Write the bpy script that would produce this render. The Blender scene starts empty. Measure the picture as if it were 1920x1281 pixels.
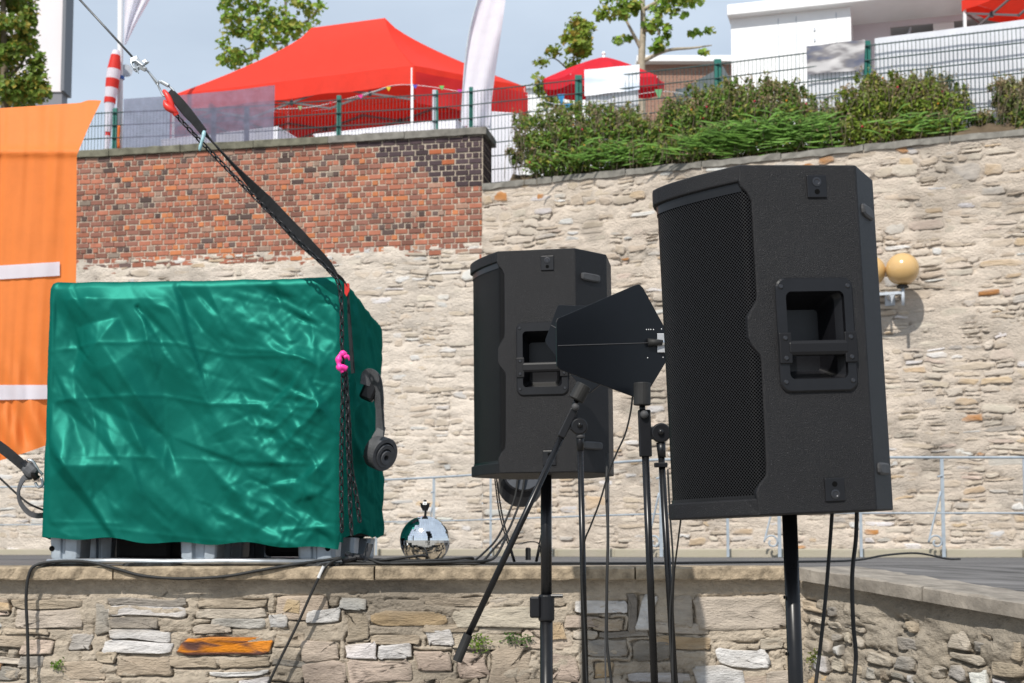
import bpy, bmesh, math, random
import numpy as np
from mathutils import Vector, Matrix
from mathutils.geometry import tessellate_polygon

SC = bpy.context.scene
COL = SC.collection
R = math.radians
rng = np.random.default_rng(7)
random.seed(7)

# ------------------------------------------------------------------ camera, sky, sun, exposure
F_PX = 2600.0                 # focal length in photo pixels (photo 1920 x 1281)
TILT = R(4.5)                 # camera looks slightly upwards
SHIFT = 185.4                 # rest of the rise is lens shift (pixels)
EYE = 1.6
cam_d = bpy.data.cameras.new('camera')
cam_d.sensor_width = 36.0
cam_d.lens = 36.0 * F_PX / 1920.0
cam_d.shift_y = SHIFT / 1920.0
cam_d.clip_start = 0.05
cam_d.clip_end = 2000.0
cam_d.dof.use_dof = True
cam_d.dof.focus_distance = 3.6
cam_d.dof.aperture_fstop = 9.0
cam = bpy.data.objects.new('camera', cam_d)
cam.location = (0, 0, EYE)
cam.rotation_euler = (R(90) + TILT, 0, 0)
COL.objects.link(cam)
SC.camera = cam

SUN_TO = Vector((-0.42, -1.0, 1.12)).normalized()      # direction towards the sun
sun_d = bpy.data.lights.new('sun', 'SUN')
sun_d.energy = 4.7
sun_d.angle = R(0.6)
sun_d.color = (1.0, 0.95, 0.87)
sun = bpy.data.objects.new('sun', sun_d)
sun.rotation_euler = SUN_TO.to_track_quat('Z', 'Y').to_euler()
sun.location = (-10, -20, 30)
COL.objects.link(sun)

world = bpy.data.worlds.new('World')
SC.world = world
world.use_nodes = True
wn, wl = world.node_tree.nodes, world.node_tree.links
wn.clear()
w_out = wn.new('ShaderNodeOutputWorld')
w_bg = wn.new('ShaderNodeBackground')
w_bg.inputs['Strength'].default_value = 0.1
w_sky = wn.new('ShaderNodeTexSky')
w_sky.sky_type = 'NISHITA'
w_sky.sun_disc = False
w_sky.sun_elevation = math.asin(SUN_TO.z)
w_sky.sun_rotation = math.atan2(SUN_TO.x, SUN_TO.y)
w_sky.air_density = 1.0
w_sky.dust_density = 1.0
w_sky.ozone_density = 1.2
# broken, thin cloud over the blue
w_tc = wn.new('ShaderNodeTexCoord')
w_map = wn.new('ShaderNodeMapping')
w_map.inputs['Scale'].default_value = (1.0, 1.0, 2.6)
w_map.inputs['Location'].default_value = (0.35, 0.2, 0.1)
w_n = wn.new('ShaderNodeTexNoise')
w_n.inputs['Scale'].default_value = 2.2
w_n.inputs['Detail'].default_value = 6.0
w_n.inputs['Roughness'].default_value = 0.55
w_r = wn.new('ShaderNodeMapRange')
w_r.inputs['From Min'].default_value = 0.30
w_r.inputs['From Max'].default_value = 0.68
w_r.inputs['To Min'].default_value = 0.62
w_r.inputs['To Max'].default_value = 0.92
w_n2 = wn.new('ShaderNodeTexNoise')
w_n2.inputs['Scale'].default_value = 3.4
w_n2.inputs['Detail'].default_value = 5.0
w_cc = wn.new('ShaderNodeMix'); w_cc.data_type = 'RGBA'
w_cc.inputs[6].default_value = (5.9, 6.9, 8.2, 1)       # grey cloud base
w_cc.inputs[7].default_value = (8.6, 9.8, 11.2, 1)       # bright thin cloud
w_mix = wn.new('ShaderNodeMix'); w_mix.data_type = 'RGBA'
wl.new(w_tc.outputs['Generated'], w_map.inputs['Vector'])
wl.new(w_map.outputs['Vector'], w_n.inputs['Vector'])
wl.new(w_map.outputs['Vector'], w_n2.inputs['Vector'])
wl.new(w_n.outputs['Fac'], w_r.inputs['Value'])
wl.new(w_n2.outputs['Fac'], w_cc.inputs[0])
wl.new(w_r.outputs['Result'], w_mix.inputs[0])
wl.new(w_sky.outputs['Color'], w_mix.inputs[6])
wl.new(w_cc.outputs[2], w_mix.inputs[7])
wl.new(w_mix.outputs[2], w_bg.inputs['Color'])
wl.new(w_bg.outputs['Background'], w_out.inputs['Surface'])

SC.view_settings.view_transform = 'Standard'
SC.view_settings.look = 'None'
SC.view_settings.exposure = 0.0
SC.view_settings.gamma = 1.0
SC.view_settings.use_curve_mapping = False

# ------------------------------------------------------------------ helpers
_fw = Vector((0, math.cos(TILT), math.sin(TILT)))
_up = Vector((0, -math.sin(TILT), math.cos(TILT)))
def P(px, py, Y):
    """world point at distance Y in front of the camera that is seen at a photo pixel"""
    d = Vector(((px - 960.0) / F_PX, 0, 0)) + _up * ((640.5 + SHIFT - py) / F_PX) + _fw
    d *= Y / d.y
    return Vector((d.x, d.y, EYE + d.z))

def PX(p):
    v = Vector(p) - Vector((0, 0, EYE))
    zc = v.dot(_fw)
    return (960 + F_PX * v.x / zc, 640.5 + SHIFT - F_PX * v.dot(_up) / zc)

WL = {}
def wloc(o):
    return WL.get(o.name, Vector((0, 0, 0))) if o else Vector((0, 0, 0))

def tag(o, label=None, cat=None, group=None, kind=None):
    if label: o['label'] = label
    if cat: o['category'] = cat
    if group: o['group'] = group
    if kind: o['kind'] = kind
    return o

def thing(name, label, cat, loc=(0, 0, 0), group=None):
    o = bpy.data.objects.new(name, None)
    o.empty_display_size = 0.1
    o.location = loc
    COL.objects.link(o)
    WL[o.name] = Vector(loc)
    return tag(o, label, cat, group, 'thing')

class MB:
    """collects shapes in world coordinates; becomes ONE mesh object"""
    def __init__(s):
        s.V = []; s.F = []; s.C = []; s.n = 0; s.col = (1, 1, 1)
    def add(s, V, F, col=None):
        V = np.asarray(V, dtype=float).reshape(-1, 3)
        s.V.append(V)
        c = col if col is not None else s.col
        for f in F:
            s.F.append([i + s.n for i in f]); s.C.append(c)
        s.n += len(V)
        return s
    def box(s, c, size, ax=None, col=None):
        c = np.array(c, float); h = np.array(size, float) / 2
        if ax is None: ax = np.eye(3)
        else: ax = np.array([list(a) for a in ax], float)
        V = [c + ax[0] * h[0] * sx + ax[1] * h[1] * sy + ax[2] * h[2] * sz
             for sz in (-1, 1) for sy in (-1, 1) for sx in (-1, 1)]
        F = [(0, 2, 3, 1), (4, 5, 7, 6), (0, 1, 5, 4), (2, 6, 7, 3), (0, 4, 6, 2), (1, 3, 7, 5)]
        return s.add(V, F, col)
    def bar(s, p0, p1, w, h, upv=(0, 0, 1), col=None):
        p0, p1 = Vector(p0), Vector(p1)
        d = p1 - p0; L = d.length; d.normalize()
        a = d.cross(Vector(upv))
        if a.length < 1e-4: a = d.cross(Vector((0, 1, 0)))
        a.normalize(); b = a.cross(d).normalized()
        return s.box((p0 + p1) / 2, (L, w, h), (d, a, b), col)
    def tube(s, pts, r, n=8, caps=True, col=None, closed=False):
        pts = [Vector(p) for p in pts]
        m = len(pts)
        rr = [r] * m if not hasattr(r, '__len__') else list(r)
        V = []
        ref = None
        for i, p in enumerate(pts):
            if closed: t = pts[(i + 1) % m] - pts[i - 1]
            else: t = pts[min(i + 1, m - 1)] - pts[max(i - 1, 0)]
            if t.length < 1e-9: t = Vector((0, 0, 1))
            t.normalize()
            if ref is None:
                a = t.cross(Vector((0, 0, 1)))
                if a.length < 1e-3: a = t.cross(Vector((0, 1, 0)))
            else:
                a = ref - t * ref.dot(t)
            a.normalize(); ref = a
            b = t.cross(a)
            for k in range(n):
                an = 2 * math.pi * k / n
                V.append(p + (a * math.cos(an) + b * math.sin(an)) * rr[i])
        F = []
        for i in range(m if closed else m - 1):
            j = (i + 1) % m
            for k in range(n):
                k2 = (k + 1) % n
                F.append((i * n + k, i * n + k2, j * n + k2, j * n + k))
        if caps and not closed:
            F.append(tuple(range(n - 1, -1, -1)))
            F.append(tuple((m - 1) * n + k for k in range(n)))
        return s.add([list(v) for v in V], F, col)
    def lathe(s, prof, c, axis=(0, 0, 1), n=24, col=None, caps=True):
        """prof: list of (radius, height along axis)"""
        ax = Vector(axis).normalized(); c = Vector(c)
        a = ax.orthogonal().normalized(); b = ax.cross(a)
        V = []
        for (r_, h_) in prof:
            for k in range(n):
                an = 2 * math.pi * k / n
                V.append(c + ax * h_ + (a * math.cos(an) + b * math.sin(an)) * r_)
        F = []
        for i in range(len(prof) - 1):
            for k in range(n):
                k2 = (k + 1) % n
                F.append((i * n + k, i * n + k2, (i + 1) * n + k2, (i + 1) * n + k))
        if caps:
            F.append(tuple(range(n - 1, -1, -1)))
            F.append(tuple((len(prof) - 1) * n + k for k in range(n)))
        return s.add([list(v) for v in V], F, col)
    def prism(s, poly, ext, col=None):
        """poly: list of 3D points (ccw seen against ext), ext: vector"""
        ext = Vector(ext); n = len(poly)
        V = [list(Vector(p)) for p in poly] + [list(Vector(p) + ext) for p in poly]
        F = [tuple(range(n - 1, -1, -1)), tuple(range(n, 2 * n))]
        for i in range(n):
            j = (i + 1) % n
            F.append((i, j, n + j, n + i))
        return s.add(V, F, col)
    def sphere(s, c, r, nu=16, nv=10, sc=(1, 1, 1), col=None):
        V = []; F = []
        for i in range(nv + 1):
            th = math.pi * i / nv
            for k in range(nu):
                ph = 2 * math.pi * k / nu
                V.append((c[0] + r * sc[0] * math.sin(th) * math.cos(ph), c[1] + r * sc[1] * math.sin(th) * math.sin(ph), c[2] + r * sc[2] * math.cos(th)))
        for i in range(nv):
            for k in range(nu):
                k2 = (k + 1) % nu
                F.append((i * nu + k, (i + 1) * nu + k, (i + 1) * nu + k2, i * nu + k2))
        return s.add(V, F, col)
    def build(s, name, mat, parent=None, smooth=False, bevel=0, subsurf=0, base=False, colattr=False, uv=None, weld=False, fixn=True):
        V = np.concatenate(s.V) if s.V else np.zeros((0, 3))
        return mesh_obj(name, V, s.F, mat, parent, smooth, bevel, base, s.C if colattr else None, uv, subsurf, weld, fixn)

def mesh_obj(name, V, F, mat, parent=None, smooth=False, bevel=0, base=False, C=None, uv=None, subsurf=0, weld=False, fixn=False, vcol=None):
    V = np.asarray(V, float)
    c = (V.min(0) + V.max(0)) / 2
    if base: c[2] = V[:, 2].min()
    c = Vector(c)
    me = bpy.data.meshes.new(name)
    me.from_pydata((V - np.array(c)).tolist(), [], F)
    if C is not None:
        at = me.color_attributes.new('Col', 'FLOAT_COLOR', 'CORNER')
        cnt = np.array([len(f) for f in F])
        arr = np.ones((cnt.sum(), 4)); arr[:, :3] = np.repeat(np.array(C, float), cnt, axis=0)
        at.data.foreach_set('color', arr.ravel())
    if vcol is not None:
        at = me.color_attributes.new('Col', 'FLOAT_COLOR', 'POINT')
        arr = np.ones((len(V), 4)); arr[:, :3] = vcol
        at.data.foreach_set('color', arr.ravel())
    if uv is not None:
        lay = me.uv_layers.new(name='UVMap')
        li = np.zeros(len(me.loops), int); me.loops.foreach_get('vertex_index', li)
        lay.data.foreach_set('uv', np.asarray(uv, float)[li].ravel())
    if fixn or weld:
        bm = bmesh.new(); bm.from_mesh(me)
        if weld: bmesh.ops.remove_doubles(bm, verts=bm.verts, dist=1e-5)
        bmesh.ops.recalc_face_normals(bm, faces=bm.faces)
        bm.to_mesh(me); bm.free()
    if smooth: me.polygons.foreach_set('use_smooth', np.ones(len(me.polygons), bool))
    if mat: me.materials.append(mat)
    o = bpy.data.objects.new(name, me)
    COL.objects.link(o)
    o.location = c - wloc(parent)
    WL[o.name] = c
    if parent: o.parent = parent
    if bevel:
        m = o.modifiers.new('bevel', 'BEVEL'); m.width = bevel; m.segments = 2; m.limit_method = 'ANGLE'; m.angle_limit = R(35)
        m.harden_normals = False
    if subsurf:
        m = o.modifiers.new('sub', 'SUBSURF'); m.levels = subsurf; m.render_levels = subsurf
    return o

def dup(o, loc, parent=None, rot=None, name=None):
    """copy of one mesh object, sharing its mesh; loc is a world location"""
    c = o.copy(); COL.objects.link(c)
    if name: c.name = name
    c.parent = parent
    c.location = Vector(loc) - wloc(parent)
    if rot is not None: c.rotation_euler = rot
    WL[c.name] = Vector(loc)
    return c

def spline(pts, sub=6):
    """Catmull-Rom through points"""
    pts = [Vector(p) for p in pts]
    q = [pts[0] * 2 - pts[1]] + pts + [pts[-1] * 2 - pts[-2]]
    out = []
    for i in range(1, len(q) - 2):
        p0, p1, p2, p3 = q[i - 1], q[i], q[i + 1], q[i + 2]
        for k in range(sub):
            t = k / sub
            out.append(0.5 * ((2 * p1) + (p2 - p0) * t + (2 * p0 - 5 * p1 + 4 * p2 - p3) * t * t + (3 * p1 - p0 - 3 * p2 + p3) * t ** 3))
    out.append(pts[-1])
    return out

# numpy value noise
def _h(ix, iy, seed):
    n = (ix.astype(np.int64) * 374761393 + iy.astype(np.int64) * 668265263 + seed * 1442695041) & 0x7fffffff
    n = ((n ^ (n >> 13)) * 1274126177) & 0x7fffffff
    return ((n ^ (n >> 16)) & 0xffff) / 65535.0
def vnoise(x, y, seed=0):
    x = np.asarray(x, float); y = np.asarray(y, float)
    ix, iy = np.floor(x), np.floor(y)
    fx, fy = x - ix, y - iy
    fx = fx * fx * (3 - 2 * fx); fy = fy * fy * (3 - 2 * fy)
    a = _h(ix, iy, seed); b = _h(ix + 1, iy, seed); c = _h(ix, iy + 1, seed); d = _h(ix + 1, iy + 1, seed)
    return (a * (1 - fx) + b * fx) * (1 - fy) + (c * (1 - fx) + d * fx) * fy
def fbm(x, y, o=4, seed=0):
    s = 0; a = 0.5; t = 0
    for i in range(o):
        s = s + a * vnoise(x * 2 ** i, y * 2 ** i, seed + i * 17); t += a; a *= 0.5
    return s / t

# ------------------------------------------------------------------ materials
def mat(name, base=(0.5, 0.5, 0.5), rough=0.6, metal=0.0, spec=0.5, var=0.0, vscale=8.0, bump=0.0, bscale=60.0, bdist=0.01,
        coord='Object', stretch=(1, 1, 1), colattr=False, alpha=1.0, trans=0.0, detail=5.0, tint2=None, rvar=0.0, sheen=0.0, coat=0.0, objcol=False, sss=0.0):
    m = bpy.data.materials.new(name); m.use_nodes = True
    nt = m.node_tree; N, L = nt.nodes, nt.links
    b = N['Principled BSDF']
    b.inputs['Roughness'].default_value = rough
    b.inputs['Metallic'].default_value = metal
    b.inputs['Specular IOR Level'].default_value = spec
    b.inputs['Alpha'].default_value = alpha
    b.inputs['Transmission Weight'].default_value = trans
    if sheen: b.inputs['Sheen Weight'].default_value = sheen
    if coat: b.inputs['Coat Weight'].default_value = coat; b.inputs['Coat Roughness'].default_value = 0.15
    b.inputs['Base Color'].default_value = (*base, 1)
    if var or bump or rvar or tint2:
        if coord == 'World':
            g = N.new('ShaderNodeNewGeometry'); src = g.outputs['Position']
        else:
            g = N.new('ShaderNodeTexCoord'); src = g.outputs['Object']
        mp = N.new('ShaderNodeMapping'); mp.inputs['Scale'].default_value = stretch
        L.new(src, mp.inputs['Vector'])
        def noise(sc, dt=detail):
            n = N.new('ShaderNodeTexNoise'); n.inputs['Scale'].default_value = sc; n.inputs['Detail'].default_value = dt
            n.inputs['Roughness'].default_value = 0.6
            L.new(mp.outputs['Vector'], n.inputs['Vector']); return n
    colout = None
    if var or tint2:
        n = noise(vscale)
        mx = N.new('ShaderNodeMix'); mx.data_type = 'RGBA'
        rp = N.new('ShaderNodeMapRange'); rp.inputs['From Min'].default_value = 0.3; rp.inputs['From Max'].default_value = 0.7
        L.new(n.outputs['Fac'], rp.inputs['Value']); L.new(rp.outputs['Result'], mx.inputs[0])
        mx.inputs[6].default_value = (*[c * (1 - var) for c in base], 1)
        mx.inputs[7].default_value = (*(tint2 if tint2 else [min(c * (1 + var), 0.95) for c in base]), 1)
        colout = mx.outputs[2]
    def mul(a, bsock):
        k = N.new('ShaderNodeMix'); k.data_type = 'RGBA'; k.blend_type = 'MULTIPLY'; k.inputs[0].default_value = 1
        if a is None: k.inputs[6].default_value = (*base, 1)
        else: L.new(a, k.inputs[6])
        L.new(bsock, k.inputs[7]); return k.outputs[2]
    if colattr:
        at = N.new('ShaderNodeVertexColor'); at.layer_name = 'Col'; colout = mul(colout, at.outputs['Color'])
    if objcol:
        oi = N.new('ShaderNodeObjectInfo'); colout = mul(colout, oi.outputs['Color'])
    if colout: L.new(colout, b.inputs['Base Color'])
    if rvar:
        n = noise(vscale * 2.3)
        rp = N.new('ShaderNodeMapRange'); rp.inputs['To Min'].default_value = max(rough - rvar, 0.02); rp.inputs['To Max'].default_value = min(rough + rvar, 1)
        L.new(n.outputs['Fac'], rp.inputs['Value']); L.new(rp.outputs['Result'], b.inputs['Roughness'])
    if bump:
        n = noise(bscale)
        bn = N.new('ShaderNodeBump'); bn.inputs['Strength'].default_value = bump; bn.inputs['Distance'].default_value = bdist
        L.new(n.outputs['Fac'], bn.inputs['Height']); L.new(bn.outputs['Normal'], b.inputs['Normal'])
    return m

M = {}
M['stone'] = mat('stone', (1, 1, 1), 0.9, spec=0.2, var=0.22, vscale=12, bump=0.7, bscale=38, bdist=0.02, coord='World', stretch=(1, 1, 2.6), colattr=True, detail=8)
M['stone_near'] = mat('stone_near', (1, 1, 1), 0.88, spec=0.25, var=0.36, vscale=14, bump=0.8, bscale=55, bdist=0.012, coord='World', stretch=(1, 1, 3.0), colattr=True, detail=9)
M['mortar'] = mat('mortar', (1, 1, 1), 0.95, spec=0.15, var=0.24, vscale=9, bump=0.9, bscale=26, bdist=0.03, coord='World', stretch=(1, 1, 1.8), colattr=True, detail=8)
M['mortar_near'] = mat('mortar_near', (1, 1, 1), 0.95, spec=0.12, var=0.34, vscale=24, bump=0.9, bscale=70, bdist=0.014, coord='World', stretch=(1, 1, 1.4), colattr=True, detail=9)
M['brick'] = mat('brick', (1, 1, 1), 0.88, spec=0.2, var=0.25, vscale=14, bump=0.5, bscale=70, bdist=0.006, coord='World', colattr=True, objcol=True, detail=7)
M['coping'] = mat('coping', (0.15, 0.145, 0.11), 0.95, spec=0.15, var=0.4, vscale=7, bump=0.6, bscale=45, coord='World', detail=8)
M['coping_grey'] = mat('coping_grey', (0.2, 0.19, 0.17), 0.95, spec=0.15, var=0.35, vscale=7, bump=0.6, bscale=45, coord='World', detail=8)
M['slab'] = mat('slab', (0.30, 0.24, 0.17), 0.94, spec=0.15, var=0.55, vscale=22, bump=0.8, bscale=90, bdist=0.008, coord='World', detail=9)
M['slab_grey'] = mat('slab_grey', (0.23, 0.205, 0.175), 0.9, spec=0.25, var=0.4, vscale=9, bump=0.6, bscale=60, bdist=0.006, coord='World', stretch=(1, 1, 1), detail=9)
M['paving'] = mat('paving', (0.125, 0.12, 0.118), 0.88, spec=0.2, var=0.7, vscale=3.0, bump=0.6, bscale=20, bdist=0.012, coord='World', stretch=(0.6, 3.5, 1), detail=10)
M['kerb'] = mat('kerb', (0.47, 0.42, 0.345), 0.95, spec=0.15, tint2=(0.36, 0.33, 0.25), var=0.15, vscale=2.2, bump=0.5, bscale=30, coord='World', stretch=(1, 1, 5))
M['ground'] = mat('ground', (0.30, 0.28, 0.25), 0.95, spec=0.15, var=0.2, vscale=0.8, bump=0.3, bscale=20, coord='World')
M['soil'] = mat('soil', (0.12, 0.09, 0.06), 0.95, spec=0.1, var=0.3, vscale=3, coord='World')
M['black_plastic'] = mat('black_plastic', (0.007, 0.0072, 0.009), 0.36, spec=0.35, var=0.2, vscale=20, bump=0.15, bscale=300, bdist=0.001)
M['black_metal'] = mat('black_metal', (0.007, 0.007, 0.008), 0.3, spec=0.35, var=0.3, vscale=12, rvar=0.12)
M['rubber'] = mat('rubber', (0.016, 0.016, 0.016), 0.6, spec=0.35, var=0.3, vscale=25, bump=0.2, bscale=150, bdist=0.002)
M['rubber_grey'] = mat('rubber_grey', (0.055, 0.055, 0.058), 0.62, spec=0.35, var=0.2, vscale=25)
M['dark_hole'] = mat('dark_hole', (0.003, 0.003, 0.003), 0.9, spec=0.1)
M['screw'] = mat('screw', (0.06, 0.06, 0.065), 0.3, metal=0.8)
M['webbing'] = mat('webbing', (0.017, 0.018, 0.02), 0.75, spec=0.3, var=0.3, vscale=30, bump=0.4, bscale=350, bdist=0.002)
M['webbing_grey'] = mat('webbing_grey', (0.07, 0.072, 0.078), 0.6, spec=0.4, var=0.35, vscale=20, bump=0.4, bscale=300, bdist=0.002)
M['chain'] = mat('chain', (0.03, 0.03, 0.033), 0.38, metal=0.75, spec=0.5, var=0.4, vscale=30)
M['galv'] = mat('galv', (0.42, 0.45, 0.48), 0.42, metal=0.7, var=0.18, vscale=15, rvar=0.1)
M['galv_paint'] = mat('galv_paint', (0.43, 0.47, 0.52), 0.45, spec=0.4, var=0.15, vscale=12)
M['pallet'] = mat('pallet', (0.36, 0.41, 0.46), 0.42, metal=0.25, spec=0.5, var=0.2, vscale=14)
M['chrome'] = mat('chrome', (0.86, 0.88, 0.9), 0.06, metal=1.0)
M['wire_rope'] = mat('wire_rope', (0.12, 0.125, 0.13), 0.45, metal=0.6, var=0.3, vscale=80)
M['red_paint'] = mat('red_paint', (0.62, 0.03, 0.02), 0.4, spec=0.5, var=0.2, vscale=20)
M['red_cloth'] = mat('red_cloth', (0.5, 0.03, 0.025), 0.7, spec=0.2, var=0.15, vscale=8)
M['pink_tape'] = mat('pink_tape', (0.9, 0.04, 0.35), 0.45, spec=0.4, var=0.1, vscale=30)
M['rail_paint'] = mat('rail_paint', (0.32, 0.365, 0.41), 0.45, spec=0.45, var=0.15, vscale=10)
M['fence_green'] = mat('fence_green', (0.012, 0.13, 0.105), 0.42, spec=0.45, var=0.15, vscale=6)
M['fence_wire'] = mat('fence_wire', (0.015, 0.05, 0.05), 0.5, spec=0.4)
M['white_paint'] = mat('white_paint', (0.78, 0.79, 0.8), 0.5, spec=0.4, var=0.05, vscale=2, bump=0.1, bscale=6)
M['white_cloth'] = mat('white_cloth', (0.75, 0.74, 0.8), 0.8, spec=0.2, var=0.05, vscale=3)
M['orange_stone'] = None
def cloth_mat(name, base, transl=0.3, rough=0.6, spec=0.3, alpha=1.0, var=0.05, bump=0.0, bscale=10, colattr=False, weave=False):
    m = mat(name, base, rough, spec=spec, var=var, vscale=6, bump=bump, bscale=bscale, colattr=colattr)
    nt = m.node_tree; N, L = nt.nodes, nt.links
    b = N['Principled BSDF']; out = N['Material Output']
    t = N.new('ShaderNodeBsdfTranslucent'); mx = N.new('ShaderNodeMixShader'); mx.inputs[0].default_value = transl
    if b.inputs['Base Color'].is_linked: L.new(b.inputs['Base Color'].links[0].from_socket, t.inputs['Color'])
    else: t.inputs['Color'].default_value = (*base, 1)
    L.new(b.outputs[0], mx.inputs[1]); L.new(t.outputs[0], mx.inputs[2])
    res = mx.outputs[0]
    if alpha < 1:
        tr = N.new('ShaderNodeBsdfTransparent'); m2 = N.new('ShaderNodeMixShader'); m2.inputs[0].default_value = alpha
        L.new(tr.outputs[0], m2.inputs[1]); L.new(res, m2.inputs[2]); res = m2.outputs[0]
    L.new(res, out.inputs['Surface'])
    return m
M['red_tent'] = cloth_mat('red_tent', (0.80, 0.045, 0.022), 0.32, 0.55)
M['red_tent_wall'] = cloth_mat('red_tent_wall', (0.55, 0.02, 0.02), 0.25, 0.6)
M['red_umbrella'] = cloth_mat('red_umbrella', (0.62, 0.012, 0.028), 0.3, 0.6)
M['orange_cloth'] = cloth_mat('orange_cloth', (0.86, 0.235, 0.05), 0.34, 0.6, bump=0.12, bscale=9)
M['stripe_white'] = cloth_mat('stripe_white', (0.66, 0.64, 0.70), 0.2, 0.5)
M['flag_white'] = cloth_mat('flag_white', (0.80, 0.79, 0.86), 0.4, 0.7)
M['mesh_tarp'] = cloth_mat('mesh_tarp', (0.17, 0.175, 0.25), 0.3, 0.5, alpha=0.74, var=0.25)
M['white_sheet'] = cloth_mat('white_sheet', (0.72, 0.74, 0.79), 0.3, 0.6)
M['leaf'] = cloth_mat('leaf', (1, 1, 1), 0.35, 0.55, colattr=True)

STONE_COLS = {'beige': (0.50, 0.415, 0.315), 'pale': (0.60, 0.535, 0.45), 'ochre': (0.52, 0.36, 0.19), 'rust': (0.46, 0.22, 0.08), 'grey': (0.30, 0.29, 0.275),
              'blue': (0.47, 0.46, 0.44), 'white': (0.68, 0.66, 0.64), 'pink': (0.57, 0.45, 0.38), 'orange': (0.80, 0.26, 0.012), 'dark': (0.17, 0.16, 0.15), 'tan': (0.47, 0.38, 0.28)}

def bsp(u0, v0, u1, v1, wmax, hmax, out, rg, depth=0):
    w, h = u1 - u0, v1 - v0
    tw = wmax * rg.uniform(0.55, 1.25); th = hmax * rg.uniform(0.5, 1.25)
    if (w <= tw and h <= th) or depth > 16:
        out.append((u0, v0, u1, v1)); return
    if h / th > w / tw:
        s = v0 + h * rg.uniform(0.34, 0.66)
        bsp(u0, v0, u1, s, wmax, hmax, out, rg, depth + 1); bsp(u0, s, u1, v1, wmax, hmax, out, rg, depth + 1)
    else:
        s = u0 + w * rg.uniform(0.3, 0.7)
        bsp(u0, v0, s, v1, wmax, hmax, out, rg, depth + 1); bsp(s, v0, u1, v1, wmax, hmax, out, rg, depth + 1)

def stone_mesh(cx, cy, w, h, dep, rg, n, rings, rag, pmin=3.0, pmax=6.0):
    """local (u,v,d) verts of one rough stone; d<0 is inside the wall"""
    th = np.linspace(0, 2 * np.pi, n, endpoint=False) + rg.uniform(0, 0.4)
    p = rg.uniform(pmin, pmax)
    c, s = np.cos(th), np.sin(th)
    ou = np.sign(c) * np.abs(c) ** (2 / p) * w / 2
    ov = np.sign(s) * np.abs(s) ** (2 / p) * h / 2
    m = min(w, h)
    hm = sum(rg.normal(0, 1.0 / k) * np.cos(k * th + rg.uniform(0, 6.28)) for k in (2, 3, 4, 5, 7)) * rag * 1.6
    ou = ou * (1 + hm * m / w * 1.2) + rg.normal(0, rag * m, n); ov = ov * (1 + hm) + rg.normal(0, rag * m * 0.8, n)
    skew = rg.uniform(-0.25, 0.25); ou = ou + ov * skew
    tilt_u, tilt_v = rg.uniform(-0.5, 0.5), rg.uniform(-0.5, 0.5)
    V = []; F = []
    for i, (sc, d) in enumerate(rings):
        jit = rg.normal(0, 0.13, n) if (0 < sc < 0.9 and len(rings) < 6) else 0
        uu, vv = ou * sc, ov * sc
        dd = d * dep * (1 + tilt_u * uu / w + tilt_v * vv / h) + (jit * dep if d > 0 else 0)
        V.append(np.stack([cx + uu, cy + vv, dd + np.zeros(n)], 1))
    V.append(np.array([[cx, cy, rings[-1][1] * dep * rg.uniform(0.95, 1.1)]]))
    for i in range(len(rings) - 1):
        for k in range(n):
            k2 = (k + 1) % n
            F.append((i * n + k, i * n + k2, (i + 1) * n + k2, (i + 1) * n + k))
    b = (len(rings) - 1) * n
    for k in range(n): F.append((b + k, b + (k + 1) % n, len(rings) * n))
    return np.concatenate(V), F

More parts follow.
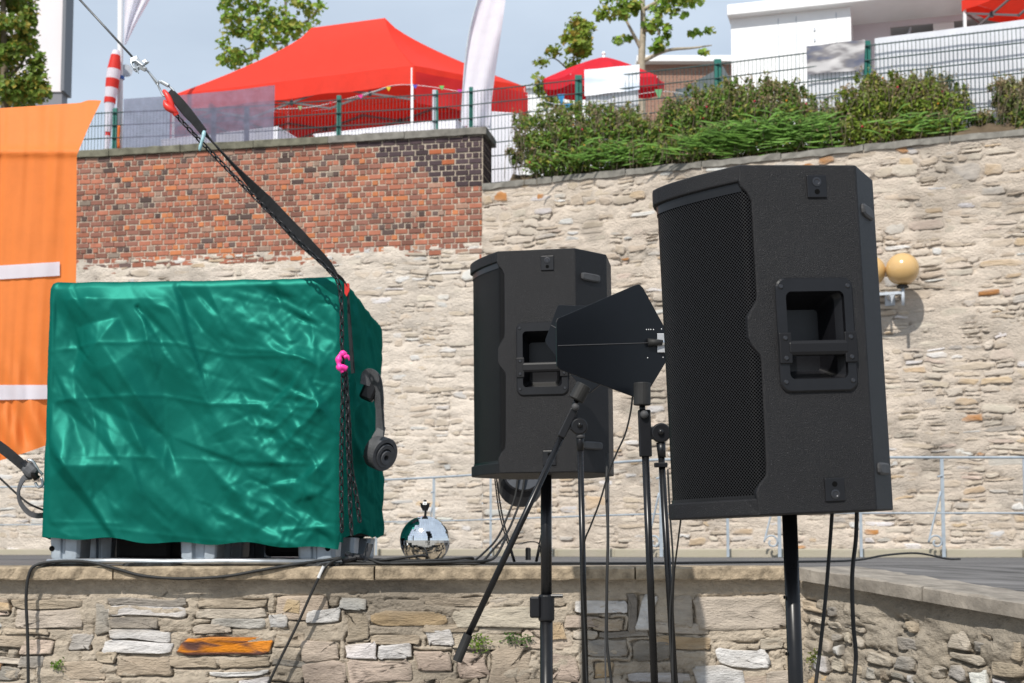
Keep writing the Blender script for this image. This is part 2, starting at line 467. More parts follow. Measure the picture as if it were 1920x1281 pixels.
def rubble(parent, O, U, Vv, Nn, u0, u1, v0, v1, wmax, hmax, dep, joint, step, mm, sm, explicit=(), palette=None, rg=None, n=10,
           rings=((1.0, -1.2), (0.96, 0.45), (0.72, 0.95), (0.35, 1.05)), rag=0.05, fill=0.85, limit=300, mcol=(0.46, 0.39, 0.305), name='stone', inside=None, groove=0.02, gw=0.008, band_top=0.0, mnoise=0.5, score=None, ins_k=0.3, mlift=0.35, streak=1.0, wash=0.3, smooth=False, ckt=0.55, cracks=0.0, pmin=3.0, pmax=6.0, stain=0.0, warp=0.0, rough=0.0):
    O, U, Vv, Nn = [np.array(list(a), float) for a in (O, U, Vv, Nn)]
    to = lambda uvd: O + np.outer(uvd[:, 0], U) + np.outer(uvd[:, 1], Vv) + np.outer(uvd[:, 2], Nn)
    def wrp(u, v, k=1.0):
        if not warp: return 0.0, 0.0
        a_ = warp * k
        return ((fbm(u / (wmax * 0.5) + 31, v / (hmax * 0.9) + 3, 3, 411) - 0.5) * a_ * 3.0 + (vnoise(u / (wmax * 0.12), v / (hmax * 0.2), 412) - 0.5) * a_ * 0.55,
                (fbm(u / (wmax * 0.45) + 7, v / (hmax * 1.1) + 9, 3, 413) - 0.5) * a_ * 2.4 + (vnoise(u / (wmax * 0.10), v / (hmax * 0.25), 414) - 0.5) * a_ * 0.4)
    cells = []
    bsp(u0, v0, u1, v1 - band_top, wmax, hmax, cells, rg)
    st = []
    for (a, b, c, d, ck) in explicit: st.append((a, b, c, d, ck, 1))
    ne = len(st)
    for (a, b, c, d) in cells:
        if rg.random() > fill: continue
        if inside is not None and not inside((a + c) / 2, (b + d) / 2): continue
        ar = (c - a) * (d - b)
        bad = False
        for (e0, e1, e2, e3, _, _) in st[:ne]:
            ov = max(0, min(c, e2) - max(a, e0)) * max(0, min(d, e3) - max(b, e1))
            if ov > 0.22 * ar: bad = True; break
        if bad: continue
        st.append((a + joint * rg.uniform(0.3, 0.8), b + joint * rg.uniform(0.3, 0.8), c - joint * rg.uniform(0.3, 0.8), d - joint * rg.uniform(0.3, 0.8), None, 0))
    # mortar sheet: a height field that laps over the stones' edges, with open cracks along some of them
    gu = np.arange(u0, u1 + step, step); gv = np.arange(v0, v1 + step, step)
    UU, VV = np.meshgrid(gu, gv)
    H = (fbm(UU / (wmax * 0.9) + 7, VV / (hmax * 0.9), 5, 3) - 0.5) * dep * 2.6 * mnoise + (fbm(UU / 0.05, VV / 0.025, 3, 9) - 0.5) * dep * 0.5 * streak + dep * mlift
    H = H + (fbm(UU / (wmax * 0.5), VV / (hmax * 0.3), 4, 23) - 0.5) * dep * 1.2 * streak
    crack = vnoise(UU / (wmax * 0.55), VV / (hmax * 0.8), 41)
    darkc = np.zeros_like(H)
    WU, WV = wrp(UU, VV); WU = WU + np.zeros_like(UU); WV = WV + np.zeros_like(UU)
    for (a, b, c, d, ck, ex) in st:
        pad = 4 * gw + warp * 2.2
        iu0, iu1 = np.searchsorted(gu, (a - pad, c + pad)); iv0, iv1 = np.searchsorted(gv, (b - pad, d + pad))
        if iu1 <= iu0 or iv1 <= iv0: continue
        su = UU[iv0:iv1, iu0:iu1] - WU[iv0:iv1, iu0:iu1]; sv = VV[iv0:iv1, iu0:iu1] - WV[iv0:iv1, iu0:iu1]
        du = np.maximum(a - su, su - c); dv = np.maximum(b - sv, sv - d)
        ds = np.maximum(du, dv) + (vnoise(su / 0.03, sv / 0.03, 5) - 0.5) * gw * 2.2
        below = np.where(sv < b + 0.35 * (d - b), 0.22, -0.10)
        g = np.exp(-(ds / gw) ** 2) * np.clip((crack[iv0:iv1, iu0:iu1] + below - ckt) * 5, 0, 1)
        H[iv0:iv1, iu0:iu1] -= g * groove
        ins = np.clip(-ds / (gw * 2), 0, 1)
        H[iv0:iv1, iu0:iu1] -= ins * dep * ins_k
        darkc[iv0:iv1, iu0:iu1] = np.maximum(darkc[iv0:iv1, iu0:iu1], g)
    if cracks:
        cn_ = fbm(UU / 0.22 + 3, VV / 0.085 + 1, 4, 201); cm = np.clip((vnoise(UU / 0.16, VV / 0.08, 202) - 0.45) * 5, 0, 1)
        H = H - np.exp(-((cn_ - 0.5) / 0.008) ** 2) * cracks * cm
        cn_ = fbm(UU / 0.12 + 13, VV / 0.10 + 5, 4, 205); cm = np.clip((vnoise(UU / 0.13, VV / 0.1, 206) - 0.5) * 5, 0, 1)
        H = H - np.exp(-((cn_ - 0.5) / 0.007) ** 2) * cracks * 0.8 * cm
    if band_top:
        k = np.clip((VV - (v1 - band_top)) / 0.03, 0, 1)
        H = H * (1 - k * 0.75)
    nv, nu = H.shape
    mesh_v = to(np.stack([UU.ravel(), VV.ravel(), H.ravel()], 1))
    idx = np.arange(nu * nv).reshape(nv, nu)
    F = np.stack([idx[:-1, :-1], idx[:-1, 1:], idx[1:, 1:], idx[1:, :-1]], -1).reshape(-1, 4)
    big = fbm(UU / 0.9, VV / 0.6, 4, 77)[..., None]
    mc = np.array(mcol) * (0.78 + 0.44 * big)
    gy = np.clip((fbm(UU / 0.5 + 3, VV / 0.4, 4, 99)[..., None] - 0.55) * 4, 0, 1)
    mc = mc * (1 - gy * 0.35) + np.array((0.33, 0.31, 0.28)) * gy * 0.35
    def stainf(u, v):
        a_ = np.clip((fbm(u / 0.55 + 11, v / 0.35 + 5, 4, 301) - 0.56) * 6, 0, 1) * stain
        return 1 - a_
    if stain: mc = mc * stainf(UU, VV)[..., None]
    if inside is not None:
        keep = inside(UU.ravel()[F].mean(1), VV.ravel()[F].mean(1)); F = F[keep]
    mo = mesh_obj('mortar', mesh_v, F.tolist(), mm, parent, smooth=True, vcol=mc.reshape(-1, 3))
    pal = palette or [('beige', 5), ('pale', 5), ('tan', 4), ('grey', 1.2), ('white', 1.5), ('ochre', 1.0), ('pink', 0.8), ('rust', 0.35), ('blue', 0.7)]
    keys = [k for k, _ in pal]; pr = np.array([w for _, w in pal], float); pr /= pr.sum()
    items = []
    for (a, b, c, d, ck, ex) in st:
        if c - a < 0.02 or d - b < 0.015: continue
        ckk = ck or keys[rg.choice(len(keys), p=pr)]
        colr = np.array(STONE_COLS[ckk]) * rg.uniform(0.82, 1.18) * (1 + rg.normal(0, 0.012, 3))
        colr = colr * (1 - wash) + np.array(mcol) * wash if ckk not in ('orange', 'white', 'rust') else colr
        dd = dep * (rg.uniform(0.35, 1.25) if not ex else rg.uniform(0.8, 1.3))
        V, Fs = stone_mesh((a + c) / 2, (b + d) / 2, c - a, d - b, dd, rg, n, rings, rag, pmin, pmax)
        wu_, wv_ = wrp(V[:, 0], V[:, 1]); V[:, 0] += wu_; V[:, 1] += wv_
        if rough:
            V[:, 2] += np.where(V[:, 2] > 0, (fbm(V[:, 0] / 0.05 + 5, V[:, 1] / 0.016, 3, 71) - 0.5) * dep * rough, 0)
        nr = len(rings)
        ed = np.concatenate([np.full(n, k) for k in ([0.75, 0.5, 0.2, 0.08, 0.0, 0.0, 0.0, 0.0][:nr])] + [[0.0]])
        ed = np.clip(ed + (vnoise(V[:, 0] / (wmax * 0.3), V[:, 1] / (hmax * 0.4), 61) - 0.55) * 0.9, 0, 0.85)[:, None] * (0.55 if ckk == 'orange' else 1)
        vc = np.clip(colr, 0.02, 0.85)[None] * (1 - ed) + np.array(mcol)[None] * 0.95 * ed
        if ckk == 'orange':
            k_ = np.clip((fbm(V[:, 0] / 0.05, V[:, 1] / 0.012, 3, 91) - 0.52 + 1.3 * np.clip((b + 0.012 - V[:, 1]) / 0.03, 0, 0.25)) * 9, 0, 1)[:, None]; vc = vc * (1 - k_) + np.array((0.16, 0.075, 0.06)) * k_
        if stain: vc = vc * stainf(V[:, 0], V[:, 1])[:, None]
        items.append(((c - a) * (d - b) * (5 if ex else 1), to(V), Fs, vc))
    if score: items.sort(key=lambda it: -score(it))
    else: items.sort(key=lambda it: -it[0])
    for it in items[:limit]:
        mesh_obj(name, it[1], it[2], sm, parent, vcol=it[3], smooth=smooth)
    if len(items) > limit:
        Vs = []; Fs = []; Cs = []; k = 0
        for it in items[limit:]:
            Vs.append(it[1]); Cs.append(it[3]); Fs += [[i + k for i in f] for f in it[2]]; k += len(it[1])
        o = mesh_obj('small_stones', np.concatenate(Vs), Fs, sm, parent, vcol=np.concatenate(Cs), smooth=smooth); o['kind'] = 'stuff'
    return mo

# ------------------------------------------------------------------ setting: levels of ground
ZT = EYE - 0.066                   # terrace top
YF = 5.40                          # front edge of the terrace cap
C0 = P(1497, 1062, YF); C0.z = ZT  # terrace corner
WD = Vector((0.514, -0.858, -0.1)) # run of the sloping wing, towards the camera
WP = Vector((0.858, 0.514, 0))     # across it
J = Vector(P(905, 345, 19.4)); ZS = J.z            # foot of brick pier / stone wall top height
DL = Vector((P(145, 285, 20.6) - P(905, 240, 19.4))); DL.z = 0; DL.normalize()
DR = Vector((P(1920, 240, 16.8) - P(905, 345, 19.4))); DR.z = 0; DR.normalize()
NL = Vector((DL.y, -DL.x, 0));  NL = NL if NL.y < 0 else -NL
NR = Vector((-DR.y, DR.x, 0));  NR = NR if NR.y < 0 else -NR
ZB = P(500, 262, 20.0).z           # top of the brick wall's coping
J0 = Vector((J.x, J.y, 0))

mb = MB(); mb.add([(-150, -120, 0), (150, -120, 0), (150, 300, 0), (-150, 300, 0)], [(0, 1, 2, 3)])
tag(mb.build('ground', M['ground']), kind='structure')
# terrace floor
far = P(2600, 1044, 12.2); fl = P(-400, 1040, 17.5)
poly = [(-9, YF + 0.30, ZT - 0.004), (C0.x - 0.1, YF + 0.30, ZT - 0.004), (C0.x + WP.x * 0.3, C0.y + WP.y * 0.3, ZT - 0.004), (C0.x + WP.x * 12, C0.y + WP.y * 12, ZT - 0.004), (14, 22, ZT - 0.004), (-12, 22, ZT - 0.004)]
mb = MB(); mb.add(poly, [tuple(range(len(poly)))])
tag(mb.build('terrace_floor', M['paving']), kind='structure')
# sloping wing surface (own sheet, a fold in the terrace)
mb = MB()
a = C0 + WP * 0.3; b = a + WD * 3.2
mb.add([a, C0 + WP * 12, C0 + WP * 12 + WD * 3.2, b], [(0, 1, 2, 3)])
for v in mb.V: v[:, 2] -= 0.004
tag(mb.build('ramp_floor', M['paving']), kind='structure')
# upper plaza behind the high wall
pl = [J0 + DL * 9 - NL * 0.55, J0 - NL * 0.55 - NR * 0.1, J0 + DR * 12 - NR * 0.55, Vector((40, 40, 0)), Vector((40, 120, 0)), Vector((-60, 120, 0)), Vector((-60, 30, 0))]
mb = MB(); mb.add([(p.x, p.y, ZS - 0.12) for p in pl], [tuple(range(len(pl)))])
tag(mb.build('plaza_ground', M['ground']), kind='structure')

# ------------------------------------------------------------------ front retaining wall (near)
YW = YF + 0.055
def fx(px): return (px - 960) / F_PX * YW
def fz(py): return P(960, py, YW).z
def ex(px0, py0, px1, py1, c): return (fx(px0), fz(py1), fx(px1), fz(py0), c)
EXP = [ex(203, 1121, 353, 1134, 'grey'), ex(205, 1134, 352, 1154, 'white'), ex(213, 1157, 297, 1179, 'dark'), ex(212, 1181, 322, 1201, 'white'), ex(203, 1202, 330, 1226, 'white'),
       ex(342, 1196, 512, 1227, 'orange'), ex(140, 1184, 182, 1218, 'blue'), ex(183, 1133, 211, 1186, 'grey'), ex(25, 1123, 158, 1138, 'tan'), ex(30, 1140, 160, 1176, 'pale'),
       ex(367, 1143, 500, 1160, 'pale'), ex(372, 1126, 500, 1141, 'beige'), ex(400, 1161, 498, 1179, 'blue'), ex(505, 1153, 536, 1178, 'white'), ex(575, 1141, 640, 1165, 'white'), ex(535, 1122, 565, 1150, 'ochre'),
       ex(570, 1202, 640, 1240, 'pink'), ex(572, 1242, 650, 1281, 'pink'), ex(652, 1206, 705, 1235, 'white'), ex(655, 1238, 770, 1281, 'pink'), ex(708, 1212, 772, 1236, 'white'),
       ex(695, 1146, 842, 1174, 'ochre'), ex(850, 1141, 1020, 1178, 'pale'), ex(802, 1181, 850, 1211, 'white'), ex(922, 1212, 990, 1290, 'beige'), ex(1022, 1226, 1080, 1277, 'pink'),
       ex(1075, 1126, 1172, 1150, 'white'), ex(1175, 1116, 1192, 1186, 'dark'), ex(1195, 1117, 1226, 1186, 'white'), ex(1022, 1170, 1056, 1200, 'ochre'), ex(860, 1225, 915, 1272, 'pink'), ex(776, 1222, 850, 1262, 'pink'),
       ex(1303, 1117, 1472, 1182, 'pale'), ex(1342, 1216, 1440, 1250, 'white'), ex(1296, 1252, 1385, 1290, 'white'), ex(1425, 1258, 1476, 1290, 'pale'), ex(1262, 1117, 1298, 1176, 'pale'),
       ex(0, 1128, 22, 1146, 'ochre'), ex(50, 1200, 105, 1225, 'pink'), ex(45, 1228, 88, 1250, 'grey'), ex(-10, 1235, 14, 1262, 'rust'), ex(120, 1100 + 140, 205, 1275, 'tan'), ex(230, 1232, 330, 1268, 'tan'),
       ex(640, 1120, 690, 1142, 'white'), ex(650, 1150, 690, 1200, 'tan'), ex(1110, 1160, 1165, 1182, 'tan'), ex(1100, 1200, 1170, 1232, 'grey'), ex(1180, 1205, 1255, 1240, 'dark'), ex(1110, 1215 + 30, 1145, 1240 + 30, 'ochre')]
fw = thing('retaining_wall', 'low rubble wall with sandstone cap slabs along the terrace edge in front', 'wall', (0, YW, 0))
rubble(fw, (0, YW, 0), (1, 0, 0), (0, 0, 1), (0, -1, 0), fx(-60), C0.x + 0.06, fz(1330), ZT - 0.052, 0.30, 0.095, 0.0085, 0.010, 0.0052, M['mortar_near'], M['stone_near'], EXP,
       rg=np.random.default_rng(11), n=24, rings=((1.0, -2.0), (0.995, 0.6), (0.965, 1.0), (0.82, 1.0), (0.62, 1.0), (0.4, 1.0), (0.2, 1.0)), rag=0.04, fill=0.82, warp=0.013, rough=1.6, limit=280, band_top=0.062, groove=0.030, gw=0.0034, ins_k=0.5, mlift=0.62, mnoise=1.2, smooth=True, wash=0.3, ckt=0.47, cracks=0.014, pmin=5.0, pmax=11.0, stain=0.38,
       palette=[('beige', 5), ('tan', 2), ('pale', 5), ('pink', 1.4), ('white', 2.2), ('grey', 0.9), ('ochre', 0.7), ('dark', 0.2)], mcol=(0.52, 0.445, 0.355))
# cap slabs
edges = [-120, 215, 703, 1190, 1497]
CT = 0.052
slabs = []
for i in range(len(edges) - 1):
    x0 = (edges[i] - 960) / F_PX * YF + 0.0035; x1 = (edges[i + 1] - 960) / F_PX * YF - 0.0035
    if i == 3: x1 = C0.x - 0.002
    mb = MB(); n = 26
    V = []; 
    prof = [(YF + 0.004, ZT - CT), (YF, ZT - CT + 0.006), (YF, ZT - 0.008), (YF + 0.008, ZT), (YF + 0.31, ZT + 0.001), (YF + 0.31, ZT - CT)]
    for k in range(n + 1):
        x = x0 + (x1 - x0) * k / n
        for q, (yy, zz) in enumerate(prof):
            j = (rng.normal(0, 0.0018) if q < 4 else 0)
            V.append((x, yy + j, zz + (rng.normal(0, 0.0012) if 1 < q < 4 else 0)))
    m_ = len(prof); F = []
    for k in range(n):
        for q in range(m_):
            q2 = (q + 1) % m_
            F.append((k * m_ + q, (k + 1) * m_ + q, (k + 1) * m_ + q2, k * m_ + q2))
    F.append(tuple(range(m_ - 1, -1, -1))); F.append(tuple(n * m_ + q for q in range(m_)))
    mb.add(V, F); mb.build('cap_slab', M['slab'], fw, smooth=False)

# wing wall on the right, running down towards the camera
wg = thing('sloping_wing_wall', 'rubble wing wall with sloping grey cap coming forward at right', 'wall', (C0.x, C0.y, 0))
NW = Vector((-0.858, -0.514, 0))
rubble(wg, C0 - NW * 0.05 + Vector((0, 0, -0.052)), WD, (0, 0, 1), NW, -0.06, 2.6, -0.62, 0, 0.16, 0.10, 0.015, 0.016, 0.0065, M['mortar_near'], M['stone_near'], (),
       rg=np.random.default_rng(21), n=13, rings=((1.0, -1.8), (0.985, 0.4), (0.92, 0.95), (0.75, 1.0), (0.5, 1.0), (0.25, 1.0)), rag=0.05, fill=0.8, warp=0.012, rough=1.4, smooth=True, limit=140, band_top=0.075, groove=0.03, gw=0.008,
       palette=[('pale', 4), ('white', 2), ('grey', 3), ('blue', 2), ('tan', 3), ('ochre', 0.8)], mcol=(0.40, 0.345, 0.275), mnoise=1.4, cracks=0.016, stain=0.4, mlift=0.5, pmin=4, pmax=9)
for i, (a0, a1) in enumerate(((0.0, 0.62), (0.625, 1.4), (1.405, 2.6))):
    V = []; F = []; n = 16
    prof = [(0.0, -CT), (-0.003, -0.006), (0.006, 0.0), (0.31, 0.0), (0.31, -CT)]
    for k in range(n + 1):
        t = a0 + (a1 - a0) * k / n
        for (o_, z_) in prof:
            p = C0 + WD * t - NW * o_ + Vector((0, 0, z_))
            j = rng.normal(0, 0.0025)
            V.append(p + NW * (j if o_ < 0.1 else 0) + Vector((0, 0, rng.normal(0, 0.0015) if -0.03 < z_ else 0)))
    m_ = len(prof)
    for k in range(n):
        for q in range(m_):
            q2 = (q + 1) % m_
            F.append((k * m_ + q, (k + 1) * m_ + q, (k + 1) * m_ + q2, k * m_ + q2))
    F.append(tuple(range(m_ - 1, -1, -1))); F.append(tuple(n * m_ + q for q in range(m_)))
    mb = MB(); mb.add([list(v) for v in V], F); mb.build('cap_slab', M['slab_grey'], wg)

# ------------------------------------------------------------------ high wall behind
sw = thing('stone_wall', 'high pale rubble stone retaining wall rising behind the railing', 'wall', (J0.x, J0.y, 1.4))
ZBR = P(880, 479, 19.44).z          # where brick starts above stone
PALF = [('beige', 5), ('pale', 7), ('tan', 2), ('grey', 0.35), ('white', 1.6), ('ochre', 1.1), ('pink', 1.0), ('rust', 0.14), ('blue', 0.9)]
FR = ((1.0, -1.0), (0.95, 0.4), (0.72, 0.95), (0.35, 1.05))
LR = 8.4
def topx(px, py, Y): pass
def rx(px, py):  # photo pixel to (u, v) on the right hand wall
    d = P(px, py, 10) - Vector((0, 0, EYE))
    # solve J0 + DR*u = d.xy * k
    det = DR.x * (-d.y) - DR.y * (-d.x)
    u = (-J0.x * (-d.y) + J0.y * (-d.x)) / det
    k = (J0.x + DR.x * u) / d.x if abs(d.x) > 1e-6 else (J0.y + DR.y * u) / d.y
    return u, EYE + d.z * k
def exr(px0, py0, px1, py1, c):
    a = rx(px0, py1); b = rx(px1, py0); return (a[0], a[1], b[0], b[1], c)
EXR = [exr(1505, 305, 1530, 318, 'rust'), exr(1535, 292, 1565, 308, 'rust'), exr(1674, 267, 1704, 287, 'rust'), exr(1845, 303, 1880, 328, 'ochre'), exr(1684, 292, 1710, 318, 'ochre'), exr(1790, 305, 1840, 340, 'blue'),
       exr(926, 360, 952, 380, 'rust'), exr(905, 365, 922, 384, 'ochre'), exr(976, 340, 1000, 352, 'ochre'), exr(1008, 362, 1022, 374, 'rust'), exr(1180, 358, 1210, 375, 'ochre'), exr(1836, 484, 1925, 502, 'ochre'), exr(1690, 688, 1735, 702, 'ochre'), exr(1795, 708, 1838, 720, 'ochre'),
       exr(1800, 775, 1840, 792, 'rust'), exr(1000, 390, 1035, 404, 'white'), exr(1048, 408, 1078, 425, 'white'), exr(980, 410, 1012, 428, 'pale'), exr(1068, 362, 1090, 388, 'beige'), exr(1095, 930, 1140, 955, 'ochre'), exr(1062, 340, 1085, 356, 'tan')]
rubble(sw, J0, DR, (0, 0, 1), NR, 0.0, LR, 1.35, ZS - 0.09, 0.46, 0.15, 0.013, 0.02, 0.028, M['mortar'], M['stone'], EXR, PALF, np.random.default_rng(31), n=10, rings=FR, rag=0.07, fill=0.85, limit=185,
       mcol=(0.62, 0.535, 0.45), groove=0.045, gw=0.012, ins_k=0.2, mlift=0.6, mnoise=1.2, ckt=0.66, warp=0.03, stain=0.28, wash=0.4, pmin=2.6, pmax=6)
rubble(sw, J0, DL, (0, 0, 1), NL, 0.0, 8.0, 1.35, ZBR + 0.16, 0.46, 0.14, 0.012, 0.02, 0.028, M['mortar'], M['stone'], (), [('pale', 6), ('beige', 5), ('white', 2), ('tan', 2), ('ochre', 0.4)], np.random.default_rng(32), n=10, rings=FR, rag=0.07, fill=0.75, limit=110,
       mcol=(0.70, 0.62, 0.535), groove=0.04, gw=0.012, ins_k=0.2, mlift=0.6, mnoise=1.2, ckt=0.68, warp=0.03, stain=0.2, wash=0.4, pmin=2.6, pmax=6)
# coping of the stone wall
for i in range(8):
    a0 = i * 1.06 + 0.004; a1 = a0 + 1.05
    V = []; F = []; n = 8
    prof = [(0.035, -0.09), (0.03, -0.004), (-0.4, 0.0), (-0.4, -0.09)]
    for k in range(n + 1):
        p = J0 + DR * (a0 + (a1 - a0) * k / n)
        for (o_, z_) in prof:
            V.append(p + NR * (o_ + rng.normal(0, 0.006)) + Vector((0, 0, ZS + z_ + rng.normal(0, 0.006))))
    for k in range(n):
        for q in range(4):
            F.append((k * 4 + q, (k + 1) * 4 + q, (k + 1) * 4 + (q + 1) % 4, k * 4 + (q + 1) % 4))
    F.append((3, 2, 1, 0)); F.append(tuple(n * 4 + q for q in range(4)))
    MB().add([list(v) for v in V], F).build('coping_stone', M['coping_grey'], sw)

# planting bed behind the coping
V = []; n = 90
for k in range(n + 1):
    p = J0 + DR * (0.25 + 8.2 * k / n)
    for (o_, z_) in ((-0.40, -0.1), (-0.41, 0.13), (-0.55, 0.24), (-0.8, 0.2), (-1.0, -0.12)):
        V.append(list(p + NR * (o_ + rng.normal(0, 0.02)) + Vector((0, 0, ZS + z_ + rng.normal(0, 0.025)))))
F = [(k * 5 + q, (k + 1) * 5 + q, (k + 1) * 5 + q + 1, k * 5 + q + 1) for k in range(n) for q in range(4)]
tag(MB().add(V, F).build('planting_soil', M['soil'], None, smooth=True, fixn=False), kind='structure')
# brick part
bw = thing('brick_wall', 'red and purple brick wall on the stone wall, left of the shrubs', 'wall', (J0.x, J0.y, ZBR))
ZCB = ZB - 0.115
BT = 0.62                           # thickness of the brick wall
V = [J0 + DL * 8 + Vector((0, 0, ZBR + 0.1)), J0 + Vector((0, 0, ZBR + 0.1)), J0 + Vector((0, 0, ZCB)), J0 + DL * 8 + Vector((0, 0, ZCB)),
     J0 - NL * BT + Vector((0, 0, ZBR + 0.1)), J0 - NL * BT + Vector((0, 0, ZCB))]
mb = MB(); mb.add([list(v - NL * 0.004) for v in V[:4]] + [list(v) for v in V[4:]], [(0, 1, 2, 3), (1, 4, 5, 2)])
mb.C = [(0.60, 0.51, 0.41)] * 2
mb.build('mortar', M['mortar'], bw, colattr=True, fixn=False)
CO = 0.0816
nrow = int((ZCB - ZBR) / CO)
def brick_proto(L):
    h = CO - 0.015; b = 0.004
    V = [(-L/2, -h/2, -0.05), (L/2, -h/2, -0.05), (L/2, h/2, -0.05), (-L/2, h/2, -0.05), (-L/2, -h/2, 0.004), (L/2, -h/2, 0.004), (L/2, h/2, 0.004), (-L/2, h/2, 0.004),
         (-L/2+b, -h/2+b, 0.008), (L/2-b, -h/2+b, 0.008), (L/2-b, h/2-b, 0.008), (-L/2+b, h/2-b, 0.008)]
    F = [(0, 1, 5, 4), (1, 2, 6, 5), (2, 3, 7, 6), (3, 0, 4, 7), (4, 5, 9, 8), (5, 6, 10, 9), (6, 7, 11, 10), (7, 4, 8, 11), (8, 9, 10, 11)]
    return V, F
PITCH = 0.198
KIN = {}
def brick_mesh(kind):
    if kind not in KIN:
        V, F = brick_proto({'s': PITCH, 'h': PITCH / 2, 'q': PITCH / 4}[kind] - 0.016)
        me = bpy.data.meshes.new('brick'); me.from_pydata(V, [], F)
        at = me.color_attributes.new('Col', 'FLOAT_COLOR', 'CORNER')
        at.data.foreach_set('color', np.ones(len(me.loops) * 4))
        me.materials.append(M['brick']); KIN[kind] = me
    return KIN[kind]
bricks = []
brg = np.random.default_rng(5)
def brick_col(u, z):
    t = (ZCB - z)
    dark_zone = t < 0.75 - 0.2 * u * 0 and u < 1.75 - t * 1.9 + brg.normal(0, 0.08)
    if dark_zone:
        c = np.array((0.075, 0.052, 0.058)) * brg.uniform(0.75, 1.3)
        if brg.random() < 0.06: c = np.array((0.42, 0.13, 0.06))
    else:
        k = brg.random(); sh_ = float(fbm(np.array(u / 1.1), np.array(z / 0.35), 3, 17)); k = k * 0.8 + (sh_ - 0.25) * 0.45
        if k < 0.17: c = np.array((0.125, 0.085, 0.076)) * brg.uniform(0.7, 1.3)
        elif k < 0.46: c = np.array((0.255, 0.118, 0.088)) * brg.uniform(0.8, 1.2)
        elif k < 0.86: c = np.array((0.40, 0.155, 0.10)) * brg.uniform(0.8, 1.15)
        else: c = np.array((0.52, 0.19, 0.085)) * brg.uniform(0.85, 1.1)
        if brg.random() < 0.06: c = c * 0.55 + np.array((0.4, 0.33, 0.26)) * 0.45
    return c
for r_ in range(nrow + 1):
    z = ZCB - CO * (r_ + 0.5)
    head = r_ % 2 == 1
    L = PITCH / 2 if head else PITCH
    u = 0.004 + (PITCH * 0.25 if head else 0) - PITCH * 0.0
    if head: bricks.append((0.004 + PITCH * 0.0 + PITCH / 8, z, 'q', brick_col(0, z), 'f', 0))
    if not head and r_ % 4 == 2: u += PITCH / 2 if False else 0.0
    first = True
    while u < 6.45:
        LL = L
        if not head and brg.random() < 0.05: LL = PITCH / 2
        zj = z + brg.normal(0, 0.0025)
        edge = ZBR + 0.05 * math.sin(u * 1.9) + 0.03 * math.sin(u * 5)
        if z > edge: bricks.append((u + LL / 2 + brg.normal(0, 0.003), zj, 's' if LL == PITCH else 'h', brick_col(u, z), 'f', brg.normal(0, 0.0025)))
        u += LL
    # end face of the pier
    if z > ZS - 0.1:
        w = 0.004
        while w < BT - 0.05:
            LL = PITCH if (r_ % 2 == 1 and w + PITCH < BT) else PITCH / 2
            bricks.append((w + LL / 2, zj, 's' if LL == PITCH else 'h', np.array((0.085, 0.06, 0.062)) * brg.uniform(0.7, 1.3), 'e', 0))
            w += LL
def brick_place(b):
    u, z, k, c, face, d = b
    if face == 'f':
        loc = J0 + DL * u + NL * d + Vector((0, 0, z)); X, N_ = -DL, NL
    else:
        loc = J0 - NL * u - DL * (0.0 + d) + Vector((0, 0, z)); X, N_ = -NL, -DL
    rot = Matrix((X, Vector((0, 0, 1)), N_)).transposed()
    return loc, rot
bricks.sort(key=lambda b: (-(b[2] == 's'), b[0]))
mbs = MB()
for i, b in enumerate(bricks):
    loc, rot = brick_place(b)
    if i < 300:
        o = bpy.data.objects.new('brick', brick_mesh(b[2])); COL.objects.link(o)
        o.parent = bw; o.location = loc - wloc(bw); o.rotation_euler = rot.to_euler(); o.color = (*b[3], 1)
    else:
        V, F = brick_proto({'s': PITCH, 'h': PITCH / 2, 'q': PITCH / 4}[b[2]] - 0.016)
        Vw = (np.array(rot) @ np.array(V).T).T + np.array(loc)
        mbs.add(Vw, F, b[3])
o = mbs.build('brickwork', M['brick'], bw, colattr=True, fixn=False); o['kind'] = 'stuff'
# coping slabs of the brick wall (two tones, chipped)
for i in range(7):
    a0 = i * 1.15 - (0.06 if i == 0 else 0); a1 = (i + 1) * 1.15 - 0.008
    V = []; F = []; n = 8
    prof = [(0.05, -0.11), (0.055, -0.012), (0.03, 0.0), (-BT - 0.05, 0.0), (-BT - 0.05, -0.11)]
    for k in range(n + 1):
        p = J0 + DL * (a0 + (a1 - a0) * k / n)
        for (o_, z_) in prof:
            V.append(p + NL * (o_ + rng.normal(0, 0.004)) + Vector((0, 0, ZB + z_ + rng.normal(0, 0.004))))
    m_ = 5
    for k in range(n):
        for q in range(m_):
            F.append((k * m_ + q, (k + 1) * m_ + q, (k + 1) * m_ + (q + 1) % m_, k * m_ + (q + 1) % m_))
    F.append(tuple(range(m_ - 1, -1, -1))); F.append(tuple(n * m_ + q for q in range(m_)))
    MB().add([list(v) for v in V], F).build('coping_slab', M['coping_grey'] if i < 2 else M['coping'], bw)

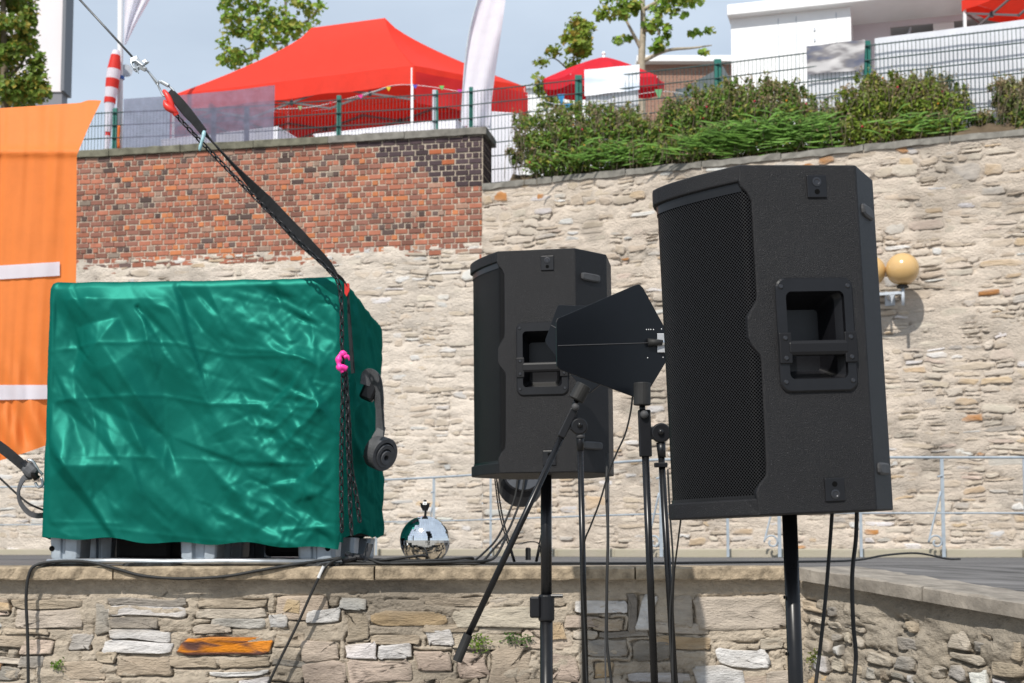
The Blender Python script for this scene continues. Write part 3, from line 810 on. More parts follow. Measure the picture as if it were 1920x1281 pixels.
# kerb under the railing, and the railing
RAILPX = [(560, 905, 17.0), (705, 900, 16.2), (813, 895, 15.6), (920, 885, 14.8), (1032, 873, 13.8), (1140, 865, 13.0), (1240, 862, 12.5), (1365, 860, 12.35), (1462, 859, 12.25), (1615, 858, 12.2), (1770, 857, 12.2), (1925, 857, 12.2), (2080, 857, 12.2)]
rp = [P(a, 1040, c) for a, b_, c in RAILPX]
for p in rp: p.z = ZT
lp = [Vector((rp[0].x - 6.5, rp[0].y + 1.6, ZT))] + rp
kb = thing('kerb', 'weathered pale stone kerb with moss behind the blue railing', 'kerb', (0, 12.5, ZT))
for i in range(len(lp) - 1):
    a, b = lp[i], lp[i + 1]
    d = (b - a).normalized(); nrm = Vector((d.y, -d.x, 0))
    o_ = -nrm * 0.07
    mb = MB()
    mb.box((a + b) / 2 + o_ - nrm * 0.15 + Vector((0, 0, 0.03)), ((b - a).length - 0.012, 0.3, 0.085), (d, -nrm, Vector((0, 0, 1))))
    mb.build('kerb_stone', M['kerb'], kb, bevel=0.012)
rl = thing('railing', 'light blue steel railing with two rails and scroll braces before the wall', 'railing', (0, 13, ZT))
HT, HM = 0.875, 0.385
for h_, r_ in ((HT, 0.013), (HM, 0.009)):
    MB().tube(spline([p + Vector((0, 0, h_)) for p in lp], 4), r_, 6).build('rail', M['rail_paint'], rl, smooth=True)
for i, p in enumerate(rp):
    d = (rp[min(i + 1, len(rp) - 1)] - rp[max(i - 1, 0)]).normalized()
    scroll = RAILPX[i][0] in (813, 1032, 1240, 1462, 1770, 2080)
    MB().bar(p, p + Vector((0, 0, HT - 0.012)), 0.03 if scroll else 0.024, 0.012, (0, 1, 0)).build('post', M['rail_paint'], rl)
    if scroll:
        pts = [p + Vector((0, -0.012, HT - 0.3)) - d * 0.02, p + Vector((0, -0.012, 0.42)) - d * 0.06, p + Vector((0, -0.012, 0.25)) - d * 0.105]
        cxy = p - d * 0.068 + Vector((0, -0.012, 0.13))
        for k in range(17):
            an = math.pi - k * math.pi / 7; rr = 0.068 * (1 - 0.045 * k)
            pts.append(cxy + d * (math.cos(an) * rr) + Vector((0, 0, math.sin(an) * rr)))
        MB().tube(spline(pts, 3), 0.009, 6).build('scroll', M['rail_paint'], rl, smooth=True)
        MB().tube([p + Vector((0, -0.01, HT - 0.16)), p - d * 0.045 + Vector((0, -0.01, HT - 0.17))], 0.009, 6).build('hook', M['rail_paint'], rl)
# ------------------------------------------------------------------ loudspeakers
def speaker_paint():
    m = mat('speaker_paint', (0.0072, 0.0072, 0.0088), 0.5, spec=0.30, var=0.12, vscale=9)
    nt = m.node_tree; N, L = nt.nodes, nt.links; b = N['Principled BSDF']
    tc = N.new('ShaderNodeTexCoord')
    n1 = N.new('ShaderNodeTexNoise'); n1.inputs['Scale'].default_value = 900; n1.inputs['Detail'].default_value = 2
    v = N.new('ShaderNodeTexVoronoi'); v.inputs['Scale'].default_value = 650
    L.new(tc.outputs['Object'], n1.inputs['Vector']); L.new(tc.outputs['Object'], v.inputs['Vector'])
    ad = N.new('ShaderNodeMath'); ad.operation = 'ADD'
    L.new(n1.outputs['Fac'], ad.inputs[0]); L.new(v.outputs['Distance'], ad.inputs[1])
    bn = N.new('ShaderNodeBump'); bn.inputs['Strength'].default_value = 0.55; bn.inputs['Distance'].default_value = 0.0018
    L.new(ad.outputs[0], bn.inputs['Height']); L.new(bn.outputs['Normal'], b.inputs['Normal'])
    v2 = N.new('ShaderNodeTexVoronoi'); v2.inputs['Scale'].default_value = 420; L.new(tc.outputs['Object'], v2.inputs['Vector'])
    sp = N.new('ShaderNodeSeparateColor'); L.new(v2.outputs['Color'], sp.inputs[0])
    g1 = N.new('ShaderNodeMath'); g1.operation = 'GREATER_THAN'; g1.inputs[1].default_value = 0.955; L.new(sp.outputs[0], g1.inputs[0])
    g2 = N.new('ShaderNodeMath'); g2.operation = 'LESS_THAN'; g2.inputs[1].default_value = 0.24; L.new(v2.outputs['Distance'], g2.inputs[0])
    g3 = N.new('ShaderNodeMath'); g3.operation = 'MULTIPLY'; L.new(g1.outputs[0], g3.inputs[0]); L.new(g2.outputs[0], g3.inputs[1])
    mx = N.new('ShaderNodeMix'); mx.data_type = 'RGBA'; mx.inputs[7].default_value = (0.09, 0.09, 0.095, 1)
    L.new(b.inputs['Base Color'].links[0].from_socket, mx.inputs[6]); L.new(g3.outputs[0], mx.inputs[0]); L.new(mx.outputs[2], b.inputs['Base Color'])
    return m
M['speaker_paint'] = speaker_paint()
def grille_mat():
    m = bpy.data.materials.new('grille'); m.use_nodes = True
    nt = m.node_tree; N, L = nt.nodes, nt.links; b = N['Principled BSDF']
    uv = N.new('ShaderNodeUVMap'); sp = N.new('ShaderNodeSeparateXYZ'); L.new(uv.outputs['UV'], sp.inputs[0])
    def mth(op, a, bb=None):
        k = N.new('ShaderNodeMath'); k.operation = op
        for i, x in enumerate((a, bb)):
            if x is None: continue
            if isinstance(x, (int, float)): k.inputs[i].default_value = x
            else: L.new(x, k.inputs[i])
        return k.outputs[0]
    p = 0.0068
    def grid(off):
        u = mth('SUBTRACT', mth('FRACT', mth('ADD', mth('DIVIDE', sp.outputs[0], p), off)), 0.5)
        v = mth('SUBTRACT', mth('FRACT', mth('ADD', mth('DIVIDE', sp.outputs[1], p * 1.05), off)), 0.5)
        v = mth('MULTIPLY', v, 1.05)
        return mth('SQRT', mth('ADD', mth('MULTIPLY', u, u), mth('MULTIPLY', v, v)))
    d = mth('MINIMUM', grid(0.0), grid(0.5))
    mr = N.new('ShaderNodeMapRange'); mr.inputs['From Min'].default_value = 0.26; mr.inputs['From Max'].default_value = 0.33
    L.new(d, mr.inputs['Value'])
    mx = N.new('ShaderNodeMix'); mx.data_type = 'RGBA'; mx.inputs[6].default_value = (0.0012, 0.0012, 0.0012, 1); mx.inputs[7].default_value = (0.010, 0.010, 0.011, 1)
    L.new(mr.outputs['Result'], mx.inputs[0]); L.new(mx.outputs[2], b.inputs['Base Color'])
    b.inputs['Roughness'].default_value = 0.42
    L.new(mth('MULTIPLY', mr.outputs['Result'], 0.33), b.inputs['Specular IOR Level'])
    bn = N.new('ShaderNodeBump'); bn.inputs['Strength'].default_value = 0.8; bn.inputs['Distance'].default_value = 0.002
    L.new(mr.outputs['Result'], bn.inputs['Height']); L.new(bn.outputs['Normal'], b.inputs['Normal'])
    return m
M['grille'] = grille_mat()
M['handle_grip'] = mat('handle_grip', (0.006, 0.006, 0.0075), 0.5, spec=0.28)

SH, SWID, SS, BOW, CX, CY = 0.70, 0.40, 0.245, 0.125, 0.088, 0.115   # height, width, straight side, bow of the front, rear chamfer
def bow(y, inset=0.0):
    t = (y - SWID / 2) / (SWID / 2)
    return -BOW * (1 - abs(t) ** 1.45) + inset

def loudspeaker(label, M4, group):
    """local frame: x front(-) to rear(+), y=0 near side .. SWID far side, z 0..SH"""
    def T(V): 
        V = np.asarray(V, float).reshape(-1, 3)
        return (np.array(M4.to_3x3()) @ V.T).T + np.array(M4.translation)
    base = T([(SS * 0.4, SWID / 2, 0)])[0]
    root = thing('loudspeaker', label, 'loudspeaker', Vector(base), group)
    def addl(mb, V, F, col=None): mb.add(T(V), F, col)
    def lbox(mb, c, s): 
        h = np.array(s) / 2; c = np.array(c)
        V = [c + h * np.array((sx, sy, sz)) for sz in (-1, 1) for sy in (-1, 1) for sx in (-1, 1)]
        addl(mb, V, [(0, 2, 3, 1), (4, 5, 7, 6), (0, 1, 5, 4), (2, 6, 7, 3), (0, 4, 6, 2), (1, 3, 7, 5)])
    # --- cabinet shell
    mb = MB()
    # side outline in (x, z): front edge with lips at top, middle and bottom
    front = [(0.000, 0.0), (-0.004, 0.045), (0.004, 0.062), (0.018, 0.078), (0.020, 0.10), (0.022, 0.30), (0.020, 0.315), (0.004, 0.335), (-0.002, 0.352), (-0.002, 0.392), (0.006, 0.408), (0.018, 0.425), (0.020, 0.44), (0.020, 0.625), (0.012, 0.642), (0.0, 0.655), (-0.004, 0.668), (0.0, SH)]
    outer = front + [(SS, SH), (SS, 0)]
    HX0, HX1, HZ0, HZ1 = 0.058, 0.220, 0.244, 0.466
    def rrect(x0, z0, x1, z1, r, n=5, bowv=0.0):
        pts = []
        for (cx, cz, a0) in ((x1 - r, z0 + r, -90), (x1 - r, z1 - r, 0), (x0 + r, z1 - r, 90), (x0 + r, z0 + r, 180)):
            for k in range(n + 1):
                a = R(a0 + 90 * k / n); pts.append([cx + r * math.cos(a), cz + r * math.sin(a)])
        if bowv:
            for p_ in pts:
                t = (p_[0] - (x0 + x1) / 2) / ((x1 - x0) / 2)
                s_ = 1 if p_[1] > (z0 + z1) / 2 else -1
                p_[1] += s_ * bowv * (1 - t * t)
        return [tuple(p_) for p_ in pts]
    hole = rrect(HX0 + 0.006, HZ0 + 0.006, HX1 - 0.006, HZ1 - 0.006, 0.016)
    loops = [[Vector((a, b, 0)) for a, b in outer], [Vector((a, b, 0)) for a, b in hole]]
    flat = outer + hole
    tris = tessellate_polygon(loops)
    for y, flip in ((0.0, False), (SWID, True)):
        V = [(a, y, b) for a, b in flat]
        addl(mb, V, [t if not flip else t[::-1] for t in tris])
    # edge of side skin along the front (thickness) near and far
    for y0, y1 in ((0.0, 0.016), (SWID, SWID - 0.016)):
        n = len(front)
        V = [(a, y0, b) for a, b in front] + [(a, y1, b) for a, b in front]
        addl(mb, V, [(i, i + 1, n + i + 1, n + i) for i in range(n - 1)])
    # rear chamfers and back
    V = [(SS, 0, 0), (SS + CX, CY, 0), (SS + CX, SWID - CY, 0), (SS, SWID, 0)]
    V += [(a, b, SH) for a, b, c in V]
    addl(mb, V, [(0, 1, 5, 4), (1, 2, 6, 5), (2, 3, 7, 6)])
    # top and bottom caps with a lip that follows the bowed front
    ys = np.linspace(0, SWID, 21)
    for z0, z1 in ((0.0, 0.034), (SH - 0.034, SH)):
        fr = [(bow(y), y) for y in ys]
        fr[0] = (0.0, 0.0); fr[-1] = (0.0, SWID)
        plan = fr + [(SS, SWID), (SS + CX, SWID - CY), (SS + CX, CY), (SS, 0)]
        n = len(plan); nf = len(fr)
        V = [(a, b, z0) for a, b in plan] + [(a, b, z1) for a, b in plan]
        F = [tuple(range(n)), tuple(range(2 * n - 1, n - 1, -1))]
        F += [(i, i + 1, n + i + 1, n + i) for i in range(nf - 1)]
        addl(mb, V, F)
    cab = mb.build('cabinet', M['speaker_paint'], root, weld=True, smooth=False, bevel=0.007)
    cab.modifiers['bevel'].segments = 3
    # baffle behind the grille (dark)
    # --- grille: bowed sheet between the caps, wrapping round on to the side
    ysg = np.linspace(0.006, SWID - 0.006, 40)
    plan = [(0.03, 0.0035), (0.012, 0.004)] + [(bow(y, 0.010), y) for y in ysg] + [(0.012, SWID - 0.004), (0.03, SWID - 0.0035)]
    arc = [0]
    for i in range(1, len(plan)): arc.append(arc[-1] + math.hypot(plan[i][0] - plan[i - 1][0], plan[i][1] - plan[i - 1][1]))
    zs = [0.03, SH - 0.03]
    V = [(a, b, z) for z in zs for a, b in plan]; uv = [(s_, z) for z in zs for s_ in arc]
    n = len(plan)
    mb = MB(); addl(mb, V, [(i, i + 1, n + i + 1, n + i) for i in range(n - 1)])
    g = mb.build('grille', M['grille'], root, smooth=True, uv=uv, fixn=False)
    # flat lip strip of the grille frame at top and bottom
    for z0, z1 in ((0.034, 0.041), (SH - 0.053, SH - 0.034)):
        V = [(a - 0.002, b, z) for z in (z0, z1) for a, b in [(bow(y, 0.010), y) for y in ysg]]
        m_ = len(ysg); mb = MB(); addl(mb, V, [(i, i + 1, m_ + i + 1, m_ + i) for i in range(m_ - 1)])
        mb.build('grille_trim', M['black_metal'], root, smooth=True, fixn=False)
    # --- handle
    mb = MB()
    o2 = rrect(HX0, HZ0, HX1, HZ1, 0.017, bowv=0.009); i2 = rrect(HX0 + 0.020, HZ0 + 0.024, HX1 - 0.020, HZ1 - 0.026, 0.010, bowv=0.006)
    k = len(o2)
    rings = [(o2, 0.002), (o2, -0.003), ([((a - 0.139) * 0.965 + 0.139, (b - 0.355) * 0.975 + 0.355) for a, b in o2], -0.006), (i2, -0.006), (i2, 0.006)]
    V = [(a, d, b) for ring, d in rings for a, b in ring]
    F = []
    for q in range(len(rings) - 1):
        for j in range(k):
            j2 = (j + 1) % k; F.append((q * k + j, q * k + j2, (q + 1) * k + j2, (q + 1) * k + j))
    addl(mb, V, F)
    bez = mb.build('handle_frame', M['black_plastic'], root, smooth=False)
    mb = MB()                                   # recessed cup
    sh_ = lambda ring, s_, dz: [((a - 0.139) * s_ + 0.139 - 0.008, (b - 0.355) * s_ + 0.355 + dz) for a, b in ring]
    rings = [(i2, 0.006), (sh_(i2, 0.95, 0.0), 0.02), (sh_(i2, 0.72, 0.0), 0.075)]
    V = [(a, d, b) for ring, d in rings for a, b in ring] 
    F = []
    for q in range(len(rings) - 1):
        for j in range(k):
            j2 = (j + 1) % k; F.append((q * k + j, q * k + j2, (q + 1) * k + j2, (q + 1) * k + j))
    F.append(tuple(2 * k + j for j in range(k)))
    addl(mb, V, F); mb.build('handle_cup', M['black_plastic'], root)
    mb = MB()                                   # grip bar with end plates
    zb = HZ0 + 0.084
    V = []; prof = [(-0.009, -0.015), (-0.012, -0.008), (-0.012, 0.008), (-0.009, 0.015), (0.006, 0.015), (0.012, 0.0), (0.006, -0.015)]
    for x in (HX0 + 0.02, HX1 - 0.02):
        V += [(x, d, zb + dz) for d, dz in prof]
    m_ = len(prof); F = [(i, (i + 1) % m_, m_ + (i + 1) % m_, m_ + i) for i in range(m_)]
    F += [tuple(range(m_)), tuple(range(2 * m_ - 1, m_ - 1, -1))]
    addl(mb, V, F)
    for x in (HX0 + 0.0125, HX1 - 0.0125): lbox(mb, (x, -0.0075, zb), (0.026, 0.006, 0.062))
    mb.build('handle_bar', M['handle_grip'], root, bevel=0.002)
    for (x, z) in ((HX0 + 0.011, HZ0 + 0.017), (HX1 - 0.011, HZ0 + 0.017), (HX0 + 0.011, HZ1 - 0.014), (HX1 - 0.011, HZ1 - 0.014), (HX0 + 0.0125, zb - 0.02), (HX1 - 0.0125, zb - 0.02), (HX0 + 0.0125, zb + 0.02), (HX1 - 0.0125, zb + 0.02)):
        c = Vector(T([(x, -0.0055 if abs(z - zb) > 0.03 else -0.0100, z)])[0]); nn = M4.to_3x3() @ Vector((0, -1, 0))
        s1 = MB().lathe([(0.0052, 0), (0.0052, 0.0012), (0.0036, 0.003), (0.0, 0.003)], c, nn, 10, caps=False).build('screw', M['screw'], bez, smooth=False)
    # --- rigging plates with two holes
    for (x, z, up) in ((0.158, 0.655, 1), (0.158, 0.045, -1)):
        mb = MB(); lbox(mb, (x, -0.0016, z), (0.041, 0.004, 0.046))
        pl_ = mb.build('rigging_plate', M['black_plastic'], root, bevel=0.0015)
        nn = M4.to_3x3() @ Vector((0, -1, 0))
        c = Vector(T([(x, -0.0036, z + up * 0.009)])[0])
        MB().lathe([(0.0095, 0), (0.0095, 0.0012), (0.006, 0.0016), (0.0045, 0.0004), (0.0, 0.0004)], c, nn, 14, caps=False).build('bolt', M['screw'], pl_)
        c = Vector(T([(x, -0.0036, z - up * 0.011)])[0])
        MB().lathe([(0.0055, 0), (0.0055, 0.0006), (0.0, 0.0006)], c, nn, 12, caps=False).build('socket', M['dark_hole'], pl_)
    # --- rubber pads on the rear chamfer
    ch = Vector((CX, CY, 0)).normalized(); cn = Vector((CY, -CX, 0)).normalized()
    for z in (0.615, 0.085):
        mb = MB()
        c = Vector((SS, 0, 0)) + ch * 0.068 + Vector((0, 0, z))
        V = []
        for (l_, w_, d_) in ((0.043, 0.0125, -0.002), (0.043, 0.0125, 0.004), (0.037, 0.0085, 0.007)):
            for k_ in range(16):
                a = 2 * math.pi * k_ / 16
                sx = math.copysign(abs(math.cos(a)) ** 0.35, math.cos(a)); sz = math.copysign(abs(math.sin(a)) ** 0.5, math.sin(a))
                V.append(c + ch * (sx * l_) + Vector((0, 0, sz * w_)) + cn * d_)
        F = [(q * 16 + j, q * 16 + (j + 1) % 16, (q + 1) * 16 + (j + 1) % 16, (q + 1) * 16 + j) for q in range(2) for j in range(16)] + [tuple(32 + j for j in range(16))]
        addl(mb, [list(v) for v in V], F); mb.build('rubber_pad', M['rubber_grey'], root)
    return root, T

def place_speaker(pa, Y, yaw, lean, pitch):
    """near front bottom corner of the side at photo pixel pa and distance Y; yaw about z, lean sideways"""
    loc = P(pa[0], pa[1], Y)
    return Matrix.Translation(loc) @ Matrix.Rotation(lean, 4, 'Y') @ Matrix.Rotation(pitch, 4, 'X') @ Matrix.Rotation(yaw, 4, 'Z')

BIG4 = place_speaker((1424, 967), 2.72, R(9.5), R(-2.5), R(0.5))
big, TB = loudspeaker('large black loudspeaker on a pole at the right, nearest to the camera', BIG4, 'loudspeakers on poles')
SML4 = place_speaker((936, 888), 4.30, R(-9), R(-0.5), R(0))
sml, TS = loudspeaker('black loudspeaker on a pole between the green cover and the antennas', SML4, 'loudspeakers on poles')

def tripod(root, foot, r, mat_, spread, hub_z, name='leg'):
    for k in range(3):
        a = R(90 + 120 * k + 25)
        e = Vector((foot.x + spread * math.cos(a), foot.y + spread * math.sin(a), 0.012))
        s = Vector((foot.x, foot.y, hub_z))
        MB().tube([s, e], r, 8).build(name, mat_, root, smooth=True)

def speaker_stand(label, T, lean_dir, r, z_split):
    top = Vector(T([(0.125, 0.165, 0.02)])[0]); 
    d = lean_dir
    bot = top + d * ((top.z - 0.0) / -d.z)
    root = thing('speaker_stand', label, 'speaker stand', bot, 'speaker stands')
    at = lambda z: top + d * ((top.z - z) / -d.z)
    MB().tube([top, at(z_split)], r * 0.86, 20).build('upper_pole', M['black_metal'], root, smooth=True)
    MB().tube([at(z_split + 0.03), at(0.1)], r, 20).build('lower_pole', M['black_metal'], root, smooth=True)
    MB().tube([at(0.5), at(0.42)], r * 1.5, 16).build('hub', M['black_plastic'], root, smooth=False)
    tripod(root, at(0.46), 0.013, M['black_metal'], 0.55, 0.46)
    return root, at
st1, at1 = speaker_stand('thick black pole stand under the large loudspeaker at right', TB, Vector((0.022, 0, -1)), 0.0182, 0.9)
st2, at2 = speaker_stand('black telescopic pole stand with clamp collar under the far loudspeaker', TS, Vector((0.0, 0, -1)), 0.0205, P(1003, 1150, 4.5).z)
zc = P(1003, 1137, 4.5).z
c = at2(zc)
cl = MB().lathe([(0.0215, -0.045), (0.026, -0.04), (0.026, 0.035), (0.022, 0.04)], c, (0, 0, 1), 20).build('collar', M['black_plastic'], st2, smooth=False, bevel=0.002)
MB().box(c + Vector((-0.037, -0.012, 0.0)), (0.032, 0.022, 0.068)).build('clamp_lever', M['black_plastic'], st2, bevel=0.006)
MB().tube([c + Vector((0.015, -0.015, 0.036)), c + Vector((0.052, -0.02, 0.036))], 0.006, 8).build('clamp_knob', M['black_plastic'], st2)
# holes in the near pole
for zz in (1120, 1226):
    q = at1(P(1480, zz, 2.9).z) + Vector((-0.0175, -0.0035, 0))
    MB().lathe([(0.0042, 0), (0.0042, 0.0014), (0, 0.0014)], q, (-1, -0.12, 0), 10, caps=False).build('pin_hole', M['dark_hole'], st1)

# speaker cables
def cable(name, pts, r, label, cat='cable', mat_='rubber', n=7, sub=6, group=None):
    q = spline([P(*p) if not isinstance(p, Vector) else p for p in pts], sub)
    o = MB().tube(q, r, n).build(name, M[mat_], None, smooth=True)
    return tag(o, label, cat, group, 'thing')
cable('speaker_cable', [(1561, 950, 3.03), (1556, 1020, 3.02), (1547, 1130, 3.0), (1536, 1230, 3.0), (1528, 1300, 3.0), (1515, 1480, 3.0)], 0.0042, 'thin black cable dropping from the large loudspeaker, beside its pole')
cable('speaker_cable', [(1607, 950, 3.05), (1605, 1010, 3.05), (1598, 1080, 3.03), (1600, 1170, 3.03), (1605, 1230, 3.03), (1601, 1300, 3.03), (1600, 1480, 3.03)], 0.0048, 'wavy black cable hanging below the rear of the large loudspeaker')
cable('thin_cable', [(1279, 955, 3.1), (1272, 1010, 3.3), (1264, 1080, 3.5), (1261, 1180, 3.6), (1262, 1300, 3.6)], 0.0022, 'thin black cable below the front of the large loudspeaker', 'cable')

# ------------------------------------------------------------------ paddle antennas on boom stands
M['antenna'] = mat('antenna', (0.004, 0.005, 0.007), 0.3, spec=0.3, var=0.1, vscale=10)
M['antenna_far'] = M['antenna']
M['silver'] = mat('silver', (0.6, 0.61, 0.63), 0.35, metal=0.6, var=0.1, vscale=20)
M['white_mark'] = mat('white_mark', (0.8, 0.8, 0.8), 0.6)
PADDLE = [(1043, 604), (1046, 597), (1190, 535), (1199, 533), (1206, 540), (1253, 626), (1262, 645), (1258, 664), (1212, 740), (1204, 748), (1194, 746), (1049, 693), (1044, 686)]
def paddle(label, f, thick):
    P3 = [f(px, py) for px, py in PADDLE]
    nn = (P3[4] - P3[0]).cross(P3[9] - P3[0]).normalized()
    if nn.y > 0: nn = -nn                      # nn towards the camera
    base = f(1205, 745)
    root = thing('paddle_antenna', label, 'antenna', base, 'paddle antennas')
    pan = MB().prism([p for p in P3], -nn * thick).build('panel', M['antenna'], root, bevel=0.001)
    MB().tube([f(1046, 648.5) + nn * 0.001, f(1222, 643) + nn * 0.001], 0.0011, 5).build('seam', M['rubber_grey'], root)
    return root, nn
fA = lambda px, py: P(px, py, 3.70 + (px - 1150) * 0.0004)
ant1, n1 = paddle('black arrow-shaped paddle antenna edging behind the large loudspeaker', fA, 0.006)
MB().box(fA(1243, 644) + n1 * 0.004, (0.034, 0.01, 0.052)).build('amplifier_plate', M['silver'], ant1, bevel=0.001)
MB().tube([fA(1238, 644) + n1 * 0.012, fA(1256, 644) + n1 * 0.012], 0.0065, 12).build('connector', M['chrome'], ant1)
MB().tube([fA(1214, 643) + n1 * 0.004, fA(1240, 643.5) + n1 * 0.012], [0.012, 0.007], 10).build('strain_relief', M['rubber'], ant1, smooth=True)
for (x, y) in ((1212, 618), (1216, 618), (1220, 618), (1225, 618), (1240, 617), (1214, 671), (1243, 670)):
    MB().lathe([(0.0014, 0), (0.0014, 0.0006), (0, 0.0006)], fA(x, y) + n1 * 0.0006, n1, 8, caps=False).build('indicator', M['white_mark'], ant1)
# second paddle, turned and tipped on the left stand
ca, sa = math.cos(R(25)), math.sin(R(25))
def fB(px, py):
    u, v = (px - 1205), (py - 745)
    u2, v2 = u * ca - v * sa, u * sa + v * ca
    return P(1092 + u2 * 0.66 + 10, 737 + v2 * 0.82, 4.0 - u2 * 0.0006)
ant2, n2 = paddle('dark paddle antenna tipped over, half hidden behind the other antenna', fB, 0.006)

M['stand_metal'] = mat('stand_metal', (0.006, 0.006, 0.007), 0.28, spec=0.35, var=0.25, vscale=14, rvar=0.1)
def cyl_px(root, name, a, b, ra, rb=None, mat_='stand_metal', n=14, smooth=True, bevel=0):
    return MB().tube([P(*a), P(*b)], [ra, rb if rb is not None else ra], n).build(name, M[mat_], root, smooth=smooth, bevel=bevel)
# right hand stand: upright with boom tube parallel to it
YR = 3.66
gR = P(1272, 1900, YR); gR.z = 0
sR = thing('microphone_stand', 'upright black boom stand carrying the arrow antenna beside the large loudspeaker', 'stand', gR, 'boom stands')
cyl_px(sR, 'holder', (1204, 718, YR - 0.012), (1204, 760, YR - 0.012), 0.0225, mat_='rubber', n=20, smooth=False, bevel=0.002)
cyl_px(sR, 'neck', (1204, 760, YR), (1205, 772, YR), 0.008)
MB().prism([P(1197, 768, YR - 0.012), P(1220, 768, YR - 0.012), P(1223, 856, YR - 0.012), P(1200, 856, YR - 0.012)], (0, 0.024, 0)).build('clutch_block', M['black_plastic'], sR, bevel=0.003)
cyl_px(sR, 'boom', (1210, 850, YR), (1228, 1300, YR), 0.0098)
cyl_px(sR, 'boom_end', (1228, 1300, YR), (1232, 1380, YR), 0.012, mat_='rubber')
MB().bar(P(1220, 812, YR), P(1240, 812, YR), 0.02, 0.034, (0, 0, 1)).build('arm', M['black_plastic'], sR, bevel=0.003)
MB().lathe([(0.024, -0.012), (0.026, -0.008), (0.026, 0.010), (0.023, 0.013)], P(1239, 812, YR - 0.004), (0, -1, 0), 24).build('tilt_joint', M['black_plastic'], sR, bevel=0.001)
MB().sphere(P(1239, 810, YR - 0.021), 0.0085, 12, 8).build('knob', M['black_metal'], sR, smooth=True)
MB().tube([P(1252, 810, YR - 0.004), P(1258, 808, YR - 0.004)], 0.005, 8).build('bolt', M['screw'], sR)
MB().sphere(P(1208, 777, YR - 0.018), 0.011, 12, 8).build('lock_knob', M['rubber_grey'], sR, smooth=True)
cyl_px(sR, 'socket', (1239, 830, YR), (1241, 858, YR), 0.0125, 0.0105, mat_='black_plastic')
cyl_px(sR, 'post', (1240, 855, YR), (1268, 1330, YR), 0.0088)
MB().box(P(1239, 872, YR - 0.004), (0.034, 0.022, 0.012)).build('cable_clip', M['black_plastic'], sR, bevel=0.002)
b0 = P(1268, 1330, YR)
MB().tube([b0, Vector((b0.x + 0.035, b0.y, 0.35))], 0.012, 12).build('lower_post', M['stand_metal'], sR, smooth=True)
tripod(sR, Vector((b0.x + 0.035, b0.y, 0)), 0.008, M['stand_metal'], 0.35, 0.4)
# left hand stand: boom leaning down to the left
YS = 3.95
gS = P(1105, 1900, YS); gS.z = 0
sS = thing('microphone_stand', 'black stand with a long boom slanting down to the left across the wall', 'stand', gS, 'boom stands')
cyl_px(sS, 'holder', (1095, 722, YS - 0.012), (1080, 750, YS - 0.012), 0.0225, mat_='rubber', n=20, smooth=False, bevel=0.002)
cyl_px(sS, 'neck', (1081, 748, YS), (1077, 765, YS), 0.008)
MB().sphere(P(1079, 763, YS - 0.015), 0.011, 12, 8).build('lock_knob', M['rubber_grey'], sS, smooth=True)
MB().bar(P(1077, 768, YS), P(1052, 820, YS), 0.022, 0.022, (0, 1, 0)).build('clutch_block', M['black_plastic'], sS, bevel=0.003)
cyl_px(sS, 'boom', (1055, 815, YS), (876, 1195, YS), 0.0092)
cyl_px(sS, 'boom_end', (878, 1190, YS), (857, 1240, YS), 0.0138, mat_='rubber', smooth=False)
MB().lathe([(0.022, -0.012), (0.024, -0.008), (0.024, 0.010), (0.021, 0.013)], P(1086, 800, YS - 0.004), (0, -1, 0), 24).build('tilt_joint', M['black_plastic'], sS, bevel=0.001)
MB().bar(P(1070, 797, YS), P(1086, 800, YS), 0.02, 0.03, (0, 0, 1)).build('arm', M['black_plastic'], sS, bevel=0.003)
MB().sphere(P(1087, 797, YS - 0.02), 0.008, 12, 8).build('knob', M['black_metal'], sS, smooth=True)
cyl_px(sS, 'socket', (1088, 813, YS), (1088, 845, YS), 0.0122, 0.0095, mat_='black_plastic')
cyl_px(sS, 'socket_ring', (1088, 814, YS - 0.001), (1088, 822, YS - 0.001), 0.0130, 0.0128, mat_='rubber_grey')
cyl_px(sS, 'post', (1088, 840, YS), (1099, 1330, YS), 0.0088)
b0 = P(1099, 1330, YS)
MB().tube([b0, Vector((b0.x + 0.015, b0.y, 0.35))], 0.012, 12).build('lower_post', M['stand_metal'], sS, smooth=True)
tripod(sS, Vector((b0.x + 0.015, b0.y, 0)), 0.008, M['stand_metal'], 0.35, 0.4)
cable('antenna_cable', [(1186, 744, 3.72), (1182, 775, 3.74), (1172, 815, 3.76), (1156, 850, 3.78), (1140, 890, 3.8), (1125, 940, 3.82), (1108, 985, 3.85), (1095, 1020, 3.9), (1091, 1080, 3.93), (1096, 1180, 3.94), (1102, 1320, 3.94)], 0.0026, 'thin black cable curving from the arrow antenna to the left stand')
cable('antenna_cable', [(1139, 850, 3.9), (1137, 920, 3.85), (1140, 1000, 3.82), (1138, 1100, 3.8), (1138, 1200, 3.8), (1143, 1250, 3.8), (1150, 1310, 3.8)], 0.0042, 'black cable hanging straight between the two boom stands')
cable('antenna_cable', [(1141, 880, 3.93), (1141, 960, 3.9), (1139, 1060, 3.9), (1135, 1190, 3.9), (1136, 1310, 3.9)], 0.0026, 'thin grey cable hanging beside the straight cable between the stands', mat_='rubber_grey')
cable('stand_cable', [(1252, 880, 3.64), (1256, 960, 3.64), (1262, 1060, 3.64), (1256, 1150, 3.645), (1258, 1230, 3.64), (1266, 1310, 3.64)], 0.0026, 'thin black cable running down the upright boom stand')
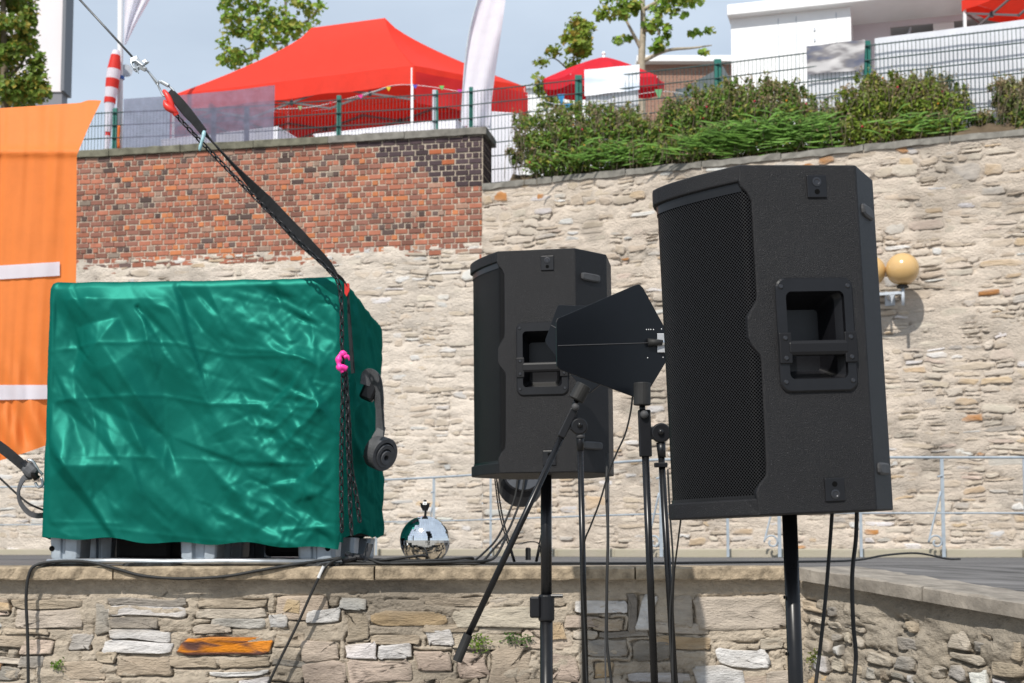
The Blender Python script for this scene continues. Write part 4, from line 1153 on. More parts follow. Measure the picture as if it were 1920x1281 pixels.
# ------------------------------------------------------------------ ballast tank under a green cover
BU = Vector((math.cos(R(4)), -math.sin(R(4)), 0)); BV = Vector((math.sin(R(4)), math.cos(R(4)), 0))
BR = P(640, 1048, 5.50); BR.z = ZT                       # front right corner on the terrace
BL = BR - BU * 1.225
TW, TD, TH = 1.225, 1.00, P(640, 519, 5.50).z - ZT
tank = thing('covered_tank', 'ballast tank on a grey pallet under a wrinkled green tarpaulin cover', 'water tank', BR - BU * 0.6 + BV * 0.5)
def tb(u, d, z): return BL + BU * u + BV * d + Vector((0, 0, z))
# --- cover: rounded box wall, displaced by creases, open at the bottom
def tarp():
    rad = 0.035; step = 0.0062
    seg = []   # perimeter samples: (x, y, nx, ny, face, s)
    per = []
    def line(x0, y0, x1, y1, nx, ny, st):
        L = math.hypot(x1 - x0, y1 - y0); n = max(2, int(L / st))
        for k in range(n): per.append((x0 + (x1 - x0) * k / n, y0 + (y1 - y0) * k / n, nx, ny))
    def arc(cx, cy, a0, a1, n):
        for k in range(n):
            a = a0 + (a1 - a0) * k / n; per.append((cx + rad * math.cos(a), cy + rad * math.sin(a), math.cos(a), math.sin(a)))
    line(rad, 0, TW - rad, 0, 0, -1, step)
    arc(TW - rad, rad, -math.pi / 2, 0, 9)
    line(TW, rad, TW, TD - rad, 1, 0, step * 1.6)
    arc(TW - rad, TD - rad, 0, math.pi / 2, 6)
    line(TW - rad, TD, rad, TD, 0, 1, step * 6)
    arc(rad, TD - rad, math.pi / 2, math.pi, 6)
    line(0, TD - rad, 0, rad, -1, 0, step * 5)
    arc(rad, rad, math.pi, 1.5 * math.pi, 8)
    per = np.array(per); n = len(per)
    ds = np.hypot(*(np.roll(per[:, :2], -1, 0) - per[:, :2]).T); s = np.concatenate([[0], np.cumsum(ds)[:-1]]) + rad
    z0, z1 = 0.10, TH - 0.028
    m = int((z1 - z0) / step); zz = np.linspace(0, 1, m)
    S, Tt = np.meshgrid(s, zz)
    # hem line: lower on the right part of the front, ragged
    hem = 0.105 - 0.030 * np.clip((s - 0.35) / 0.7, 0, 1) * (s < 1.22) + 0.006 * np.sin(s * 9) + 0.006 * np.sin(s * 23 + 1) + 0.02 * ((s > 1.25) & (s < 2.3))
    Z = hem[None, :] + (z1 - hem[None, :]) * Tt
    # front coordinates in photo pixels for the creases
    X = 78 + S / 1.225 * 562.0; Yp = 1048 - Z / TH * 529.0
    H = np.zeros_like(Z)
    def seglen(x0, y0, x1, y1):
        dx, dy = x1 - x0, y1 - y0; L = math.hypot(dx, dy); return dx / L, dy / L, L
    def crease(pts, w, amp, kind='ridge', ends=0.35):
        nonlocal H
        best = np.full(H.shape, 1e9); bs = np.zeros_like(H); bq = np.zeros_like(H); acc = 0; tot = sum(seglen(*a, *b)[2] for a, b in zip(pts, pts[1:]))
        for a, b in zip(pts, pts[1:]):
            dx, dy, L = seglen(*a, *b)
            q = (X - a[0]) * dx + (Yp - a[1]) * dy; qc = np.clip(q, 0, L)
            ex_, ey_ = X - (a[0] + dx * qc), Yp - (a[1] + dy * qc)
            d = np.hypot(ex_, ey_); sg = np.sign(-ex_ * dy + ey_ * dx)
            mk = d < best
            best = np.where(mk, d, best); bs = np.where(mk, sg * d, bs); bq = np.where(mk, (acc + qc) / tot, bq); acc += L
        env = np.clip(np.minimum(bq, 1 - bq) / max(ends, 1e-3), 0, 1); env = env * env * (3 - 2 * env)
        near = np.exp(-(best / (w * 5)) ** 2)
        if kind == 'ridge': h = np.exp(-best / w) 
        elif kind == 'roll': h = np.exp(-(best / w) ** 2)
        elif kind == 'step': h = 0.5 * np.tanh(bs / (w * 0.35)) * np.exp(-(best / (w * 2.2)) ** 2)
        elif kind == 'kink': h = np.clip(1 - best / (w * 3), 0, 1)
        H = H + amp * h * (0.15 + 0.85 * env)
    A = 0.001
    # soft large undulations
    H += (fbm(X / 170 + Yp / 300, Yp / 230, 3, 12) - 0.5) * 0.04
    # long soft folds running down to the right, with sharp crests
    ac = X * 0.88 - Yp * 0.47 + 26 * (fbm(X / 140, Yp / 140, 2, 31) - 0.5); al = X * 0.47 + Yp * 0.88
    # faceted crumple: random points, linear between them, so the cloth breaks along straight creases
    from mathutils.geometry import delaunay_2d_cdt
    def facets(sx, sy, amp, seed, direc):
        cr = np.random.default_rng(seed); c_, s_ = math.cos(direc), math.sin(direc)
        A_ = (X * c_ + Yp * s_) / sx; B_ = (-X * s_ + Yp * c_) / sy
        a0, a1, b0, b1 = A_.min() - 2, A_.max() + 2, B_.min() - 2, B_.max() + 2
        n_ = int((a1 - a0) * (b1 - b0) * 0.9)
        pts = np.stack([cr.uniform(a0, a1, n_), cr.uniform(b0, b1, n_)], 1)
        hh = cr.normal(0, 1, n_) * amp
        vs, _, fs, ov, _, _ = delaunay_2d_cdt([Vector(p) for p in pts], [], [], 0, 1e-6)
        idx = [o_[0] for o_ in ov]; vs = np.array([list(v) for v in vs]); hv = hh[idx]
        out = np.zeros_like(A_); af, bf = A_.ravel(), B_.ravel(); of = out.ravel()
        order = np.argsort(af); asrt = af[order]
        for f in fs:
            p0, p1, p2 = vs[f[0]], vs[f[1]], vs[f[2]]
            lo, hi = np.searchsorted(asrt, (min(p0[0], p1[0], p2[0]), max(p0[0], p1[0], p2[0])))
            ii = order[lo:hi]
            if len(ii) == 0: continue
            ii = ii[(bf[ii] >= min(p0[1], p1[1], p2[1])) & (bf[ii] <= max(p0[1], p1[1], p2[1]))]
            if len(ii) == 0: continue
            d_ = (p1[1] - p2[1]) * (p0[0] - p2[0]) + (p2[0] - p1[0]) * (p0[1] - p2[1])
            if abs(d_) < 1e-12: continue
            l0 = ((p1[1] - p2[1]) * (af[ii] - p2[0]) + (p2[0] - p1[0]) * (bf[ii] - p2[1])) / d_
            l1 = ((p2[1] - p0[1]) * (af[ii] - p2[0]) + (p0[0] - p2[0]) * (bf[ii] - p2[1])) / d_
            k_ = (l0 >= -1e-6) & (l1 >= -1e-6) & (l0 + l1 <= 1 + 1e-6)
            of[ii[k_]] = (l0 * hv[f[0]] + l1 * hv[f[1]] + (1 - l0 - l1) * hv[f[2]])[k_]
        return of.reshape(A_.shape)
    msk = np.clip((X - 300) / 260, 0.25, 1)
    H += facets(190, 50, 0.019, 401, R(63)) + facets(140, 50, 0.013, 405, R(38)) + facets(80, 26, 0.0068, 402, R(52)) * (0.5 + 0.5 * msk) + facets(40, 12, 0.0034, 403, R(20)) * msk ** 2 + facets(24, 8, 0.0016, 404, R(125)) * (0.2 + 0.8 * msk ** 2)
    # long diagonal folds read from the cover
    for pts, w, amp, kind in [
        ([(196, 660), (214, 705), (236, 765), (270, 825), (318, 875), (366, 935), (395, 985)], 15, 17, 'roll'),
        ([(216, 690), (232, 740), (262, 805), (300, 850)], 7, 6, 'ridge'),
        ([(236, 522), (262, 575), (278, 640), (292, 690), (309, 735)], 6, 11, 'ridge'),
        ([(292, 520), (318, 570), (340, 610), (372, 680), (395, 735)], 11, 8, 'step'),
        ([(378, 522), (400, 565), (432, 630), (445, 655)], 8, 13, 'ridge'),
        ([(400, 530), (450, 545), (530, 562), (600, 600)], 10, 9, 'step'),
        ([(430, 650), (500, 655), (560, 668), (590, 682), (636, 700)], 8, 13, 'ridge'),
        ([(425, 745), (480, 750), (500, 760), (545, 720), (578, 680)], 11, 13, 'step'),
        ([(420, 752), (470, 790), (510, 800), (560, 760), (630, 730)], 8, 9, 'ridge'),
        ([(590, 682), (615, 660), (640, 655)], 9, 12, 'kink'), ([(560, 560), (580, 610), (590, 682)], 7, 9, 'ridge'), ([(605, 545), (622, 585), (612, 600)], 6, 9, 'kink'),
        ([(570, 800), (600, 760), (636, 725)], 6, 10, 'ridge'), ([(510, 850), (560, 800), (620, 745)], 8, 9, 'ridge'),
        ([(205, 560), (230, 600), (252, 632)], 12, -11, 'roll'), ([(150, 530), (165, 590), (172, 640)], 14, 7, 'roll'),
        ([(480, 915), (530, 950), (580, 972), (638, 985)], 12, 15, 'roll'), ([(475, 912), (510, 900), (560, 890), (620, 850)], 9, 12, 'step'),
        ([(400, 870), (440, 905), (480, 960), (500, 1005)], 12, 13, 'roll'), ([(520, 985), (570, 980), (640, 975)], 7, 12, 'ridge'), ([(560, 1005), (600, 985), (640, 990)], 6, 11, 'kink'),
        ([(390, 930), (440, 955), (520, 990), (560, 1010)], 12, 12, 'step'), ([(290, 880), (330, 940), (390, 975), (450, 1000)], 16, 12, 'roll'),
        ([(250, 830), (262, 880), (282, 940), (300, 960)], 9, 8, 'step'), ([(160, 850), (190, 900), (220, 940), (280, 965)], 14, 10, 'roll'),
        ([(100, 700), (118, 760), (140, 810)], 9, 6, 'ridge'), ([(92, 640), (110, 600), (122, 570), (130, 530)], 8, 8, 'kink'), ([(85, 770), (100, 745), (128, 740)], 6, 6, 'ridge'),
        ([(460, 790), (490, 840), (540, 870), (600, 880)], 12, 10, 'roll'), ([(440, 850), (475, 885), (520, 905)], 8, 8, 'ridge'), ([(480, 600), (520, 640), (545, 662)], 10, -8, 'roll'),
        ([(320, 630), (345, 655), (385, 690), (400, 735)], 7, 8, 'ridge'), ([(350, 560), (372, 620), (420, 660)], 10, -7, 'roll'), ([(630, 830), (600, 870), (560, 905)], 7, 8, 'ridge'), ([(640, 880), (600, 920), (540, 935)], 8, 9, 'step'),
        ([(82, 985), (200, 978), (300, 990), (420, 1003), (640, 1010)], 3, 3, 'ridge')]:
        crease(pts, w, amp * A * 0.95, kind)
    # packing folds: thin pressed lines
    for pts, amp in [([(90, 648), (180, 640), (270, 636), (330, 640), (430, 662), (560, 668), (638, 690)], 4.0), ([(90, 742), (200, 738), (300, 735), (395, 752), (500, 752), (638, 770)], 4.0), ([(309, 735), (311, 820), (312, 905)], 3.0),
                     ([(92, 968), (180, 968), (240, 972)], 3.0), ([(455, 530), (460, 640), (470, 750)], 1.6), ([(180, 540), (184, 700), (190, 860)], 1.5), ([(90, 850), (210, 848), (330, 852), (460, 860), (638, 862)], 2.2)]:
        crease(pts, 2.6, amp * A * 1.1, 'ridge', 0.05)
    # random crumple: kinked facets, denser at the right-hand gathers
    cg = np.random.default_rng(3)
    for k in range(150):
        if k < 70: x, y = cg.uniform(430, 640), cg.uniform(530, 1010)
        elif k < 120: x, y = cg.uniform(90, 640), cg.uniform(530, 1010)
        else: x, y = cg.uniform(640, 1100), cg.uniform(530, 1010)
        if x < 645: an = math.atan2(y - 690, x - 640) + cg.normal(0, 0.5) if x > 430 else cg.normal(1.1, 0.5)
        else: an = cg.normal(1.35, 0.35)
        L = cg.uniform(18, 75); dx, dy = math.cos(an) * L, math.sin(an) * L
        crease([(x, y), (x + dx * 0.5 + cg.normal(0, 4), y + dy * 0.5 + cg.normal(0, 4)), (x + dx, y + dy)], cg.uniform(2.5, 7), cg.choice([-1, 1], p=[0.35, 0.65]) * cg.uniform(2.5, 6.5) * A * 0.7, cg.choice(['ridge', 'kink', 'step']))
    # right side: vertical drapes gathered under the chain
    for pts, w, amp, kind in [([(668, 540), (690, 640), (712, 720), (720, 860)], 14, 20, 'roll'), ([(700, 560), (760, 620), (800, 660)], 20, -14, 'roll'), ([(760, 540), (820, 560), (900, 640)], 16, 12, 'step'), ([(780, 760), (850, 700), (960, 670)], 12, 14, 'ridge'),
                              ([(690, 760), (740, 800), (800, 850), (830, 960)], 20, 16, 'roll'), ([(720, 880), (780, 940), (820, 1000)], 14, -14, 'roll'), ([(900, 560), (960, 760), (980, 1000)], 26, 14, 'roll'), ([(1040, 560), (1020, 760), (1040, 980)], 20, -12, 'roll')]:
        crease(pts, w, amp * A, kind)
    tb_ = np.clip(np.minimum(1, (1 - Tt) / 0.05), 0, 1)
    Hs = H.copy()
    Hs[1:-1] = (H[:-2] + 6 * H[1:-1] + H[2:]) / 8; H = (np.roll(Hs, 1, 1) + 6 * Hs + np.roll(Hs, -1, 1)) / 8
    sidek = np.where((S > 1.26) & (S < 2.2), 0.6, 1.0) * np.where(S > 2.2, 0.35, 1.0)
    cornk = np.clip(np.abs(S - 1.225) / 0.09, 0.3, 1) * np.clip((S + 0.02) / 0.12, 0.3, 1) * np.where(S > 3.9, 0.4, 1)
    H = np.clip(H * sidek * cornk, -0.045, 0.075)
    H = H * (0.25 + 0.75 * tb_) + 0.012 * (1 - Tt) * 1.0 - 0.006
    # bulge of the far top corner and flare of the hem
    H += 0.02 * np.clip((S - 1.25) / 0.9, 0, 1) * (S < 2.3) * (1 - Tt) * 0.3
    H = np.where(Tt < 0.12, np.maximum(H, -0.012 - 0.25 * np.clip(Tt - 0.05, 0, 1)), H)
    Xw = per[:, 0][None, :] + per[:, 2][None, :] * H; Yw = per[:, 1][None, :] + per[:, 3][None, :] * H
    # edges of the box are not perfectly straight
    Zw = Z + (fbm(S * 3, np.zeros_like(S), 3, 5) - 0.5) * 0.02 * Tt - 0.035 * np.clip((S - 1.5) / 0.6, 0, 1) * (S < 2.4) * Tt
    rows = [np.stack([Xw, Yw, Zw], -1)]
    # round over and close the top
    cx, cy = TW / 2, TD / 2
    for (k, dz) in ((0.012, 0.018), (0.03, 0.026), (0.10, 0.030), (0.4, 0.032), (0.8, 0.03)):
        x = Xw[-1] + (cx - Xw[-1]) * k; y = Yw[-1] + (cy - Yw[-1]) * k
        z = Zw[-1] + dz + (fbm(x * 9, y * 9, 3, 8) - 0.5) * 0.012
        rows.append(np.stack([x, y, z], -1)[None])
    G = np.concatenate(rows, 0)
    V = G.reshape(-1, 3); mm_ = G.shape[0]
    idx = np.arange(mm_ * n).reshape(mm_, n); nx = np.roll(idx, -1, 1)
    F = np.stack([idx[:-1], nx[:-1], nx[1:], idx[1:]], -1).reshape(-1, 4).tolist()
    F.append(idx[-1].tolist())
    W = np.array(BL)[None] + np.outer(V[:, 0], np.array(BU)) + np.outer(V[:, 1], np.array(BV)) + np.outer(V[:, 2], (0, 0, 1))
    return W, F
def tarp_mat():
    m = bpy.data.materials.new('tarp'); m.use_nodes = True; N, L = m.node_tree.nodes, m.node_tree.links
    N.remove(N['Principled BSDF']); out = N['Material Output']
    tc = N.new('ShaderNodeTexCoord')
    n = N.new('ShaderNodeTexNoise'); n.inputs['Scale'].default_value = 3.5; n.inputs['Detail'].default_value = 6
    L.new(tc.outputs['Object'], n.inputs['Vector'])
    mx = N.new('ShaderNodeMix'); mx.data_type = 'RGBA'; mx.inputs[6].default_value = (0.0015, 0.066, 0.051, 1); mx.inputs[7].default_value = (0.002, 0.088, 0.067, 1)
    L.new(n.outputs['Fac'], mx.inputs[0])
    d = N.new('ShaderNodeBsdfDiffuse'); L.new(mx.outputs[2], d.inputs['Color'])
    g = N.new('ShaderNodeBsdfGlossy'); g.inputs['Color'].default_value = (0.10, 0.66, 0.53, 1); g.inputs['Roughness'].default_value = 0.46
    bn = N.new('ShaderNodeBump'); bn.inputs['Strength'].default_value = 0.3; bn.inputs['Distance'].default_value = 0.002
    n2 = N.new('ShaderNodeTexNoise'); n2.inputs['Scale'].default_value = 26; n2.inputs['Detail'].default_value = 8
    L.new(tc.outputs['Object'], n2.inputs['Vector']); L.new(n2.outputs['Fac'], bn.inputs['Height'])
    for x in (d, g): L.new(bn.outputs['Normal'], x.inputs['Normal'])
    ms = N.new('ShaderNodeMixShader'); ms.inputs[0].default_value = 0.072
    L.new(d.outputs[0], ms.inputs[1]); L.new(g.outputs[0], ms.inputs[2]); L.new(ms.outputs[0], out.inputs['Surface'])
    return m
M['tarp'] = tarp_mat()
W, F = tarp()
mesh_obj('cover', W, F, M['tarp'], tank, smooth=True)
# --- tank body, cage and pallet (seen below the hem)
MB().box(tb(0.61, 0.52, 0.62), (1.06, 0.84, 0.90), (BU, BV, Vector((0, 0, 1)))).build('tank_body', M['black_plastic'], tank, bevel=0.03)
MB().box(tb(0.61, 0.53, 0.135), (1.14, 0.88, 0.02), (BU, BV, Vector((0, 0, 1)))).build('pallet_deck', M['rubber'], tank)
def foot(u, d, w, kind):
    mb = MB()
    z0, z1 = 0.022, 0.118
    if kind == 'corner':
        prof = [(-0.5, 0), (-0.42, 0.012), (-0.14, 0.012), (-0.10, 0.0), (-0.02, 0.0), (0.03, 0.014), (0.40, 0.014), (0.5, 0.0)]
    else:
        prof = [(-0.5, 0), (-0.46, 0.012), (-0.18, 0.012), (-0.12, -0.012), (0.12, -0.012), (0.18, 0.012), (0.46, 0.012), (0.5, 0.0)]
    n = len(prof); V = []
    for z, k in ((z0, 0.86), (z0 + 0.012, 0.96), (z1 - 0.03, 1.0), (z1, 1.04)):
        for a, b in prof: V.append(tb(u + a * w * k, d - b * k, z))
        V.append(tb(u + 0.5 * w * k, d + 0.11, z)); V.append(tb(u - 0.5 * w * k, d + 0.11, z))
    m_ = n + 2; F = []
    for q in range(3):
        for i in range(m_):
            i2 = (i + 1) % m_; F.append((q * m_ + i, q * m_ + i2, (q + 1) * m_ + i2, (q + 1) * m_ + i))
    F.append(tuple(range(m_ - 1, -1, -1))); F.append(tuple(3 * m_ + i for i in range(m_)))
    mb.add([list(v) for v in V], F)
    o = mb.build('pallet_foot', M['pallet'], tank, bevel=0.003)
    if kind == 'corner' and d < 0.1:
        MB().lathe([(0.011, 0), (0.011, 0.001), (0, 0.001)], tb(u - w * 0.42 if u < 0.5 else u + 0.30 * w, d - 0.013, 0.07), -BV, 14, caps=False).build('hole', M['dark_hole'], o)
for u, w in ((0.085, 0.125), (0.635, 0.15), (1.115, 0.155)):
    for d in (0.055, 0.45, 0.86): foot(u, d, w, 'corner' if abs(u - 0.635) > 0.1 else 'mid')
for u in (0.085, 0.635, 1.115): MB().bar(tb(u, 0.02, 0.018), tb(u, 0.98, 0.018), 0.08, 0.012).build('skid', M['galv'], tank)
for d in (0.03, 0.9): MB().tube([tb(0.02, d, 0.016), tb(0.30, d, 0.02), tb(0.5, d, 0.017), tb(0.75, d, 0.019), tb(1.18, d, 0.017)], 0.012, 8).build('cross_bar', M['galv'], tank, smooth=True)
MB().box(tb(0.33, 0.42, 0.075), (0.24, 0.3, 0.11), (BU, BV, Vector((0, 0, 1)))).build('outlet_valve', M['rubber'], tank, bevel=0.02)
MB().box(tb(0.9, 0.6, 0.085), (0.2, 0.3, 0.10), (BU, BV, Vector((0, 0, 1)))).build('pallet_block', M['rubber'], tank, bevel=0.02)
for i, (a, b, lb) in enumerate(((70, 160, 'black rubber mat strip under the left foot of the tank pallet'), (232, 322, 'black rubber mat strip beside the cap joint under the tank'), (545, 636, 'black rubber mat strip under the right foot of the tank pallet'))):
    p0 = P(a, 1058, YF + 0.02); p1 = P(b, 1058, YF + 0.02)
    mb = MB(); n = 14
    V = []
    for k in range(n + 1):
        x = p0.x + (p1.x - p0.x) * k / n
        for (y, z) in ((YF + 0.012, ZT + 0.0012), (YF + 0.010, ZT + 0.012), (YF + 0.20, ZT + 0.013), (YF + 0.20, ZT + 0.0012)):
            V.append((x, y + rng.normal(0, 0.002), z + (rng.normal(0, 0.001) if z > ZT + 0.005 else 0)))
    F = [(k * 4 + q, (k + 1) * 4 + q, (k + 1) * 4 + (q + 1) % 4, k * 4 + (q + 1) % 4) for k in range(n) for q in range(4)] + [(3, 2, 1, 0), tuple(n * 4 + q for q in range(4))]
    tag(mb.add(V, F).build('rubber_mat', M['rubber']), lb, 'mat', 'mats under the pallet', 'thing')

# ------------------------------------------------------------------ guy line: wire, shackle, sling, chain
def link_mesh(L=0.036, w=0.0215, r=0.0036):
    pts = []; hl = (L - w) / 2; rr = w / 2 - r
    for k in range(7): a = -math.pi / 2 + math.pi * k / 6; pts.append(Vector((hl + rr * math.cos(a), rr * math.sin(a), 0)))
    for k in range(7): a = math.pi / 2 + math.pi * k / 6; pts.append(Vector((-hl + rr * math.cos(a), rr * math.sin(a), 0)))
    return MB().tube(pts, r, 6, closed=True)
LINK = None
def chain(root, pts, pitch=0.0262, phase=0):
    global LINK
    q = spline(pts, 24)
    d = [0]
    for a, b in zip(q, q[1:]): d.append(d[-1] + (b - a).length)
    n = int(d[-1] / pitch)
    j = 0
    for i in range(n):
        s = (i + 0.5) * pitch
        while j < len(d) - 2 and d[j + 1] < s: j += 1
        t = (s - d[j]) / max(d[j + 1] - d[j], 1e-9)
        c = q[j].lerp(q[j + 1], t); tan = (q[j + 1] - q[j]).normalized()
        if LINK is None:
            o = link_mesh().build('link', M['chain'], None, smooth=True); LINK = o.data
            bpy.data.objects.remove(o)
        o = bpy.data.objects.new('link', LINK); COL.objects.link(o); o.parent = root
        side = tan.cross(Vector((0, 1, 0))).normalized(); b_ = tan.cross(side)
        a = R(45 if (i + phase) % 2 else -45) + random.gauss(0, 0.12)
        y = side * math.cos(a) + b_ * math.sin(a); z = tan.cross(y)
        o.rotation_euler = Matrix((tan, y, z)).transposed().to_euler()
        o.location = c - wloc(root)
YC = 5.36
ch = thing('chain', 'long black link chain slanting down and hanging at the tank corner', 'chain', P(640, 1010, YC))
chain(ch, [P(327, 212, YC - 0.02), P(345, 232, YC - 0.02), P(400, 290, YC), P(480, 372, YC), P(560, 452, YC), P(615, 505, YC), P(634, 530, YC), P(640, 570, YC), P(641, 650, YC), P(643, 690, YC), P(642, 760, YC), P(640, 850, YC), P(640, 930, YC), P(641, 1010, YC)])
chain(ch, [P(646, 690, YC + 0.01), P(651, 750, YC + 0.01), P(652, 830, YC), P(655, 900, YC), P(657, 960, YC), P(660, 1012, YC)], phase=1)
chain(ch, [P(648, 692, YC + 0.03), P(654, 790, YC + 0.02), P(658, 870, YC + 0.02), P(668, 930, YC + 0.02), P(676, 990, YC + 0.02)])
# pink tape knot
t = MB(); t.tube(spline([P(650, 665, YC - 0.015), P(640, 664, YC - 0.022), P(635, 676, YC - 0.024), P(637, 688, YC - 0.026), P(643, 698, YC - 0.02)], 5), [0.008 + 0.006 * math.sin(k * 0.5) ** 2 for k in range(21)], 8)
t.tube(spline([P(633, 690, YC - 0.02), P(641, 688, YC - 0.027), P(650, 692, YC - 0.02)], 4), 0.011, 8)
t.tube(spline([P(645, 670, YC - 0.02), P(652, 668, YC - 0.02), P(655, 676, YC - 0.015)], 4), [0.008, 0.009, 0.008, 0.007, 0.006, 0.006, 0.005, 0.004, 0.003], 8)
tag(t.build('pink_tape', M['pink_tape'], None, smooth=True), 'bright pink tape knotted round the hanging chain', 'tape', kind='thing')
# steel wire rope with clamp
wr = thing('wire_rope', 'dark steel wire rope running up to the left with a silver clamp', 'rope', P(262, 122, 5.33))
MB().tube([P(150, 0, 5.28), P(262, 122, 5.33)], 0.0045, 8).build('rope', M['wire_rope'], wr, smooth=True)
MB().tube([P(150, 0, 5.28), P(150, 0, 5.28) + (P(150, 0, 5.28) - P(262, 122, 5.33)) * 2.2], 0.0045, 8).build('rope', M['wire_rope'], wr, smooth=True)
mb = MB()
for (x, y, s_) in ((252, 112, 0.016), (262, 120, 0.02), (270, 118, 0.015), (257, 128, 0.015), (268, 128, 0.014)):
    ax = Matrix.Rotation(rng.uniform(0, 3), 3, 'Y') @ Matrix.Rotation(rng.uniform(0, 1), 3, 'X')
    mb.box(P(x, y, 5.32 + rng.uniform(-0.01, 0.01)), (s_ * 2, s_ * 0.9, s_ * 1.3), (ax.col[0], ax.col[1], ax.col[2]))
mb.build('clamp', M['galv'], wr, bevel=0.003)
mb = MB()
for (x0, y0, x1, y1) in ((254, 122, 260, 138), (272, 118, 280, 116)): mb.tube([P(x0, y0, 5.31), P(x1, y1, 5.31)], [0.006, 0.002], 6)
mb.tube(spline([P(250, 108, 5.315), P(246, 118, 5.31), P(252, 128, 5.31), P(262, 124, 5.31)], 4), 0.004, 6)
mb.build('clamp_bolt', M['galv'], wr)
# shackle and connecting link
sh = thing('shackle', 'galvanised steel shackle and ring joining wire rope and sling', 'shackle', P(300, 160, 5.34))
MB().tube(spline([P(270, 126, 5.33), P(283, 140, 5.335), P(298, 158, 5.34)], 4), 0.0045, 8).build('link', M['galv'], sh, smooth=True)
MB().tube(spline([P(275, 130, 5.34), P(286, 146, 5.34), P(294, 158, 5.345)], 4), 0.0035, 8).build('pin', M['galv'], sh, smooth=True)
MB().tube(spline([P(297, 152, 5.34), P(310, 157, 5.34), P(324, 168, 5.34), P(326, 174, 5.34), P(316, 178, 5.345), P(307, 180, 5.345), P(300, 168, 5.345), P(295, 157, 5.34)], 4), 0.0042, 8).build('bow', M['galv'], sh, smooth=True)
MB().tube([P(302, 153, 5.335), P(316, 161, 5.335)], 0.008, 8).build('screw_sleeve', M['galv'], sh)
# red grab hook
hk = thing('chain_hook', 'red steel chain hook at the top of the slanting chain', 'hook', P(325, 210, YC - 0.02))
MB().tube(spline([P(307, 170, 5.34), P(314, 180, 5.335), P(321, 195, 5.335), P(325, 205, 5.335)], 4), [0.007 + 0.006 * math.sin(k / 12 * math.pi) for k in range(13)], 8).build('hook_arm', M['red_paint'], hk, smooth=True)
MB().tube(spline([P(308, 188, 5.33), P(312, 198, 5.33), P(322, 206, 5.33), P(331, 212, 5.33)], 4), [0.004 + 0.011 * math.sin(min(k / 12, 1) * math.pi) for k in range(13)], 8).build('hook_jaw', M['red_paint'], hk, smooth=True)
MB().tube([P(324, 204, 5.33), P(331, 216, 5.34)], 0.012, 10).build('clevis', M['red_paint'], hk)
# webbing sling: twisted flat band
def band(root, name, pts, widths, twist, mat_, thick=0.003, sub=8):
    q = spline(pts, sub); n = len(q); V = []
    wq = np.interp(np.linspace(0, 1, n), np.linspace(0, 1, len(widths)), widths); tq = np.interp(np.linspace(0, 1, n), np.linspace(0, 1, len(twist)), twist)
    for i in range(n):
        t_ = (q[min(i + 1, n - 1)] - q[max(i - 1, 0)]).normalized()
        s_ = t_.cross(Vector((0, 1, 0))).normalized(); b_ = t_.cross(s_)
        w_ = s_ * math.cos(tq[i]) + b_ * math.sin(tq[i]); h_ = t_.cross(w_)
        for a, b in ((-1, -1), (1, -1), (1, 1), (-1, 1)): V.append(q[i] + w_ * (a * wq[i] / 2) + h_ * (b * thick / 2))
    F = [(k * 4 + j, (k + 1) * 4 + j, (k + 1) * 4 + (j + 1) % 4, k * 4 + (j + 1) % 4) for k in range(n - 1) for j in range(4)] + [(3, 2, 1, 0), tuple((n - 1) * 4 + j for j in range(4))]
    return MB().add([list(v) for v in V], F).build(name, M[mat_], root)
sl = thing('lifting_sling', 'flat black webbing sling stretched from the shackle down to the tank corner', 'sling', P(648, 530, YC))
band(sl, 'webbing', [P(322, 176, 5.34), P(352, 213, 5.34), P(384, 250, 5.345), P(400, 268, 5.35), P(440, 312, 5.36), P(500, 378, 5.38), P(560, 443, 5.40), P(610, 492, 5.42), P(632, 518, 5.43)], [0.034, 0.036, 0.02, 0.013, 0.02, 0.05, 0.056, 0.04, 0.02], [0.1, 0.2, 0.9, 1.35, 1.0, 0.4, 0.2, 0.5, 0.8], 'webbing', 0.004)
band(sl, 'stitched_eye', [P(318, 172, 5.335), P(330, 184, 5.333), P(350, 208, 5.335), P(382, 248, 5.342)], [0.024, 0.034, 0.036, 0.03], [0.1, 0.15, 0.2, 0.4], 'webbing', 0.009)
MB().prism([P(646, 530, 5.44), P(655, 532, 5.44), P(655, 545, 5.44), P(650, 556, 5.44), P(646, 550, 5.44)], (0, 0.006, 0)).build('red_tab', M['red_cloth'], sl)
band(sl, 'webbing_tail', [P(630, 515, 5.43), P(645, 528, 5.44), P(652, 550, 5.45), P(655, 600, 5.46), P(662, 700, 5.47)], [0.018, 0.014, 0.014, 0.02, 0.02], [0.6, 1.0, 1.1, 0.9, 0.7], 'webbing')
tl = MB().tube(spline([P(383, 246, 5.33), P(381, 258, 5.325), P(377, 270, 5.325), P(374, 283, 5.33)], 4), [0.006, 0.008, 0.009, 0.008, 0.007, 0.008, 0.007, 0.006, 0.006, 0.007, 0.007, 0.006, 0.004], 6).build('cable_tie', mat('pale_blue', (0.3, 0.5, 0.55), 0.4), sl, smooth=True)

